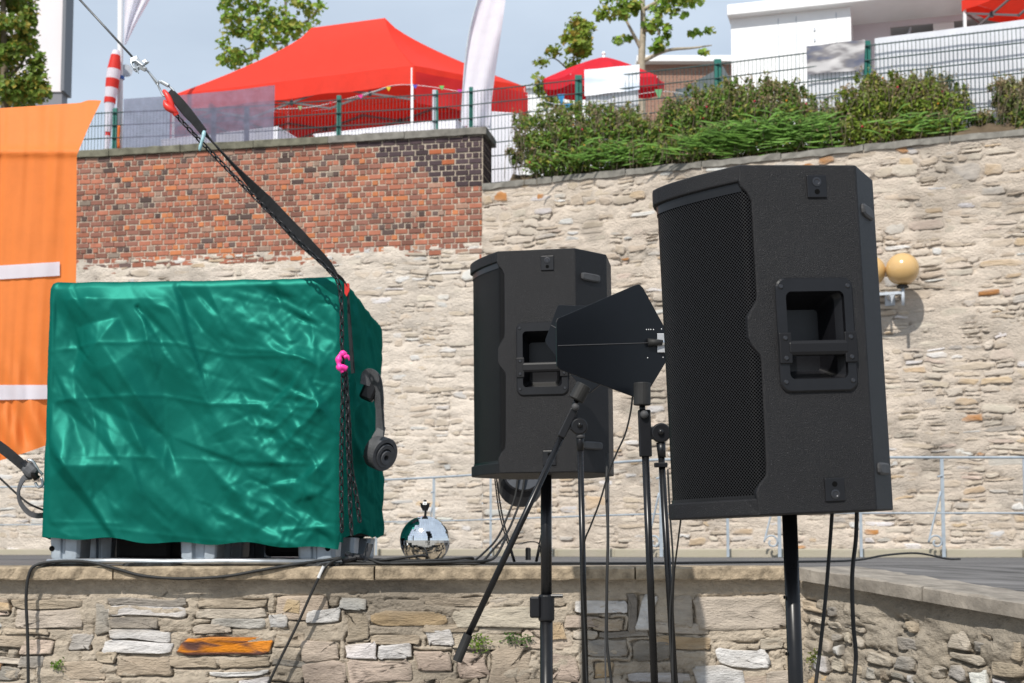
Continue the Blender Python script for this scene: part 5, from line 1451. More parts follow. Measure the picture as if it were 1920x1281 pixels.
# ratchet strap with coiled tail hanging on the right side of the tank
rs = thing('ratchet_strap', 'grey ratchet strap with its rolled tail hanging on the right side of the green cover', 'strap', P(715, 880, 5.7))
YQ = 5.75
MB().box(P(694, 730, YQ), (0.062, 0.05, 0.10), (Matrix.Rotation(0.4, 3, 'Y').col[0], Vector((0, 1, 0)), Matrix.Rotation(0.4, 3, 'Y').col[2])).build('ratchet', M['black_metal'], rs, bevel=0.012)
band(rs, 'handle_loop', [P(684, 722, YQ - 0.03), P(690, 704, YQ - 0.03), P(702, 712, YQ - 0.03), P(709, 740, YQ - 0.02), P(712, 768, YQ - 0.01), P(713, 808, YQ)], [0.04, 0.055, 0.062, 0.052, 0.042, 0.042], [0.3, 0.3, 0.35, 0.5, 0.7, 0.5], 'webbing_grey', 0.006)
band(rs, 'tail', [P(716, 800, YQ), P(708, 822, YQ - 0.01), P(697, 845, YQ - 0.01), P(690, 862, YQ)], [0.034, 0.05, 0.055, 0.05], [0.4, 0.3, 0.3, 0.3], 'webbing_grey', 0.006)
axr = Vector((0.72, -0.62, -0.30)).normalized()
for k in range(3):
    MB().lathe([(0.066 - 0.02 * k, -0.032), (0.070 - 0.02 * k, -0.028), (0.071 - 0.02 * k, 0.024 - 0.004 * k), (0.068 - 0.02 * k, 0.028 - 0.004 * k), (0.052 - 0.02 * k, 0.028 - 0.006 * k), (0.052 - 0.02 * k, -0.03)], P(714, 850, YQ) + Vector((0.006 * k, 0, -0.008 * k)), axr, 36).build('coil', M['webbing_grey'], rs, smooth=False)

# ratchet strap on the left
r2 = thing('ratchet_strap', 'black ratchet strap with a drooping loop at the left edge of the tank', 'strap', P(60, 900, 5.6))
YL = 5.62
band(r2, 'webbing', [P(-60, 800, YL), P(0, 838, YL), P(42, 872, YL), P(50, 880, YL)], [0.042, 0.042, 0.04, 0.036], [0.15, 0.1, 0.15, 0.2], 'webbing', 0.004)
MB().box(P(57, 882, YL - 0.01), (0.062, 0.05, 0.055), (Matrix.Rotation(0.75, 3, 'Y').col[0], Vector((0, 1, 0)), Matrix.Rotation(0.75, 3, 'Y').col[2])).build('ratchet', M['webbing_grey'], r2, bevel=0.018)
MB().tube([P(43, 866, YL - 0.02), P(70, 898, YL - 0.02)], 0.014, 10).build('ratchet_spool', M['black_metal'], r2, smooth=True)
MB().tube(spline([P(52, 862, YL - 0.02), P(62, 866, YL - 0.02), P(72, 882, YL - 0.01), P(80, 890, YL)], 4), 0.006, 8).build('handle', M['galv'], r2, smooth=True)
MB().tube(spline([P(66, 905, YL), P(72, 914, YL), P(80, 908, YL), P(77, 896, YL)], 4), 0.006, 8).build('hook', M['galv'], r2, smooth=True)
band(r2, 'loose_loop', [P(58, 892, YL), P(44, 898, YL - 0.01), P(35, 920, YL - 0.01), P(38, 942, YL), P(52, 960, YL), P(68, 967, YL), P(84, 966, YL + 0.03)], [0.034, 0.028, 0.02, 0.02, 0.022, 0.022, 0.022], [0.2, 0.5, 0.7, 0.5, 0.3, 0.2, 0.2], 'webbing_grey', 0.004)
cable('power_cable', [(-40, 860, 5.7), (0, 897, 5.7), (30, 925, 5.7), (55, 945, 5.7), (85, 958, 5.72)], 0.0045, 'thin black cable sloping behind the left strap loop')

# ------------------------------------------------------------------ cables over the terrace edge
cable('black_cable', [(53, 1480, YF - 0.02), (53, 1300, YF - 0.015), (52, 1200, YF - 0.012), (49, 1120, YF - 0.012), (55, 1075, YF - 0.012), (70, 1059, YF - 0.005), (110, 1053, YF + 0.004), (165, 1054, YF), (215, 1066, YF - 0.008), (270, 1080, YF - 0.01), (340, 1085, YF - 0.012), (420, 1081, YF - 0.012), (490, 1069, YF - 0.01), (550, 1059, YF), (600, 1052, YF + 0.03), (640, 1046, YF + 0.04)], 0.0062, 'thick black cable sagging over the terrace edge below the green tank', n=10)
cable('black_cable', [(490, 1310, YF - 0.02), (520, 1247, YF - 0.015), (558, 1170, YF - 0.012), (585, 1110, YF - 0.012), (602, 1076, YF - 0.012), (618, 1056, YF - 0.004), (640, 1047, YF + 0.03)], 0.0055, 'black cable slanting down the front wall from the tank corner', n=10)
MB_ = MB().tube([P(597, 1084, YF - 0.013), P(607, 1062, YF - 0.012)], 0.0066, 10).build('cable_band', mat('band_white', (0.55, 0.55, 0.55), 0.5), None)
tag(MB_, 'pale label band on the slanting cable at the wall edge', 'label', kind='thing')
def zcab(px, Y, dz): 
    p = P(px, 1050, Y); p.z = ZT + dz; return p
loops = [
 ([(620, 5.46, .012), (680, 5.44, .010), (760, 5.43, .009), (840, 5.44, .010), (900, 5.46, .012), (960, 5.48, .010), (1060, 5.6, .010), (1200, 5.9, .008), (1330, 6.2, .008), (1480, 6.6, .008), (1600, 7.2, .01), (1660, 7.6, .035), (1720, 7.9, .045), (1775, 8.2, .012), (1800, 8.6, .008)], 'black cable running along the terrace to the right, arching at its end', .0058),
 ([(640, 5.52, .03), (690, 5.48, .022), (740, 5.45, .03), (790, 5.47, .042), (800, 5.55, .03), (770, 5.60, .018), (715, 5.6, .015), (660, 5.58, .014)], 'coiled black cable lying before the mirror ball, left loop', .0055),
 ([(700, 5.47, .016), (760, 5.45, .020), (830, 5.46, .026), (880, 5.47, .034), (884, 5.54, .026), (850, 5.58, .018), (790, 5.56, .022), (730, 5.5, .024), (690, 5.5, .018)], 'coiled black cable lying before the mirror ball, right loop', .0052),
 ([(650, 5.46, .026), (720, 5.43, .012), (800, 5.42, .015), (860, 5.43, .018), (910, 5.46, .022), (930, 5.6, .04), (950, 5.8, .12)], 'black cable rising from the cable pile towards the stage lamp', .0055),
 ([(645, 5.48, .015), (700, 5.46, .028), (770, 5.5, .016), (850, 5.48, .024), (920, 5.5, .012), (985, 5.6, .011)], 'black cable twisted through the pile along the terrace edge', .005),
 ([(655, 5.5, .04), (690, 5.45, .03), (720, 5.42, .012), (780, 5.46, .014), (840, 5.43, .012), (900, 5.44, .01)], 'black cable leaving the plug bundle at the chain foot', .005)]
for pts, lb, r_ in loops:
    tag(MB().tube(spline([zcab(*p) for p in pts], 6), r_, 8).build('black_cable', M['rubber'], None, smooth=True), lb, 'cable', 'cables lying on the terrace', 'thing')
pb = thing('plug_bundle', 'black cable connectors bundled at the foot of the hanging chain', 'plug', zcab(665, 5.46, 0))
for (x0, z0, x1, z1, r_) in ((645, .02, 668, .034, .016), (660, .04, 690, .026, .013), (672, .022, 700, .012, .012), (650, .05, 662, .03, .012)):
    MB().tube([zcab(x0, 5.46, z0), zcab((x0 + x1) / 2, 5.45, (z0 + z1) / 2 + .003), zcab(x1, 5.45, z1)], [r_, r_ * 1.05, r_ * 0.7], 10).build('plug', M['black_plastic'], pb, smooth=False)
MB().bar(zcab(684, 5.55, .02), zcab(694, 5.56, .09), 0.03, 0.02).build('plug', M['rubber_grey'], pb, bevel=0.004)

# ------------------------------------------------------------------ mirror ball
rb = 0.101
bc = P(797, 1018, 5.62); bc.z = ZT + rb + 0.001
ball = thing('mirror_ball', 'silver mirror ball with black hanging stem lying behind the cables', 'mirror ball', Vector((bc.x, bc.y, ZT)))
nv, nu = 34, 68
V = []; F = []; jt = np.random.default_rng(9)
for i in range(nv):
    t0, t1 = math.pi * i / nv, math.pi * (i + 1) / nv
    m_ = max(4, int(nu * math.sin((t0 + t1) / 2)))
    for k in range(m_):
        p0, p1 = 2 * math.pi * k / m_, 2 * math.pi * (k + 1) / m_
        tc, pc = (t0 + t1) / 2, (p0 + p1) / 2
        nrm = Vector((math.sin(tc) * math.cos(pc), math.sin(tc) * math.sin(pc), math.cos(tc)))
        e1 = Vector((math.cos(tc) * math.cos(pc), math.cos(tc) * math.sin(pc), -math.sin(tc))); e2 = nrm.cross(e1)
        nj = (nrm + e1 * jt.normal(0, 0.012) + e2 * jt.normal(0, 0.012)).normalized()
        e1 = (e1 - nj * e1.dot(nj)).normalized(); e2 = nj.cross(e1)
        hs, hw = (t1 - t0) / 2 * rb * 0.97, (p1 - p0) / 2 * rb * math.sin(tc) * 0.97
        b_ = len(V)
        for a, c_ in ((-1, -1), (1, -1), (1, 1), (-1, 1)): V.append(list(bc + nrm * rb + e1 * (a * hs) + e2 * (c_ * hw)))
        F.append((b_, b_ + 1, b_ + 2, b_ + 3))
o = MB().add(V, F).build('mirror_tiles', M['chrome'], ball, fixn=False); o['kind'] = 'stuff'
MB().sphere(bc, rb * 0.985, 32, 20).build('core', M['rubber_grey'], ball, smooth=True)
MB().tube([bc + Vector((0, 0, rb * 0.97)), P(798, 958, 5.62)], 0.005, 8).build('stem', M['black_metal'], ball)
MB().lathe([(0.010, 0), (0.018, 0.018), (0.0185, 0.026), (0.022, 0.029), (0.022, 0.031), (0.006, 0.031), (0.006, 0.044), (0, 0.044)], P(797, 958, 5.62), (0, 0, 1), 20, caps=False).build('motor_cap', M['black_plastic'], ball)
MB().box(P(797, 944, 5.62) + Vector((0, -0.02, 0)), (0.016, 0.003, 0.012)).build('sticker', M['white_mark'], ball)

# ------------------------------------------------------------------ stage lamp (back view) on its yoke
YP = 6.1
lc = P(978, 898, YP)
lamp = thing('stage_lamp', 'round black stage lamp seen from behind the far pole, on its bracket', 'stage lamp', Vector((lc.x, lc.y, ZT)))
axl = Vector((0.05, -0.96, 0.25)).normalized()
rl_ = 43 / F_PX * YP
MB().lathe([(rl_ * 0.80, 0.10), (rl_ * 0.9, 0.095), (rl_, 0.05), (rl_, -0.10), (rl_ * 0.97, -0.11), (rl_ * 0.9, -0.11), (rl_ * 0.88, 0.0)], lc, axl, 28, caps=False).build('housing', M['black_plastic'], lamp, bevel=0.003)
MB().lathe([(rl_ * 0.82, 0.085), (rl_ * 0.8, 0.10), (0, 0.102)], lc, axl, 28, caps=False).build('back_plate', mat('lamp_plate', (0.03, 0.035, 0.045), 0.4, var=0.2, vscale=20), lamp)
for (x, y, r_, mm_) in ((954, 895, 0.008, 'chrome'), (951, 909, 0.013, 'rubber_grey'), (967, 906, 0.012, 'black_plastic')):
    MB().lathe([(r_, 0), (r_, 0.012), (0, 0.013)], P(x, y, YP) + axl * 0.10, axl, 12, caps=False).build('socket', M[mm_], lamp)
MB().box(P(985, 920, YP) + axl * 0.103, (0.05, 0.006, 0.03)).build('display', M['galv_paint'], lamp)
ft = P(985, 1040, YP); ft.z = ZT + 0.012
for sx in (-1, 1):
    a = lc + Vector((sx * rl_ * 1.12, 0, 0.02)); b = Vector((ft.x + sx * 0.045, ft.y, ft.z))
    MB().tube(spline([a + Vector((0, 0, 0.03)), a, a.lerp(b, 0.5) + Vector((sx * 0.012, 0, 0)), b], 6), 0.0042, 6).build('yoke', M['black_metal'], lamp, smooth=True)
    MB().tube(spline([a + Vector((sx * 0.008, 0, 0)), a.lerp(b, 0.5) + Vector((sx * 0.022, 0, 0)), b + Vector((sx * 0.006, 0, 0))], 6), 0.0035, 6).build('yoke', M['black_metal'], lamp, smooth=True)
    MB().tube([lc + Vector((sx * rl_ * 0.95, 0, 0.02)), lc + Vector((sx * rl_ * 1.2, 0, 0.02))], 0.008, 8).build('yoke_bolt', M['black_metal'], lamp)
MB().bar(Vector((ft.x - 0.08, ft.y, ft.z - 0.005)), Vector((ft.x + 0.09, ft.y, ft.z - 0.005)), 0.03, 0.006).build('foot_bar', M['black_metal'], lamp)
MB().tube(spline([Vector((ft.x - 0.03, ft.y, ZT + 0.09)), Vector((ft.x + 0.02, ft.y, ZT + 0.10)), Vector((ft.x + 0.06, ft.y, ZT + 0.09)), Vector((ft.x + 0.07, ft.y, ZT + 0.03))], 4), 0.003, 6).build('safety_wire', M['black_metal'], lamp)
MB().lathe([(0.012, 0), (0.012, 0.05), (0.008, 0.055)], Vector((ft.x + 0.012, ft.y - 0.02, ZT + 0.02)), (0, 0, 1), 10).build('plug', M['rubber'], lamp)
cable('lamp_cable', [P(986, 880, 5.98), P(979, 925, 5.97), P(966, 965, 5.95), P(950, 1000, 5.85), P(925, 1030, 5.7), zcab(900, 5.55, .012), zcab(870, 5.5, .01)], 0.0052, 'black cable hanging from the stage lamp down to the pile')
cable('lamp_cable', [P(972, 890, 5.98), P(966, 930, 5.97), P(955, 960, 5.95), P(935, 1005, 5.85), P(912, 1032, 5.7), zcab(880, 5.58, .012), zcab(840, 5.52, .01)], 0.0048, 'second black cable from the stage lamp, left of the first')

# ------------------------------------------------------------------ wall lamp with two globes
lw = rx(1690, 505)
wp = J0 + DR * (lw[0]) + NR * 0.02; wp.z = 0
glp = P(1692, 505, (wp.y - 0.42))
wlp = thing('wall_lamp', 'twin amber globe lamp on a grey wall bracket behind the large loudspeaker', 'lamp', Vector((glp.x, glp.y + 0.4, glp.z - 0.3)))
M['amber_glass'] = mat('amber_glass', (0.56, 0.36, 0.15), 0.2, spec=0.5, var=0.06, vscale=3, coat=0.4)
gr_ = 31 / F_PX * glp.y
g2 = glp - DR * 0.40
for g_ in (glp, g2):
    MB().sphere(g_, gr_, 36, 24).build('globe', M['amber_glass'], wlp, smooth=True)
    MB().lathe([(0.07, 0), (0.075, 0.012), (0.055, 0.03), (0.045, 0.05)], g_ - Vector((0, 0, gr_ + 0.03)), (0, 0, 1), 20).build('globe_holder', M['rubber'], wlp)
    MB().tube([g_ - Vector((0, 0, gr_ + 0.02)), g_ - Vector((0, 0, gr_ + 0.25))], 0.02, 12).build('socket_tube', M['galv_paint'], wlp, smooth=True)
za = glp.z - gr_ - 0.09
a_, b_ = Vector((glp.x, glp.y, za)), Vector((g2.x, g2.y, za))
MB().bar(a_, b_, 0.022, 0.034).build('cross_arm', M['galv_paint'], wlp)
mid = (a_ + b_) / 2
MB().bar(mid, mid - NR * 0.45, 0.03, 0.05).build('wall_arm', M['galv_paint'], wlp)
MB().box(mid - NR * 0.43, (0.12, 0.02, 0.16), (DR, NR, Vector((0, 0, 1)))).build('wall_plate', M['galv_paint'], wlp)

# ------------------------------------------------------------------ orange banner
YO = 9.0
def banner():
    # rows from top hem to bottom, columns left to right; right edge tapers below the top flap
    top = lambda x: np.interp(x, [-80, 0, 150, 165, 180, 192], [206, 203, 193, 188, 188, 189])
    rows = 120; cols = 90; V = []; uvz = []
    for i in range(rows + 1):
        t = i / rows
        for j in range(cols + 1):
            s = j / cols
            yb = 197 + t * 660
            xr = np.interp(yb, [185, 200, 285, 300, 520, 700, 860], [193, 189, 150, 144, 143, 140, 150])
            x = -160 + (xr + 160) * s
            tp = top(x); bot = 868 - 34 * np.clip((x + 20) / 110, 0, 1.3) ** 1.2
            y = tp + (bot - tp) * t
            g = np.clip((y - 640) / 230, 0, 1)
            fold = 0.09 * (float(fbm(x / 34 + 5 + y / 700, y / 620, 3, 44)) - 0.5) * (0.5 + 0.6 * t) + 0.03 * g * math.sin((x - y * 0.5) * 0.11) + 0.02 * (float(vnoise(x / 60, y / 160, 4)) - 0.5)
            fl = 0.02 * math.exp(-((y - 285) / 7) ** 2)
            V.append(list(P(x, y, YO - fold - fl + 0.16 * max(0, (285 - y)) / 90)))
    F = [(i * (cols + 1) + j, i * (cols + 1) + j + 1, (i + 1) * (cols + 1) + j + 1, (i + 1) * (cols + 1) + j) for i in range(rows) for j in range(cols)]
    return V, F, rows, cols
V, F, rows, cols = banner()
ban = thing('orange_banner', 'bright orange cloth banner with two white stripes hanging at the left edge', 'banner', P(60, 860, YO))
mesh_obj('cloth', V, F, M['orange_cloth'], ban, smooth=True)
V = np.array(V).reshape(rows + 1, cols + 1, 3)
for (y0, y1, y2, y3, xe) in ((498, 491, 524, 517, 112), (722, 722, 750, 748, 140)):
    pts = []; n = 40
    for k in range(n + 1):
        x = -150 + (xe + 150) * k / n
        for (ya, yb_) in ((y0, y1), (y2, y3)):
            y = ya + (yb_ - ya) * max(0, x) / 112
            # nearest cloth depth
            t = (y - 197) / 660; i = int(np.clip(t * rows, 0, rows - 1)); xr = 142; j = int(np.clip((x + 160) / (xr + 160) * cols, 0, cols - 1))
            pts.append(list(P(x, y, V[i, j, 1] - 0.012)))
    F2 = [(2 * k, 2 * k + 1, 2 * k + 3, 2 * k + 2) for k in range(n)]
    mesh_obj('white_stripe', pts, F2, M['stripe_white'], ban, smooth=True)
pole_x = P(-150, 200, YO).x
MB().tube([Vector((pole_x, YO + 0.03, ZT)), Vector((pole_x, YO + 0.03, P(0, 150, YO).z))], 0.025, 12).build('support_pole', M['galv'], ban, smooth=True)
# ------------------------------------------------------------------ fence on top of the wall
ZF = 8.36
FP = [(-140, 21.5), (215, 21.0), (400, 20.8), (462, 20.72), (635, 20.4), (815, 20.15), (883, 20.02), (1085, 19.5), (1347, 18.85), (1628, 18.15), (1990, 17.35)]
fpos = []
for px, Y in FP:
    p = P(px, 200, Y); fpos.append(Vector((p.x, p.y, 0)))
fence = thing('wire_fence', 'green double wire mesh fence with green posts along the wall top', 'fence', (0, 20, ZS))
dark_post = mat('post_dark', (0.03, 0.045, 0.07), 0.5)
for i, p in enumerate(fpos):
    px = FP[i][0]
    m_ = dark_post if px in (400, 462) else M['fence_green']
    w = 0.07 if px < 880 else (0.06 if px < 1000 else 0.1)
    top = ZF + (0.06 if px not in (400, 462) else -0.02)
    if px == 815: m_ = M['galv_paint']
    MB().box((p.x, p.y + 0.03, (ZS - 0.12 + top) / 2), (w, 0.05, top - ZS + 0.12)).build('post', m_, fence, bevel=0.006)
    if px == 815: MB().box((p.x + 0.035, p.y + 0.028, (ZS - 0.12 + top) / 2), (0.035, 0.05, top - ZS + 0.12)).build('post', M['fence_green'], fence, bevel=0.006)
for a, b in zip(fpos, fpos[1:]):
    d = b - a; L = d.length; d.normalize(); mb = MB()
    n = int(L / 0.052)
    for k in range(n + 1):
        q = a + d * (L * k / n)
        mb.box((q.x, q.y - 0.01, (ZS - 0.08 + ZF) / 2), (0.0062, 0.0062, ZF - ZS + 0.08))
    z = ZF - 0.02
    while z > ZS - 0.05:
        for off in (-0.018, -0.002):
            mb.bar(Vector((a.x, a.y + off, z)), Vector((b.x, b.y + off, z)), 0.008, 0.010)
        z -= 0.2
    mb.build('wire_panel', M['fence_wire'], fence, fixn=False)

def sheet(name, corners, nu, nv, mat_, amp=0.02, fu=3.0, parent=None, seed=1, sag=0.0, tags=None):
    """hanging cloth between four world corners (tl, tr, br, bl)"""
    tl, tr, br, bl = [Vector(c) for c in corners]
    nn = (tr - tl).cross(bl - tl).normalized(); V = []
    for i in range(nv + 1):
        for j in range(nu + 1):
            s, t = j / nu, i / nv
            p = tl.lerp(tr, s).lerp(bl.lerp(br, s), t)
            p = p + nn * (amp * (math.sin(s * fu * 6.28 + t * 1.5 + seed) * (0.3 + 0.7 * t) + 1.2 * (float(fbm(s * 4 + seed, t * 4, 3, seed)) - 0.5))) - Vector((0, 0, sag * 4 * s * (1 - s)))
            V.append(list(p))
    F = [(i * (nu + 1) + j, i * (nu + 1) + j + 1, (i + 1) * (nu + 1) + j + 1, (i + 1) * (nu + 1) + j) for i in range(nv) for j in range(nu)]
    o = mesh_obj(name, V, F, M[mat_] if isinstance(mat_, str) else mat_, parent, smooth=True)
    if tags: tag(o, *tags, kind='thing')
    return o
yA, yB = 20.95, 20.5
sheet('mesh_tarpaulin', [P(232, 186, yA), P(516, 160, yB), P(512, 272, yB), P(230, 285, yA)], 40, 14, 'mesh_tarp', 0.02, 2.4, seed=3, sag=0.02, tags=('see-through blue-grey mesh tarpaulin tied to the fence above the brick wall', 'tarpaulin'))
def pic_mat(name, c1, c2, c3, sc=6.0):
    m = bpy.data.materials.new(name); m.use_nodes = True; N, L = m.node_tree.nodes, m.node_tree.links; b = N['Principled BSDF']
    tc = N.new('ShaderNodeTexCoord'); n = N.new('ShaderNodeTexNoise'); n.inputs['Scale'].default_value = sc; n.inputs['Detail'].default_value = 2
    mp = N.new('ShaderNodeMapping'); mp.inputs['Rotation'].default_value = (0, 0.5, 0); mp.inputs['Scale'].default_value = (0.6, 1, 1.8)
    r_ = N.new('ShaderNodeValToRGB'); r_.color_ramp.elements[0].position = 0.36; r_.color_ramp.elements[1].position = 0.62
    r_.color_ramp.elements[0].color = (*c1, 1); r_.color_ramp.elements[1].color = (*c2, 1); e = r_.color_ramp.elements.new(0.5); e.color = (*c3, 1)
    L.new(tc.outputs['Object'], mp.inputs['Vector']); L.new(mp.outputs['Vector'], n.inputs['Vector']); L.new(n.outputs['Fac'], r_.inputs['Fac']); L.new(r_.outputs['Color'], b.inputs['Base Color'])
    b.inputs['Roughness'].default_value = 0.45
    return m
sheet('pale_banner', [P(1096, 131, 19.42), P(1199, 121, 19.2), P(1199, 168, 19.2), P(1096, 180, 19.42)], 20, 10, pic_mat('banner_print', (0.50, 0.58, 0.72), (0.80, 0.82, 0.85), (0.66, 0.72, 0.80), 3.0), 0.012, 1.6, seed=5, tags=('pale blue and white banner tied to the fence before the red parasol', 'banner'))
sheet('photo_banner', [P(1512, 87, 18.40), P(1622, 74, 18.12), P(1620, 131, 18.12), P(1513, 140, 18.40)], 20, 10, pic_mat('photo_print', (0.07, 0.08, 0.13), (0.42, 0.41, 0.42), (0.17, 0.16, 0.17), 4.5), 0.014, 1.4, seed=6, tags=('banner with a dark grey photo print tied beside a green fence post', 'banner'))
sheet('white_tarpaulin', [P(1640, 72, 18.2), P(1990, 28, 17.45), P(1990, 262, 17.45), P(1640, 262, 18.2)], 50, 20, 'white_sheet', 0.012, 3.0, seed=8, tags=('white tarpaulin behind the fence at right, striped by the wires', 'tarpaulin'))
sheet('white_tarpaulin', [P(1514, 138, 18.46), P(1620, 129, 18.17), P(1620, 250, 18.17), P(1512, 255, 18.46)], 20, 12, 'white_sheet', 0.012, 2.0, seed=9, tags=('white tarpaulin behind the fence below the dark photo banner', 'tarpaulin'))
sheet('white_tarpaulin', [P(1098, 176, 19.48), P(1197, 166, 19.26), P(1197, 260, 19.26), P(1098, 262, 19.48)], 20, 12, 'white_sheet', 0.012, 2.0, seed=10, tags=('white tarpaulin behind the fence below the pale blue banner', 'tarpaulin'))

# ------------------------------------------------------------------ pop-up tents
def tent(label, A, B, D, zE, zR, ridge, val=0.28, walls=(), mat_='red_tent', legs=(0, 1, 2, 3)):
    """A near right corner, B along the front (left), D along the side (back); rectangle in plan"""
    A, B, D = Vector(A), Vector(B), Vector(D); Cc = B + D - A
    cor = [A, B, Cc, D]; cen = (A + Cc) / 2
    root = thing('pop_up_tent', label, 'tent', Vector((A.x, A.y, ZS - 0.12)), 'red festival tents')
    ax = (B - A).normalized()
    R1 = cen - ax * ridge / 2; R2 = cen + ax * ridge / 2
    def crv(p, q, k):    # sagging hip line point
        t = k; v = p.lerp(q, t); z = zR + (zE - zR) * (t ** 0.72 if True else t); return Vector((v.x, v.y, z))
    n = 14
    def face(r0, r1, e0, e1):
        V = []; m_ = 16
        for i in range(n + 1):
            for j in range(m_ + 1):
                t = i / n; s = j / m_
                p = r0.lerp(r1, s).lerp(e0.lerp(e1, s), t)
                z = zR + (zE - zR) * t ** 0.74 - 0.10 * math.sin(math.pi * s) * t * (1 - t) * 1.5
                V.append((p.x, p.y, z + 0.015 * math.sin(s * 9) * t))
        F = [(i * (m_ + 1) + j, i * (m_ + 1) + j + 1, (i + 1) * (m_ + 1) + j + 1, (i + 1) * (m_ + 1) + j) for i in range(n) for j in range(m_)]
        return V, F
    for (r0, r1, e0, e1) in ((R1, R2, A, B), (R2, R2, B, Cc), (R2, R1, Cc, D), (R1, R1, D, A)):
        V, F = face(r0, r1, e0, e1); mesh_obj('roof_panel', V, F, M[mat_], root, smooth=True)
        V = []; m_ = 24
        for j in range(m_ + 1):
            p = e0.lerp(e1, j / m_)
            out = (p - cen); out.z = 0; out.normalize()
            V += [(p.x, p.y, zE + 0.012), (p.x + out.x * 0.012 * math.sin(j * 1.7), p.y + out.y * 0.012 * math.sin(j * 1.7), zE - val + 0.012 * math.sin(j * 0.9))]
        mesh_obj('valance', V, [(2 * j, 2 * j + 2, 2 * j + 3, 2 * j + 1) for j in range(m_)], M[mat_], root, smooth=True)
    for k in legs:
        p = cor[k] + (cen - cor[k]).normalized() * 0.04
        MB().box((p.x, p.y, (ZS - 0.12 + zE - 0.02) / 2), (0.04, 0.04, zE - ZS + 0.10)).build('leg', M['white_paint'], root)
    # scissor struts with black joints
    for e0, e1, nn_ in ((A, B, 3), (D, Cc, 3), (A, D, 2), (B, Cc, 2)):
        for k in range(nn_):
            p = e0.lerp(e1, k / nn_); q = e0.lerp(e1, (k + 1) / nn_)
            inw = (cen - (p + q) / 2); inw.z = 0; inw.normalize(); o_ = inw * 0.05
            zt, zb = zE - 0.18, zE - 0.55
            for (za, zb_) in ((zt, zb), (zb, zt)):
                MB().bar(Vector((p.x, p.y, za)) + o_, Vector((q.x, q.y, zb_)) + o_, 0.025, 0.03).build('strut', dark_strut, root)
            c = (p + q) / 2 + o_; MB().box((c.x, c.y, (zt + zb) / 2), (0.05, 0.06, 0.08)).build('joint', M['black_plastic'], root)
    for (e0, e1, z0, z1) in walls:
        a, b = cor[e0], cor[e1]
        out = ((a + b) / 2 - cen); out.z = 0; out.normalize()
        sheet('side_wall', [Vector((a.x, a.y, z1)) + out * 0.03, Vector((b.x, b.y, z1)) + out * 0.03, Vector((b.x, b.y, z0)) + out * 0.03, Vector((a.x, a.y, z0)) + out * 0.03], 30, 8, 'red_tent_wall', 0.02, 3, root, 4)
    return root
dark_strut = mat('strut', (0.12, 0.1, 0.1), 0.5)
tA = P(776, 122, 22.4); tBp = P(322, 178, 23.9)
tB = Vector((tBp.x, tBp.y, 0)); tA0 = Vector((tA.x, tA.y, 0))
dv = (tB - tA0); pv = Vector((dv.y, -dv.x, 0)).normalized(); pv = pv if pv.y > 0 else -pv
tDp = P(986, 160, 23.45); tD = Vector((tDp.x, tDp.y, 0))
zE = tA.z - 0.02
tent('large red pop-up tent with peaked roof behind the fence', tA0, tB, tD, zE, P(728, 34, 23.45).z, 1.42, 0.30, walls=((3, 2, 8.82, zE - 0.1), (1, 2, 8.6, zE - 0.1), (0, 3, zE - 0.62, zE - 0.1)))
# red awning at the upper right corner
a3 = P(1803, 3, 20.5); A3 = Vector((a3.x, a3.y, 0))
tent('red tent corner reaching into the upper right above the kiosk', A3, A3 + Vector((0.86, 0.51, 0)) * 3, A3 + Vector((0.51, -0.86, 0)) * 2.0, a3.z, a3.z + 0.9, 0.2, 0.16, legs=(0,))
# tables with white cloths under the big tent
def table(label, c, w, d, h, ang=0):
    root = thing('cloth_table', label, 'table', (c.x, c.y, ZS - 0.12), 'white tables on the plaza')
    ca_, sa_ = math.cos(ang), math.sin(ang); ax = (Vector((ca_, sa_, 0)), Vector((-sa_, ca_, 0)), Vector((0, 0, 1)))
    MB().box((c.x, c.y, ZS - 0.12 + h), (w, d, 0.03), ax).build('table_top', M['white_cloth'], root, bevel=0.01)
    MB().box((c.x, c.y, ZS - 0.12 + h / 2 + 0.05), (w * 0.99, d * 0.99, h - 0.1), ax).build('tablecloth', M['white_cloth'], root, bevel=0.02)
tang = math.atan2(dv.y, dv.x)
q = P(735, 235, 22.9); table('long white cloth table under the red tent by its right leg', Vector((q.x, q.y, 0)), 2.6, 0.7, P(735, 250, 22.9).z - ZS + 0.12, tang)
q = P(430, 262, 22.6); table('white cloth table behind the mesh tarpaulin under the red tent', Vector((q.x, q.y, 0)), 2.2, 0.7, P(430, 262, 22.6).z - ZS + 0.12, tang)
q = P(925, 300, 21.6); table('white draped stand between brick wall end and shrubs', Vector((q.x, q.y, 0)), 0.75, 0.6, P(925, 222, 21.6).z - ZS + 0.12, 0.2)

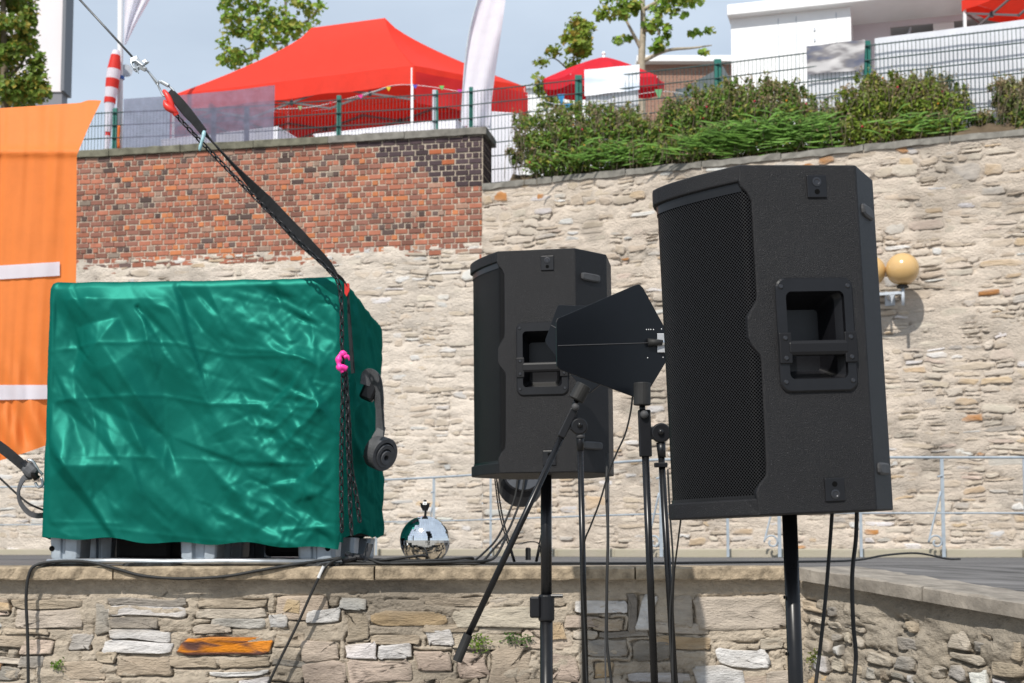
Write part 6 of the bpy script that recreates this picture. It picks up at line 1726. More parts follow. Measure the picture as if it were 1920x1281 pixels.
# ------------------------------------------------------------------ feather flag, flag pole
ff = thing('feather_flag', 'tall white feather flag standing behind the end of the brick wall', 'flag', Vector((P(880, 240, 21.2).x, 21.2, ZS - 0.12)))
prof = [(236, 866, 918), (180, 868, 923), (120, 872, 931), (60, 880, 940), (0, 896, 948), (-60, 915, 950), (-110, 932, 948)]
V = []; nn_ = 10
ys = np.linspace(236, -110, 50)
for y in ys:
    x0 = np.interp(-y, [-a for a, _, _ in prof], [b for _, b, _ in prof]); x1 = np.interp(-y, [-a for a, _, _ in prof], [c for _, _, c in prof])
    for j in range(nn_ + 1):
        s = j / nn_; V.append(list(P(x0 + (x1 - x0) * s, y, 21.2 + 0.05 * math.sin(s * 5 + y * 0.012) + 0.03 * math.sin(s * 11 + y * 0.02))))
mesh_obj('cloth', V, [(i * (nn_ + 1) + j, i * (nn_ + 1) + j + 1, (i + 1) * (nn_ + 1) + j + 1, (i + 1) * (nn_ + 1) + j) for i in range(49) for j in range(nn_)], M['flag_white'], ff, smooth=True)
MB().tube(spline([Vector((P(868, 240, 21.22).x, 21.22, ZS - 0.12))] + [P(b, a, 21.22) for a, b, c in prof], 5), 0.014, 8).build('pole', M['galv_paint'], ff, smooth=True)
fpole = thing('flag_pole', 'silver flag pole carrying a limp white flag at the left', 'flag pole', Vector((P(227, 280, 22).x, 22, ZS - 0.12)))
px0 = P(227, 280, 22)
MB().tube([Vector((px0.x, 22, ZS - 0.12)), Vector((P(227, -200, 22).x, 22, P(227, -200, 22).z))], 0.046, 14).build('pole', mat('pole_silver', (0.6, 0.6, 0.62), 0.4, spec=0.5), fpole, smooth=True)
V = []; R_ = 30; ys = np.linspace(-60, 84, R_ + 1)
for y in ys:
    t = (y + 60) / 144
    xr = np.interp(y, [-60, 0, 40, 84], [305, 281, 258, 236])
    for j in range(13):
        s = j / 12; V.append(list(P(233 + (xr - 233) * s, y, 22 + 0.09 * math.sin(s * 13 + y * 0.02) * (0.3 + s))))
mesh_obj('flag', V, [(i * 13 + j, i * 13 + j + 1, (i + 1) * 13 + j + 1, (i + 1) * 13 + j) for i in range(R_) for j in range(12)], M['flag_white'], fpole, smooth=True)
MB().lathe([(0.052, -0.02), (0.055, 0), (0.052, 0.035)], P(227, 147, 22), (0, 0, 1), 16).build('blue_clip', mat('clip_blue', (0.02, 0.10, 0.35), 0.4), fpole)
MB().lathe([(0.0, 0), (0.1, 0.0), (0.1, 0.03), (0.0, 0.03)], P(234, 130, 22) + Vector((0, 0.08, 0)), (0.4, -1, 0), 20, caps=False).build('round_plate', M['galv_paint'], fpole)
# red and white banded windsock hanging beside the pole
wsk = thing('windsock', 'red and white banded windsock hanging limp beside the flag pole', 'windsock', P(205, 280, 21.8))
bands = [(95, 104, 'flag_white', 6, 9), (104, 131, 'red_w', 9, 13), (131, 149, 'flag_white', 13, 13), (149, 166, 'red_w', 13, 12), (166, 184, 'flag_white', 12, 11), (184, 194, 'red_w', 11, 11), (194, 248, 'flag_white', 10, 6), (248, 255, 'red_w', 5, 5), (255, 285, 'flag_white', 5, 4)]
M['red_w'] = cloth_mat('red_w', (0.68, 0.04, 0.03), 0.3)
for (y0, y1, mm_, h0, h1) in bands:
    mb = MB(); pts = []; rr = []
    for k in range(5):
        y = y0 + (y1 - y0) * k / 4
        cx = np.interp(y, [95, 130, 190, 285], [218, 214, 206, 200]); pts.append(P(cx, y, 21.8)); rr.append((h0 + (h1 - h0) * k / 4) / F_PX * 21.8)
    mb.tube(pts, rr, 12, caps=False); mb.build('band', M[mm_], wsk, smooth=True)
tag(MB().tube(spline([P(223, 235, 21.85), P(221, 255, 21.85), P(219, 268, 21.85), P(222, 278, 21.85)], 4), [0.03, 0.028, 0.03, 0.026, 0.03, 0.034, 0.04, 0.045, 0.05, 0.055, 0.05, 0.045, 0.04], 8).build('orange_ribbon', M['orange_cloth'], None, smooth=True), 'orange cloth ribbon tied at the foot of the flag pole', 'ribbon', kind='thing')

# ------------------------------------------------------------------ red parasol
pc = P(1132, 107, 22.8)
par = thing('parasol', 'round red parasol with valance behind the pale banner', 'parasol', Vector((pc.x, pc.y, ZS - 0.12)))
rp_ = 120 / F_PX * 22.8; ze = P(1132, 152, 22.8).z; zp = P(1132, 107, 22.8).z; seg8 = 8
def ring(r, k): 
    a = 2 * math.pi * k / seg8 + 0.2; return Vector((pc.x + r * math.cos(a), pc.y + 0.42 * r * math.sin(a), 0))
for k in range(seg8):
    V = []; n = 10; m_ = 8
    for i in range(n + 1):
        t = i / n
        for j in range(m_ + 1):
            s = j / m_; p = ring(rp_ * t, k).lerp(ring(rp_ * t, k + 1), s); z = zp + (ze - zp) * (t ** 1.25) - 0.05 * math.sin(math.pi * s) * t
            V.append((p.x, p.y, z))
    V2 = []
    for j in range(m_ + 1):
        s = j / m_; p = ring(rp_, k).lerp(ring(rp_, k + 1), s); p2_ = ring(rp_ * 0.985, k).lerp(ring(rp_ * 0.985, k + 1), s)
        V2 += [(p.x, p.y, ze - 0.05 * math.sin(math.pi * s) + 0.002), (p2_.x, p2_.y, ze - 0.05 * math.sin(math.pi * s) - 0.17)]
    pn = mesh_obj('canopy_panel', V, [(i * (m_ + 1) + j, i * (m_ + 1) + j + 1, (i + 1) * (m_ + 1) + j + 1, (i + 1) * (m_ + 1) + j) for i in range(n) for j in range(m_)], M['red_umbrella'], par, smooth=True)
    mesh_obj('valance', V2, [(2 * j, 2 * j + 2, 2 * j + 3, 2 * j + 1) for j in range(m_)], M['red_umbrella'], pn, smooth=True)
    e = ring(rp_, k); MB().tube([Vector((pc.x, pc.y, zp - 0.05)), Vector((e.x, e.y, ze - 0.02))], 0.008, 6).build('rib', M['white_paint'], par)
MB().tube([Vector((pc.x, pc.y, ZS - 0.12)), Vector((pc.x, pc.y, zp + 0.06))], 0.022, 10).build('pole', M['white_paint'], par, smooth=True)
MB().sphere((pc.x, pc.y, zp + 0.06), 0.035, 12, 8).build('finial', M['white_paint'], par, smooth=True)

# ------------------------------------------------------------------ white kiosk
k0 = P(1595, 10, 22.4); k1 = P(1370, 22, 22.95)
K0, K1 = Vector((k0.x, k0.y, 0)), Vector((k1.x, k1.y, 0)); kd = (K0 - K1).normalized(); kn = Vector((kd.y, -kd.x, 0)); kn = kn if kn.y < 0 else -kn
zk = k0.z; zg = ZS - 0.12; UPZ = Vector((0, 0, 1))
kio = thing('kiosk', 'white flat-roofed sales kiosk with an open serving porch behind the fence', 'kiosk', Vector((K0.x, K0.y, zg)))
LK = (K0 - K1).length; KD = 2.6
MB().box((K0 + K1) / 2 - kn * KD / 2 + UPZ * ((zk + zg) / 2), (LK, KD, zk - zg), (kd, -kn, UPZ)).build('wall', M['white_paint'], kio, bevel=0.01)
RL = 5.2
rc = K1 + kd * (LK + RL) / 2 - kn * (KD / 2 - 0.08) + UPZ * (zk + 0.075)
MB().box(rc, (LK + RL + 0.08, KD + 0.2, 0.19), (kd, -kn, UPZ)).build('roof', M['white_paint'], kio, bevel=0.015)
M['kiosk_shade'] = mat('kiosk_wall', (0.62, 0.58, 0.62), 0.6, var=0.04, vscale=2)
bk = K0 - kn * 0.9
def pan(u0, u1, z0, z1, d, name, mm_, th=0.05): 
    MB().box(bk + kd * (u0 + u1) / 2 - kn * d + UPZ * ((z0 + z1) / 2), (u1 - u0, th, z1 - z0), (kd, -kn, UPZ)).build(name, mm_, kio)
pan(0.0, 0.62, zg, zk - 0.02, 0.0, 'porch_wall', M['kiosk_shade'])
pan(0.62, RL, zg, zk - 0.75, 0.0, 'porch_wall', M['kiosk_shade'])
pan(0.62, RL, zk - 0.12, zk - 0.02, 0.0, 'lintel', M['kiosk_shade'])
pan(0.6, RL, zg, zk - 0.05, 0.9, 'interior', mat('kiosk_inside', (0.05, 0.03, 0.028), 0.8, var=0.4, vscale=3))
pan(1.32, 1.66, zk - 0.75, zk - 0.12, 0.03, 'hatch_panel', M['white_paint'], 0.03)
MB().bar(bk + kd * 0.95 + UPZ * (zk - 0.15), bk + kd * 0.78 + UPZ * (zk - 0.75) + kn * 0.15, 0.03, 0.03).build('hatch_strut', M['galv_paint'], kio)
pan(0.64, 3.2, zk - 0.5, zk - 0.42, 0.55, 'shelf', mat('shelf_wood', (0.25, 0.10, 0.05), 0.6))
for q_ in (0.0, 0.18):    # hinges and seams on the side
    MB().box(K1 + kd * (LK * 0.70) + kn * 0.012 + UPZ * (zk - 0.35 - q_), (0.03, 0.02, 0.05), (kd, -kn, UPZ)).build('hinge', M['galv_paint'], kio)
for q_ in (0.40, 0.55, 0.88): MB().box(K1 + kd * (LK * q_) + kn * 0.004 + UPZ * ((zk + zg) / 2), (0.012, 0.012, zk - zg - 0.2), (kd, -kn, UPZ)).build('seam', M['galv_paint'], kio)

# ------------------------------------------------------------------ buildings beyond
bx0 = P(1200, 115, 34); bx1 = P(1600, 112, 34)
bb = thing('brick_building', 'plain brown brick building with white roof edge behind the parasol', 'building', Vector((bx0.x, 34, zg)))
def brickmat(name, c1, c2, mortar, sc):
    m = bpy.data.materials.new(name); m.use_nodes = True; N, L = m.node_tree.nodes, m.node_tree.links
    tc = N.new('ShaderNodeTexCoord'); mp = N.new('ShaderNodeMapping'); mp.inputs['Rotation'].default_value = (R(90), 0, 0)
    bt = N.new('ShaderNodeTexBrick'); bt.inputs['Scale'].default_value = sc; bt.inputs['Color1'].default_value = (*c1, 1); bt.inputs['Color2'].default_value = (*c2, 1); bt.inputs['Mortar'].default_value = (*mortar, 1)
    L.new(tc.outputs['Object'], mp.inputs['Vector']); L.new(mp.outputs['Vector'], bt.inputs['Vector']); L.new(bt.outputs['Color'], N['Principled BSDF'].inputs['Base Color']); N['Principled BSDF'].inputs['Roughness'].default_value = 0.9
    return m
zb_ = P(1300, 121, 34).z
MB().box(((bx0.x + bx1.x) / 2, 36.5, (zg + zb_) / 2), (bx1.x - bx0.x, 5, zb_ - zg)).build('wall', brickmat('far_brick', (0.30, 0.16, 0.11), (0.24, 0.12, 0.085), (0.3, 0.24, 0.2), 4.0), bb)
MB().box(((bx0.x + bx1.x) / 2, 36.4, zb_ + 0.075), (bx1.x - bx0.x + 0.2, 5.3, 0.15)).build('roof_edge', M['white_paint'], bb)
wx = P(1330, 190, 34); MB().box((wx.x, 33.98, wx.z - 0.2), (1.7, 0.08, 1.0)).build('window', mat('dark_glass', (0.05, 0.07, 0.08), 0.1, spec=0.7), bb)
MB().bar(P(1280, 205, 33.2), P(1372, 155, 33.2), 0.1, 0.9).build('awning', mat('awning_grey', (0.09, 0.11, 0.12), 0.6), bb)
# tall pale building with dark edge at the far left
lb0, lb1 = P(20, 190, 40), P(118, 190, 40)
lb = thing('pale_building', 'tall pale grey building with dark corner strip behind the left tree', 'building', Vector((lb1.x, 40, zg)))
zt_ = P(60, -260, 40).z; zl = P(60, 172, 40).z
MB().box((lb1.x - 2.5, 40.3, (zl + zt_) / 2), (5.0 - 0.1, 0.6, zt_ - zl)).build('wall', mat('pale_wall', (0.66, 0.62, 0.64), 0.7, var=0.04, vscale=0.6), lb)
MB().box((lb1.x + 0.0, 40.25, (zl + zt_) / 2), (0.10, 0.7, zt_ - zl)).build('corner_strip', mat('dark_trim', (0.12, 0.13, 0.15), 0.6), lb)
MB().box((lb1.x - 2.5, 40.3, (zl + zg) / 2), (4.9, 0.5, zl - zg)).build('plinth', mat('dark_plinth', (0.16, 0.16, 0.18), 0.6), lb)
# low white hall behind the small tent
MB_h = thing('white_hall', 'low white hall far behind, right of the tall flag', 'building', Vector((P(1010, 200, 45).x, 45, zg)))
MB().box((P(1010, 200, 46).x, 46, (zg + P(1010, 168, 43).z) / 2), (4.2, 6, P(1010, 168, 43).z - zg)).build('wall', M['white_paint'], MB_h)
MB().box((P(1010, 200, 46).x, 46, P(1010, 168, 43).z + 0.06), (4.5, 6.3, 0.12)).build('roof', M['galv_paint'], MB_h)

# ------------------------------------------------------------------ bunting
bt_ = thing('bunting', 'string of small coloured pennants along the fence by the parasol', 'bunting', P(1130, 195, 20.6))
bpts = spline([P(985, 178, 20.6), P(1050, 196, 20.6), P(1130, 188, 20.6), P(1235, 172, 20.6), P(1300, 176, 20.6), P(1400, 168, 20.6)], 10)
MB().tube(bpts, 0.004, 5).build('string', M['white_paint'], bt_)
for (x, y, c_) in ((1052, 184, (0.03, 0.28, 0.60)), (1066, 202, (0.03, 0.30, 0.62)), (1235, 175, (0.18, 0.42, 0.2)), (1303, 177, (0.03, 0.28, 0.6)), (1364, 173, (0.7, 0.6, 0.12)), (1120, 196, (0.2, 0.45, 0.2))):
    a, b, c = P(x - 8, y - 7, 20.58), P(x + 8, y - 8, 20.6), P(x + 1, y + 12, 20.57)
    nn_ = Vector((0, 0.006, 0)); MB().prism([a, b, c], nn_).build('pennant', cloth_mat('pennant', c_, 0.3), bt_)
bt2 = thing('bunting', 'string of small pennants strung under the large red tent', 'bunting', P(680, 190, 21.6))
MB().tube(spline([P(520, 205, 21.6), P(590, 200, 21.6), P(690, 175, 21.6), P(740, 160, 21.6), P(800, 162, 21.6), P(880, 175, 21.6)], 8), 0.004, 5).build('string', M['white_paint'], bt2)
for (x, y, c_) in ((562, 203, (0.25, 0.42, 0.2)), (620, 193, (0.6, 0.02, 0.03)), (676, 182, (0.75, 0.03, 0.3)), (728, 167, (0.7, 0.5, 0.03)), (828, 165, (0.15, 0.55, 0.15)), (778, 163, (0.1, 0.1, 0.5)), (862, 172, (0.6, 0.05, 0.4))):
    MB().prism([P(x - 5, y - 4, 21.58), P(x + 5, y - 4, 21.6), P(x + 1, y + 4, 21.57)], Vector((0, 0.006, 0))).build('pennant', cloth_mat('pennant', c_, 0.3), bt2)

# ------------------------------------------------------------------ foliage
def leaves(mb, centers, normals, size, cols, rg, lobes=5, aspect=1.0):
    """many small leaf polygons, each bent along its midrib"""
    n = len(centers)
    if n == 0: return
    c = np.asarray(centers, float); nn = np.asarray(normals, float); nn = nn / (np.linalg.norm(nn, axis=1)[:, None] + 1e-9)
    t = rg.normal(size=(n, 3)); t -= nn * (t * nn).sum(1)[:, None]; t /= np.linalg.norm(t, axis=1)[:, None] + 1e-9
    b = np.cross(nn, t); s = (size * rg.uniform(0.6, 1.35, n))[:, None, None]
    if lobes == 5:
        shp = ((0, -0.5, 0), (0.30, -0.30, 0.05), (0.52, 0.05, 0.12), (0.22, 0.12, 0.04), (0.0, 0.6, -0.06), (-0.22, 0.12, 0.04), (-0.52, 0.05, 0.12), (-0.30, -0.30, 0.05))
        fs = ((0, 1, 2, 3, 4), (0, 4, 5, 6, 7))
    else:
        shp = ((0, -0.5, 0), (0.24 * aspect, -0.1, 0.06), (0.18 * aspect, 0.25, 0.03), (0, 0.55, -0.08), (-0.18 * aspect, 0.25, 0.03), (-0.24 * aspect, -0.1, 0.06))
        fs = ((0, 1, 2, 3), (0, 3, 4, 5))
    shp = np.array(shp); m_ = len(shp)
    V = c[:, None, :] + s * (t[:, None, :] * shp[None, :, 0:1] + b[:, None, :] * shp[None, :, 1:2] + nn[:, None, :] * shp[None, :, 2:3])
    base = np.arange(n) * m_ + mb.n
    mb.V.append(V.reshape(-1, 3)); mb.n += n * m_
    for f in fs:
        mb.F.extend((base[:, None] + np.array(f)[None]).tolist()); mb.C.extend([tuple(x) for x in cols])
def leaf_cols(n, base, rg, var=0.25, alt=None, pa=0.0):
    base = np.array(base); out = base[None] * rg.uniform(1 - var, 1 + var, (n, 1)) * (1 + rg.normal(0, 0.06, (n, 3)))
    if alt is not None:
        k = rg.random(n) < pa; out[k] = np.array(alt)[None] * rg.uniform(0.75, 1.25, (k.sum(), 1))
    return np.clip(out, 0.01, 0.9)
M['bark'] = mat('bark', (0.17, 0.14, 0.10), 0.9, spec=0.1, var=0.3, vscale=10, bump=0.4, bscale=30)
M['bark_pale'] = mat('bark_pale', (0.36, 0.31, 0.24), 0.9, spec=0.1, var=0.25, vscale=10)
def tree(label, trunk_pts, branches, clumps, lsize, base, seed, alt=None, pa=0.0, density=1.0, bark='bark', r0=0.05, group='trees on the plaza', lobes=5):
    rg = np.random.default_rng(seed)
    b0 = trunk_pts[0]; root = thing('broadleaf_tree', label, 'tree', Vector((b0.x, b0.y, zg)), group)
    tp = spline([Vector((b0.x, b0.y, zg))] + trunk_pts, 6)
    MB().tube(tp, list(np.linspace(r0, r0 * 0.35, len(tp))), 10).build('trunk', M[bark], root, smooth=True)
    for br in branches:
        q = spline(br, 5); MB().tube(q, list(np.linspace(r0 * 0.42, r0 * 0.10, len(q))), 6).build('branch', M[bark], root, smooth=True)
    mb = MB()
    for (c, rad, n) in clumps:
        n = int(n * density); c = np.array(c)
        d = rg.normal(size=(n, 3)); d /= np.linalg.norm(d, axis=1)[:, None]
        rr = rg.uniform(0.0, 1.25, n) ** 0.6
        pts = c + d * (rr[:, None] * np.array(rad))
        nrm = d * 0.5 + np.array((-0.2, -0.5, 0.7)) * 0.6 + rg.normal(0, 0.5, (n, 3))
        leaves(mb, pts, nrm, lsize, leaf_cols(n, base, rg, 0.3, alt, pa), rg, lobes)
    cr = mb.build('crown', M['leaf'], root, colattr=True, fixn=False)
    return root
def cl(px, py, Y, rx_, ry_, n): return (P(px, py, Y), (rx_ / F_PX * Y, rx_ / F_PX * Y, ry_ / F_PX * Y), n)
g1 = np.random.default_rng(70)
def scatter(box, Y, k, r, n, rg):
    out = []
    for _ in range(k):
        x = rg.uniform(box[0], box[2]); y = rg.uniform(box[1], box[3]); s = rg.uniform(0.7, 1.3)
        out.append(cl(x, y, Y + rg.uniform(-0.5, 0.5), r * s, r * s * 0.8, int(n * s)))
    return out
# dark dense tree at the left edge
cl1 = scatter((-70, -80, 55, 190), 27, 34, 26, 170, g1) + [cl(60, 150, 26.8, 30, 30, 260), cl(75, 170, 26.7, 20, 22, 200), cl(20, 170, 26.8, 34, 28, 320), cl(48, 60, 26.9, 22, 40, 260), cl(70, 118, 26.8, 16, 22, 130), cl(55, 20, 26.9, 18, 30, 160)]
tree('dense green tree turning yellow at the upper left edge', [P(10, 260, 27), P(8, 120, 27), P(5, -60, 27)], [[P(8, 150, 27), P(40, 120, 27), P(55, 80, 26.9)], [P(8, 100, 27), P(-30, 60, 27), P(-50, 20, 27)]], cl1, 0.10, (0.16, 0.24, 0.035), 71, (0.36, 0.30, 0.05), 0.25, 1.5, r0=0.12)
# maple behind the tent
cl2 = scatter((415, -20, 585, 60), 29, 60, 15, 20, g1) + scatter((415, 55, 545, 122), 28.6, 38, 14, 17, g1) + [cl(430, 30, 28.5, 18, 18, 44), cl(560, 55, 28.6, 22, 14, 34), cl(598, 12, 28.6, 18, 9, 20)]
tree('slim maple with yellow-green leaves behind the left end of the red tent', [P(535, 160, 29), P(537, 60, 29), P(533, -60, 29)], [[P(536, 110, 29), P(490, 70, 28.8), P(440, 40, 28.6)], [P(536, 80, 29), P(470, 90, 28.7), P(440, 105, 28.5)], [P(536, 50, 29), P(575, 40, 28.8), P(600, 10, 28.6)]], cl2, 0.115, (0.20, 0.31, 0.04), 72, (0.36, 0.36, 0.06), 0.3, 1.1, r0=0.06)
# red ornaments of paper in the maple
# maple near the parasol (left)
cl3 = scatter((1055, 45, 1105, 110), 27, 16, 15, 36, g1) + [cl(1082, 38, 27, 14, 14, 40), cl(1040, 95, 27, 18, 9, 36), cl(1015, 118, 26.9, 16, 9, 34), cl(1090, 70, 27, 16, 18, 60), cl(1030, 185, 26.9, 24, 26, 120), cl(1010, 160, 26.9, 14, 20, 60), cl(1060, 200, 26.9, 20, 16, 70), cl(1075, 120, 27, 20, 18, 50)]
tree('young maple with rusty leaf tips left of the red parasol', [P(1070, 250, 27.2), P(1074, 130, 27.2), P(1085, 30, 27.2)], [[P(1074, 140, 27.2), P(1040, 110, 27), P(1015, 118, 26.9)], [P(1072, 200, 27.2), P(1040, 190, 27)], [P(1078, 100, 27.2), P(1095, 75, 27)]], cl3, 0.105, (0.22, 0.29, 0.035), 73, (0.36, 0.26, 0.05), 0.14, 1.3, r0=0.045)
# open-crowned tree with a pale trunk
cl4 = scatter((1120, -15, 1200, 28), 25, 9, 16, 24, g1) + scatter((1215, -20, 1310, 20), 25, 9, 16, 22, g1) + [cl(1160, 75, 25, 12, 8, 16), cl(1180, 70, 25, 10, 8, 12), cl(1225, 45, 24.8, 20, 18, 50), cl(1235, 85, 24.8, 20, 12, 44), cl(1250, 60, 24.8, 10, 16, 24), cl(1300, 62, 25, 20, 6, 14), cl(1330, 58, 25, 12, 6, 12), cl(1315, 98, 25, 12, 5, 9), cl(1240, 20, 24.9, 22, 16, 44), cl(1190, 15, 25, 14, 12, 24)]
tree('open-crowned maple with a pale slender trunk above the red parasol', [P(1203, 230, 25), P(1203, 110, 25), P(1206, 40, 25), P(1200, -80, 25)], [[P(1204, 95, 25), P(1180, 50, 24.9), P(1150, -10, 24.9)], [P(1205, 60, 25), P(1230, 50, 24.8), P(1240, 85, 24.8)], [P(1205, 115, 25), P(1250, 95, 24.9), P(1300, 90, 25), P(1335, 85, 25)], [P(1204, 20, 25), P(1250, -5, 24.9), P(1300, -10, 25)]], cl4, 0.115, (0.20, 0.31, 0.04), 74, (0.34, 0.34, 0.06), 0.25, 1.5, 'bark_pale', r0=0.10)

# shrubs along the top of the stone wall
def shrub(label, blobs, seed, base, tall, rusty, group='flowering shrubs on the wall top', fern=None):
    rg = np.random.default_rng(seed)
    c0 = P(blobs[0][0], blobs[0][1], blobs[0][2]); root = thing('flowering_shrub', label, 'shrub', Vector((c0.x, c0.y, zg)), group)
    lf = MB(); st_ = MB(); bl = MB()
    more = []
    for (px, py, Y, rx_, ry_, n) in blobs:
        if n >= 300: more.append((px, py + ry_ * 0.8, Y - 0.12, rx_ * 1.05, ry_ * 0.62, int(n * 0.5)))
        for _ in range(5):
            more.append((px + rg.uniform(-1.1, 1.1) * rx_, py - ry_ * rg.uniform(0.9, 1.4), Y + rg.uniform(-0.1, 0.1), rx_ * rg.uniform(0.05, 0.12), ry_ * rg.uniform(0.18, 0.34), max(14, int(n * 0.022))))
        for _ in range(9):
            more.append((px + rg.uniform(-1.15, 1.15) * rx_, py - ry_ * rg.uniform(0.2, 1.12), Y + rg.uniform(-0.1, 0.1), rx_ * rg.uniform(0.14, 0.34), ry_ * rg.uniform(0.2, 0.5), int(n * 0.05)))
    for (px, py, Y, rx_, ry_, n) in list(blobs) + more:
        c = np.array(P(px, py, Y)); rad = np.array((rx_ / F_PX * Y, min(rx_ / F_PX * Y, 0.30), ry_ / F_PX * Y))
        d = rg.normal(size=(n, 3)); d /= np.linalg.norm(d, axis=1)[:, None]; rr = rg.uniform(0.2, 1.0, n) ** 0.5
        pts = c + d * rr[:, None] * rad
        nrm = d * 0.5 + np.array((-0.2, -0.4, 0.7)) * 0.5 + rg.normal(0, 0.6, (n, 3))
        cols = leaf_cols(n, base, rg, 0.35, (0.28, 0.29, 0.05), 0.2)
        leaves(lf, pts, nrm, 0.062, cols, rg, lobes=3)
        # rusty seed heads and stems near the top
        k = max(int(n * rusty), 1 if n < 60 else 0)
        for _ in range(k):
            a = rg.uniform(0, 2 * np.pi); q = rg.uniform(0.1, 1.0)
            tip = Vector(c + np.array((math.cos(a) * rad[0] * q, math.sin(a) * rad[1] * q - 0.04, rad[2] * (rg.uniform(0.2, 0.95) + tall * rg.uniform(0, 0.25))))); rt = Vector((tip.x + rg.normal(0, 0.06), tip.y + 0.05, tip.z - rg.uniform(0.2, 0.45)))
            st_.tube([rt, rt.lerp(tip, 0.6) + Vector((rg.normal(0, 0.02), 0, 0)), tip], 0.004, 4, caps=False)
            m = int(rg.integers(5, 10)); pt = np.array(tip) + rg.normal(0, 0.032, (m, 3)); nr = rg.normal(0, 1, (m, 3))
            cc = leaf_cols(m, (0.33, 0.25, 0.15) if rg.random() < 0.6 else (0.28, 0.29, 0.11), rg, 0.35)
            leaves(lf, pt, nr, 0.038, cc, rg, lobes=3)
        for _ in range(n // 600):
            p = c + rg.uniform(-0.85, 0.85, 3) * rad; p[1] = c[1] - rad[1] * 0.9
            bl.sphere(p, 0.014, 6, 4, col=(0.65, 0.03, 0.10) if rg.random() < 0.75 else (0.75, 0.30, 0.04))
    if fern:
        for (px, py, Y, n, L) in fern:
            for _ in range(n):
                a = Vector(P(px + rg.normal(0, 45), py + rg.normal(0, 10), Y - 0.25)); an = rg.uniform(-0.2, 1.2) if rg.random() < 0.6 else math.pi - rg.uniform(-0.2, 1.2)
                l_ = L * rg.uniform(0.5, 1.2); pts = [a, a + Vector((math.cos(an) * l_ * 0.5, -0.06, math.sin(an) * l_ * 0.5)), a + Vector((math.cos(an) * l_, -0.12, math.sin(an) * l_ * 0.55))]
                q = spline(pts, 5); V = []; cc = tuple(np.array((0.14, 0.27, 0.05)) * rg.uniform(0.6, 1.5))
                for i, p in enumerate(q):
                    w = 0.011 * math.sin(math.pi * (i + 0.6) / (len(q) + 0.5)); V += [list(p + Vector((0, 0.006, w))), list(p - Vector((0, 0.006, w)))]
                lf.add(V, [(2 * i, 2 * i + 2, 2 * i + 3, 2 * i + 1) for i in range(len(q) - 1)], cc)
    lf.build('foliage', M['leaf'], root, colattr=True, fixn=False)
    if st_.n: st_.build('stems', M['bark'], root)
    if bl.n: bl.build('blossoms', M['leaf'], root, colattr=True, fixn=False)
    return root
GB = (0.15, 0.255, 0.042)
shrub('rusty-topped green shrub at the left end, beside the brick pier', [(1060, 275, 19.25, 70, 42, 1500), (1020, 290, 19.3, 40, 30, 600), (1130, 262, 19.1, 65, 42, 1400), (1200, 262, 19.0, 50, 38, 900), (1045, 235, 19.3, 34, 30, 400), (1245, 262, 18.9, 40, 30, 600), (1105, 225, 19.2, 22, 22, 160), (1170, 232, 19.1, 30, 26, 350)], 81, GB, 0.5, 0.05, fern=[(1150, 296, 19.0, 140, 0.3)])
shrub('broad shrub with fern-like grass in the middle of the wall top', [(1300, 240, 18.75, 60, 46, 1300), (1350, 225, 18.65, 50, 44, 1100), (1420, 230, 18.5, 65, 50, 1500), (1490, 232, 18.4, 55, 44, 1100), (1400, 190, 18.55, 40, 30, 500), (1475, 190, 18.45, 30, 26, 350), (1320, 195, 18.7, 30, 26, 300), (1550, 240, 18.3, 40, 34, 600), (1585, 238, 18.15, 26, 24, 260), (1270, 225, 18.85, 26, 26, 260), (1440, 175, 18.5, 18, 20, 120)], 82, GB, 0.5, 0.055, fern=[(1360, 275, 18.5, 260, 0.42), (1450, 258, 18.4, 260, 0.42), (1520, 250, 18.3, 160, 0.36)])
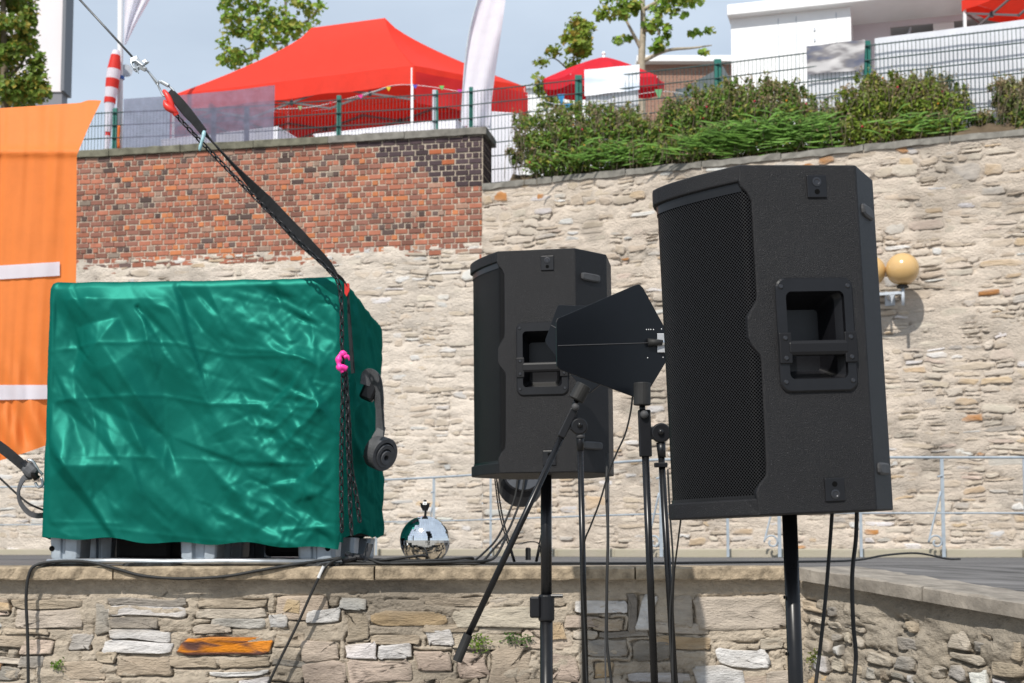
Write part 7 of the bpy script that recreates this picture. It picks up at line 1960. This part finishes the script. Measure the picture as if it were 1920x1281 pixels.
shrub('rounded yellow-green shrub with pink blossoms by the right green post', [(1640, 215, 18.0, 60, 50, 1500), (1710, 205, 17.9, 62, 50, 1600), (1770, 210, 17.8, 42, 40, 900), (1680, 180, 18.0, 46, 30, 600), (1740, 178, 17.85, 36, 28, 450), (1600, 215, 18.1, 30, 34, 450)], 83, (0.19, 0.27, 0.035), 0.5, 0.05, fern=[(1740, 240, 17.8, 70, 0.35)])
shrub('sparse shrub at the right edge before the white tarpaulin', [(1905, 195, 17.5, 34, 34, 380), (1880, 185, 17.5, 22, 22, 160), (1930, 215, 17.4, 40, 30, 420), (1840, 228, 17.6, 26, 12, 160)], 84, (0.08, 0.13, 0.025), 0.8, 0.16)
shrub('small leafy sapling between the brick pier and the first shrub', [(985, 290, 19.6, 20, 26, 170), (975, 258, 19.6, 12, 30, 110), (968, 300, 19.6, 16, 16, 90)], 85, (0.10, 0.18, 0.025), 0.2, 0.05)

# ------------------------------------------------------------------ tufts growing in the front wall
def tuft(label, px, py, Y, n, r, col=(0.12, 0.24, 0.02), off=Vector((0, -0.02, 0))):
    rg = np.random.default_rng(int(px)); mb = MB(); c = np.array(P(px, py, Y) + off)
    pts = c + rg.normal(0, 1, (n, 3)) * np.array((r, r * 0.35, r * 0.8)); pts[:, 1] = np.minimum(pts[:, 1], c[1] + 0.01)
    leaves(mb, pts, rg.normal(0, 0.6, (n, 3)) + np.array((0, -0.5, 0.5)), 0.011, leaf_cols(n, col, rg, 0.4), rg, lobes=3)
    for _ in range(6):
        a = Vector(pts[rg.integers(n)]); mb.tube([Vector(c) + Vector((0, 0.02, 0)), a], 0.0012, 3, col=(0.1, 0.15, 0.03))
    tag(mb.build('wall_weed', M['leaf'], None, colattr=True, fixn=False), label, 'weed', 'weeds in the wall joints', 'thing')
tuft('small green weed in the wall below the left foot of the tank', 110, 1248, YW, 60, 0.014)
tuft('bright green weed in the wall right of the slanting boom', 898, 1205, YW, 110, 0.020, (0.15, 0.26, 0.02))
tuft('small weed in a wall joint left of the far pole', 957, 1195, YW, 60, 0.018, (0.07, 0.15, 0.03))
tuft('little weed in a wall joint touching the far pole', 985, 1197, YW, 50, 0.014, (0.07, 0.15, 0.03))
tuft('moss growing in the corner of the wing wall beside the near pole', 1524, 1232, YF - 0.0, 110, 0.018, (0.13, 0.16, 0.02))
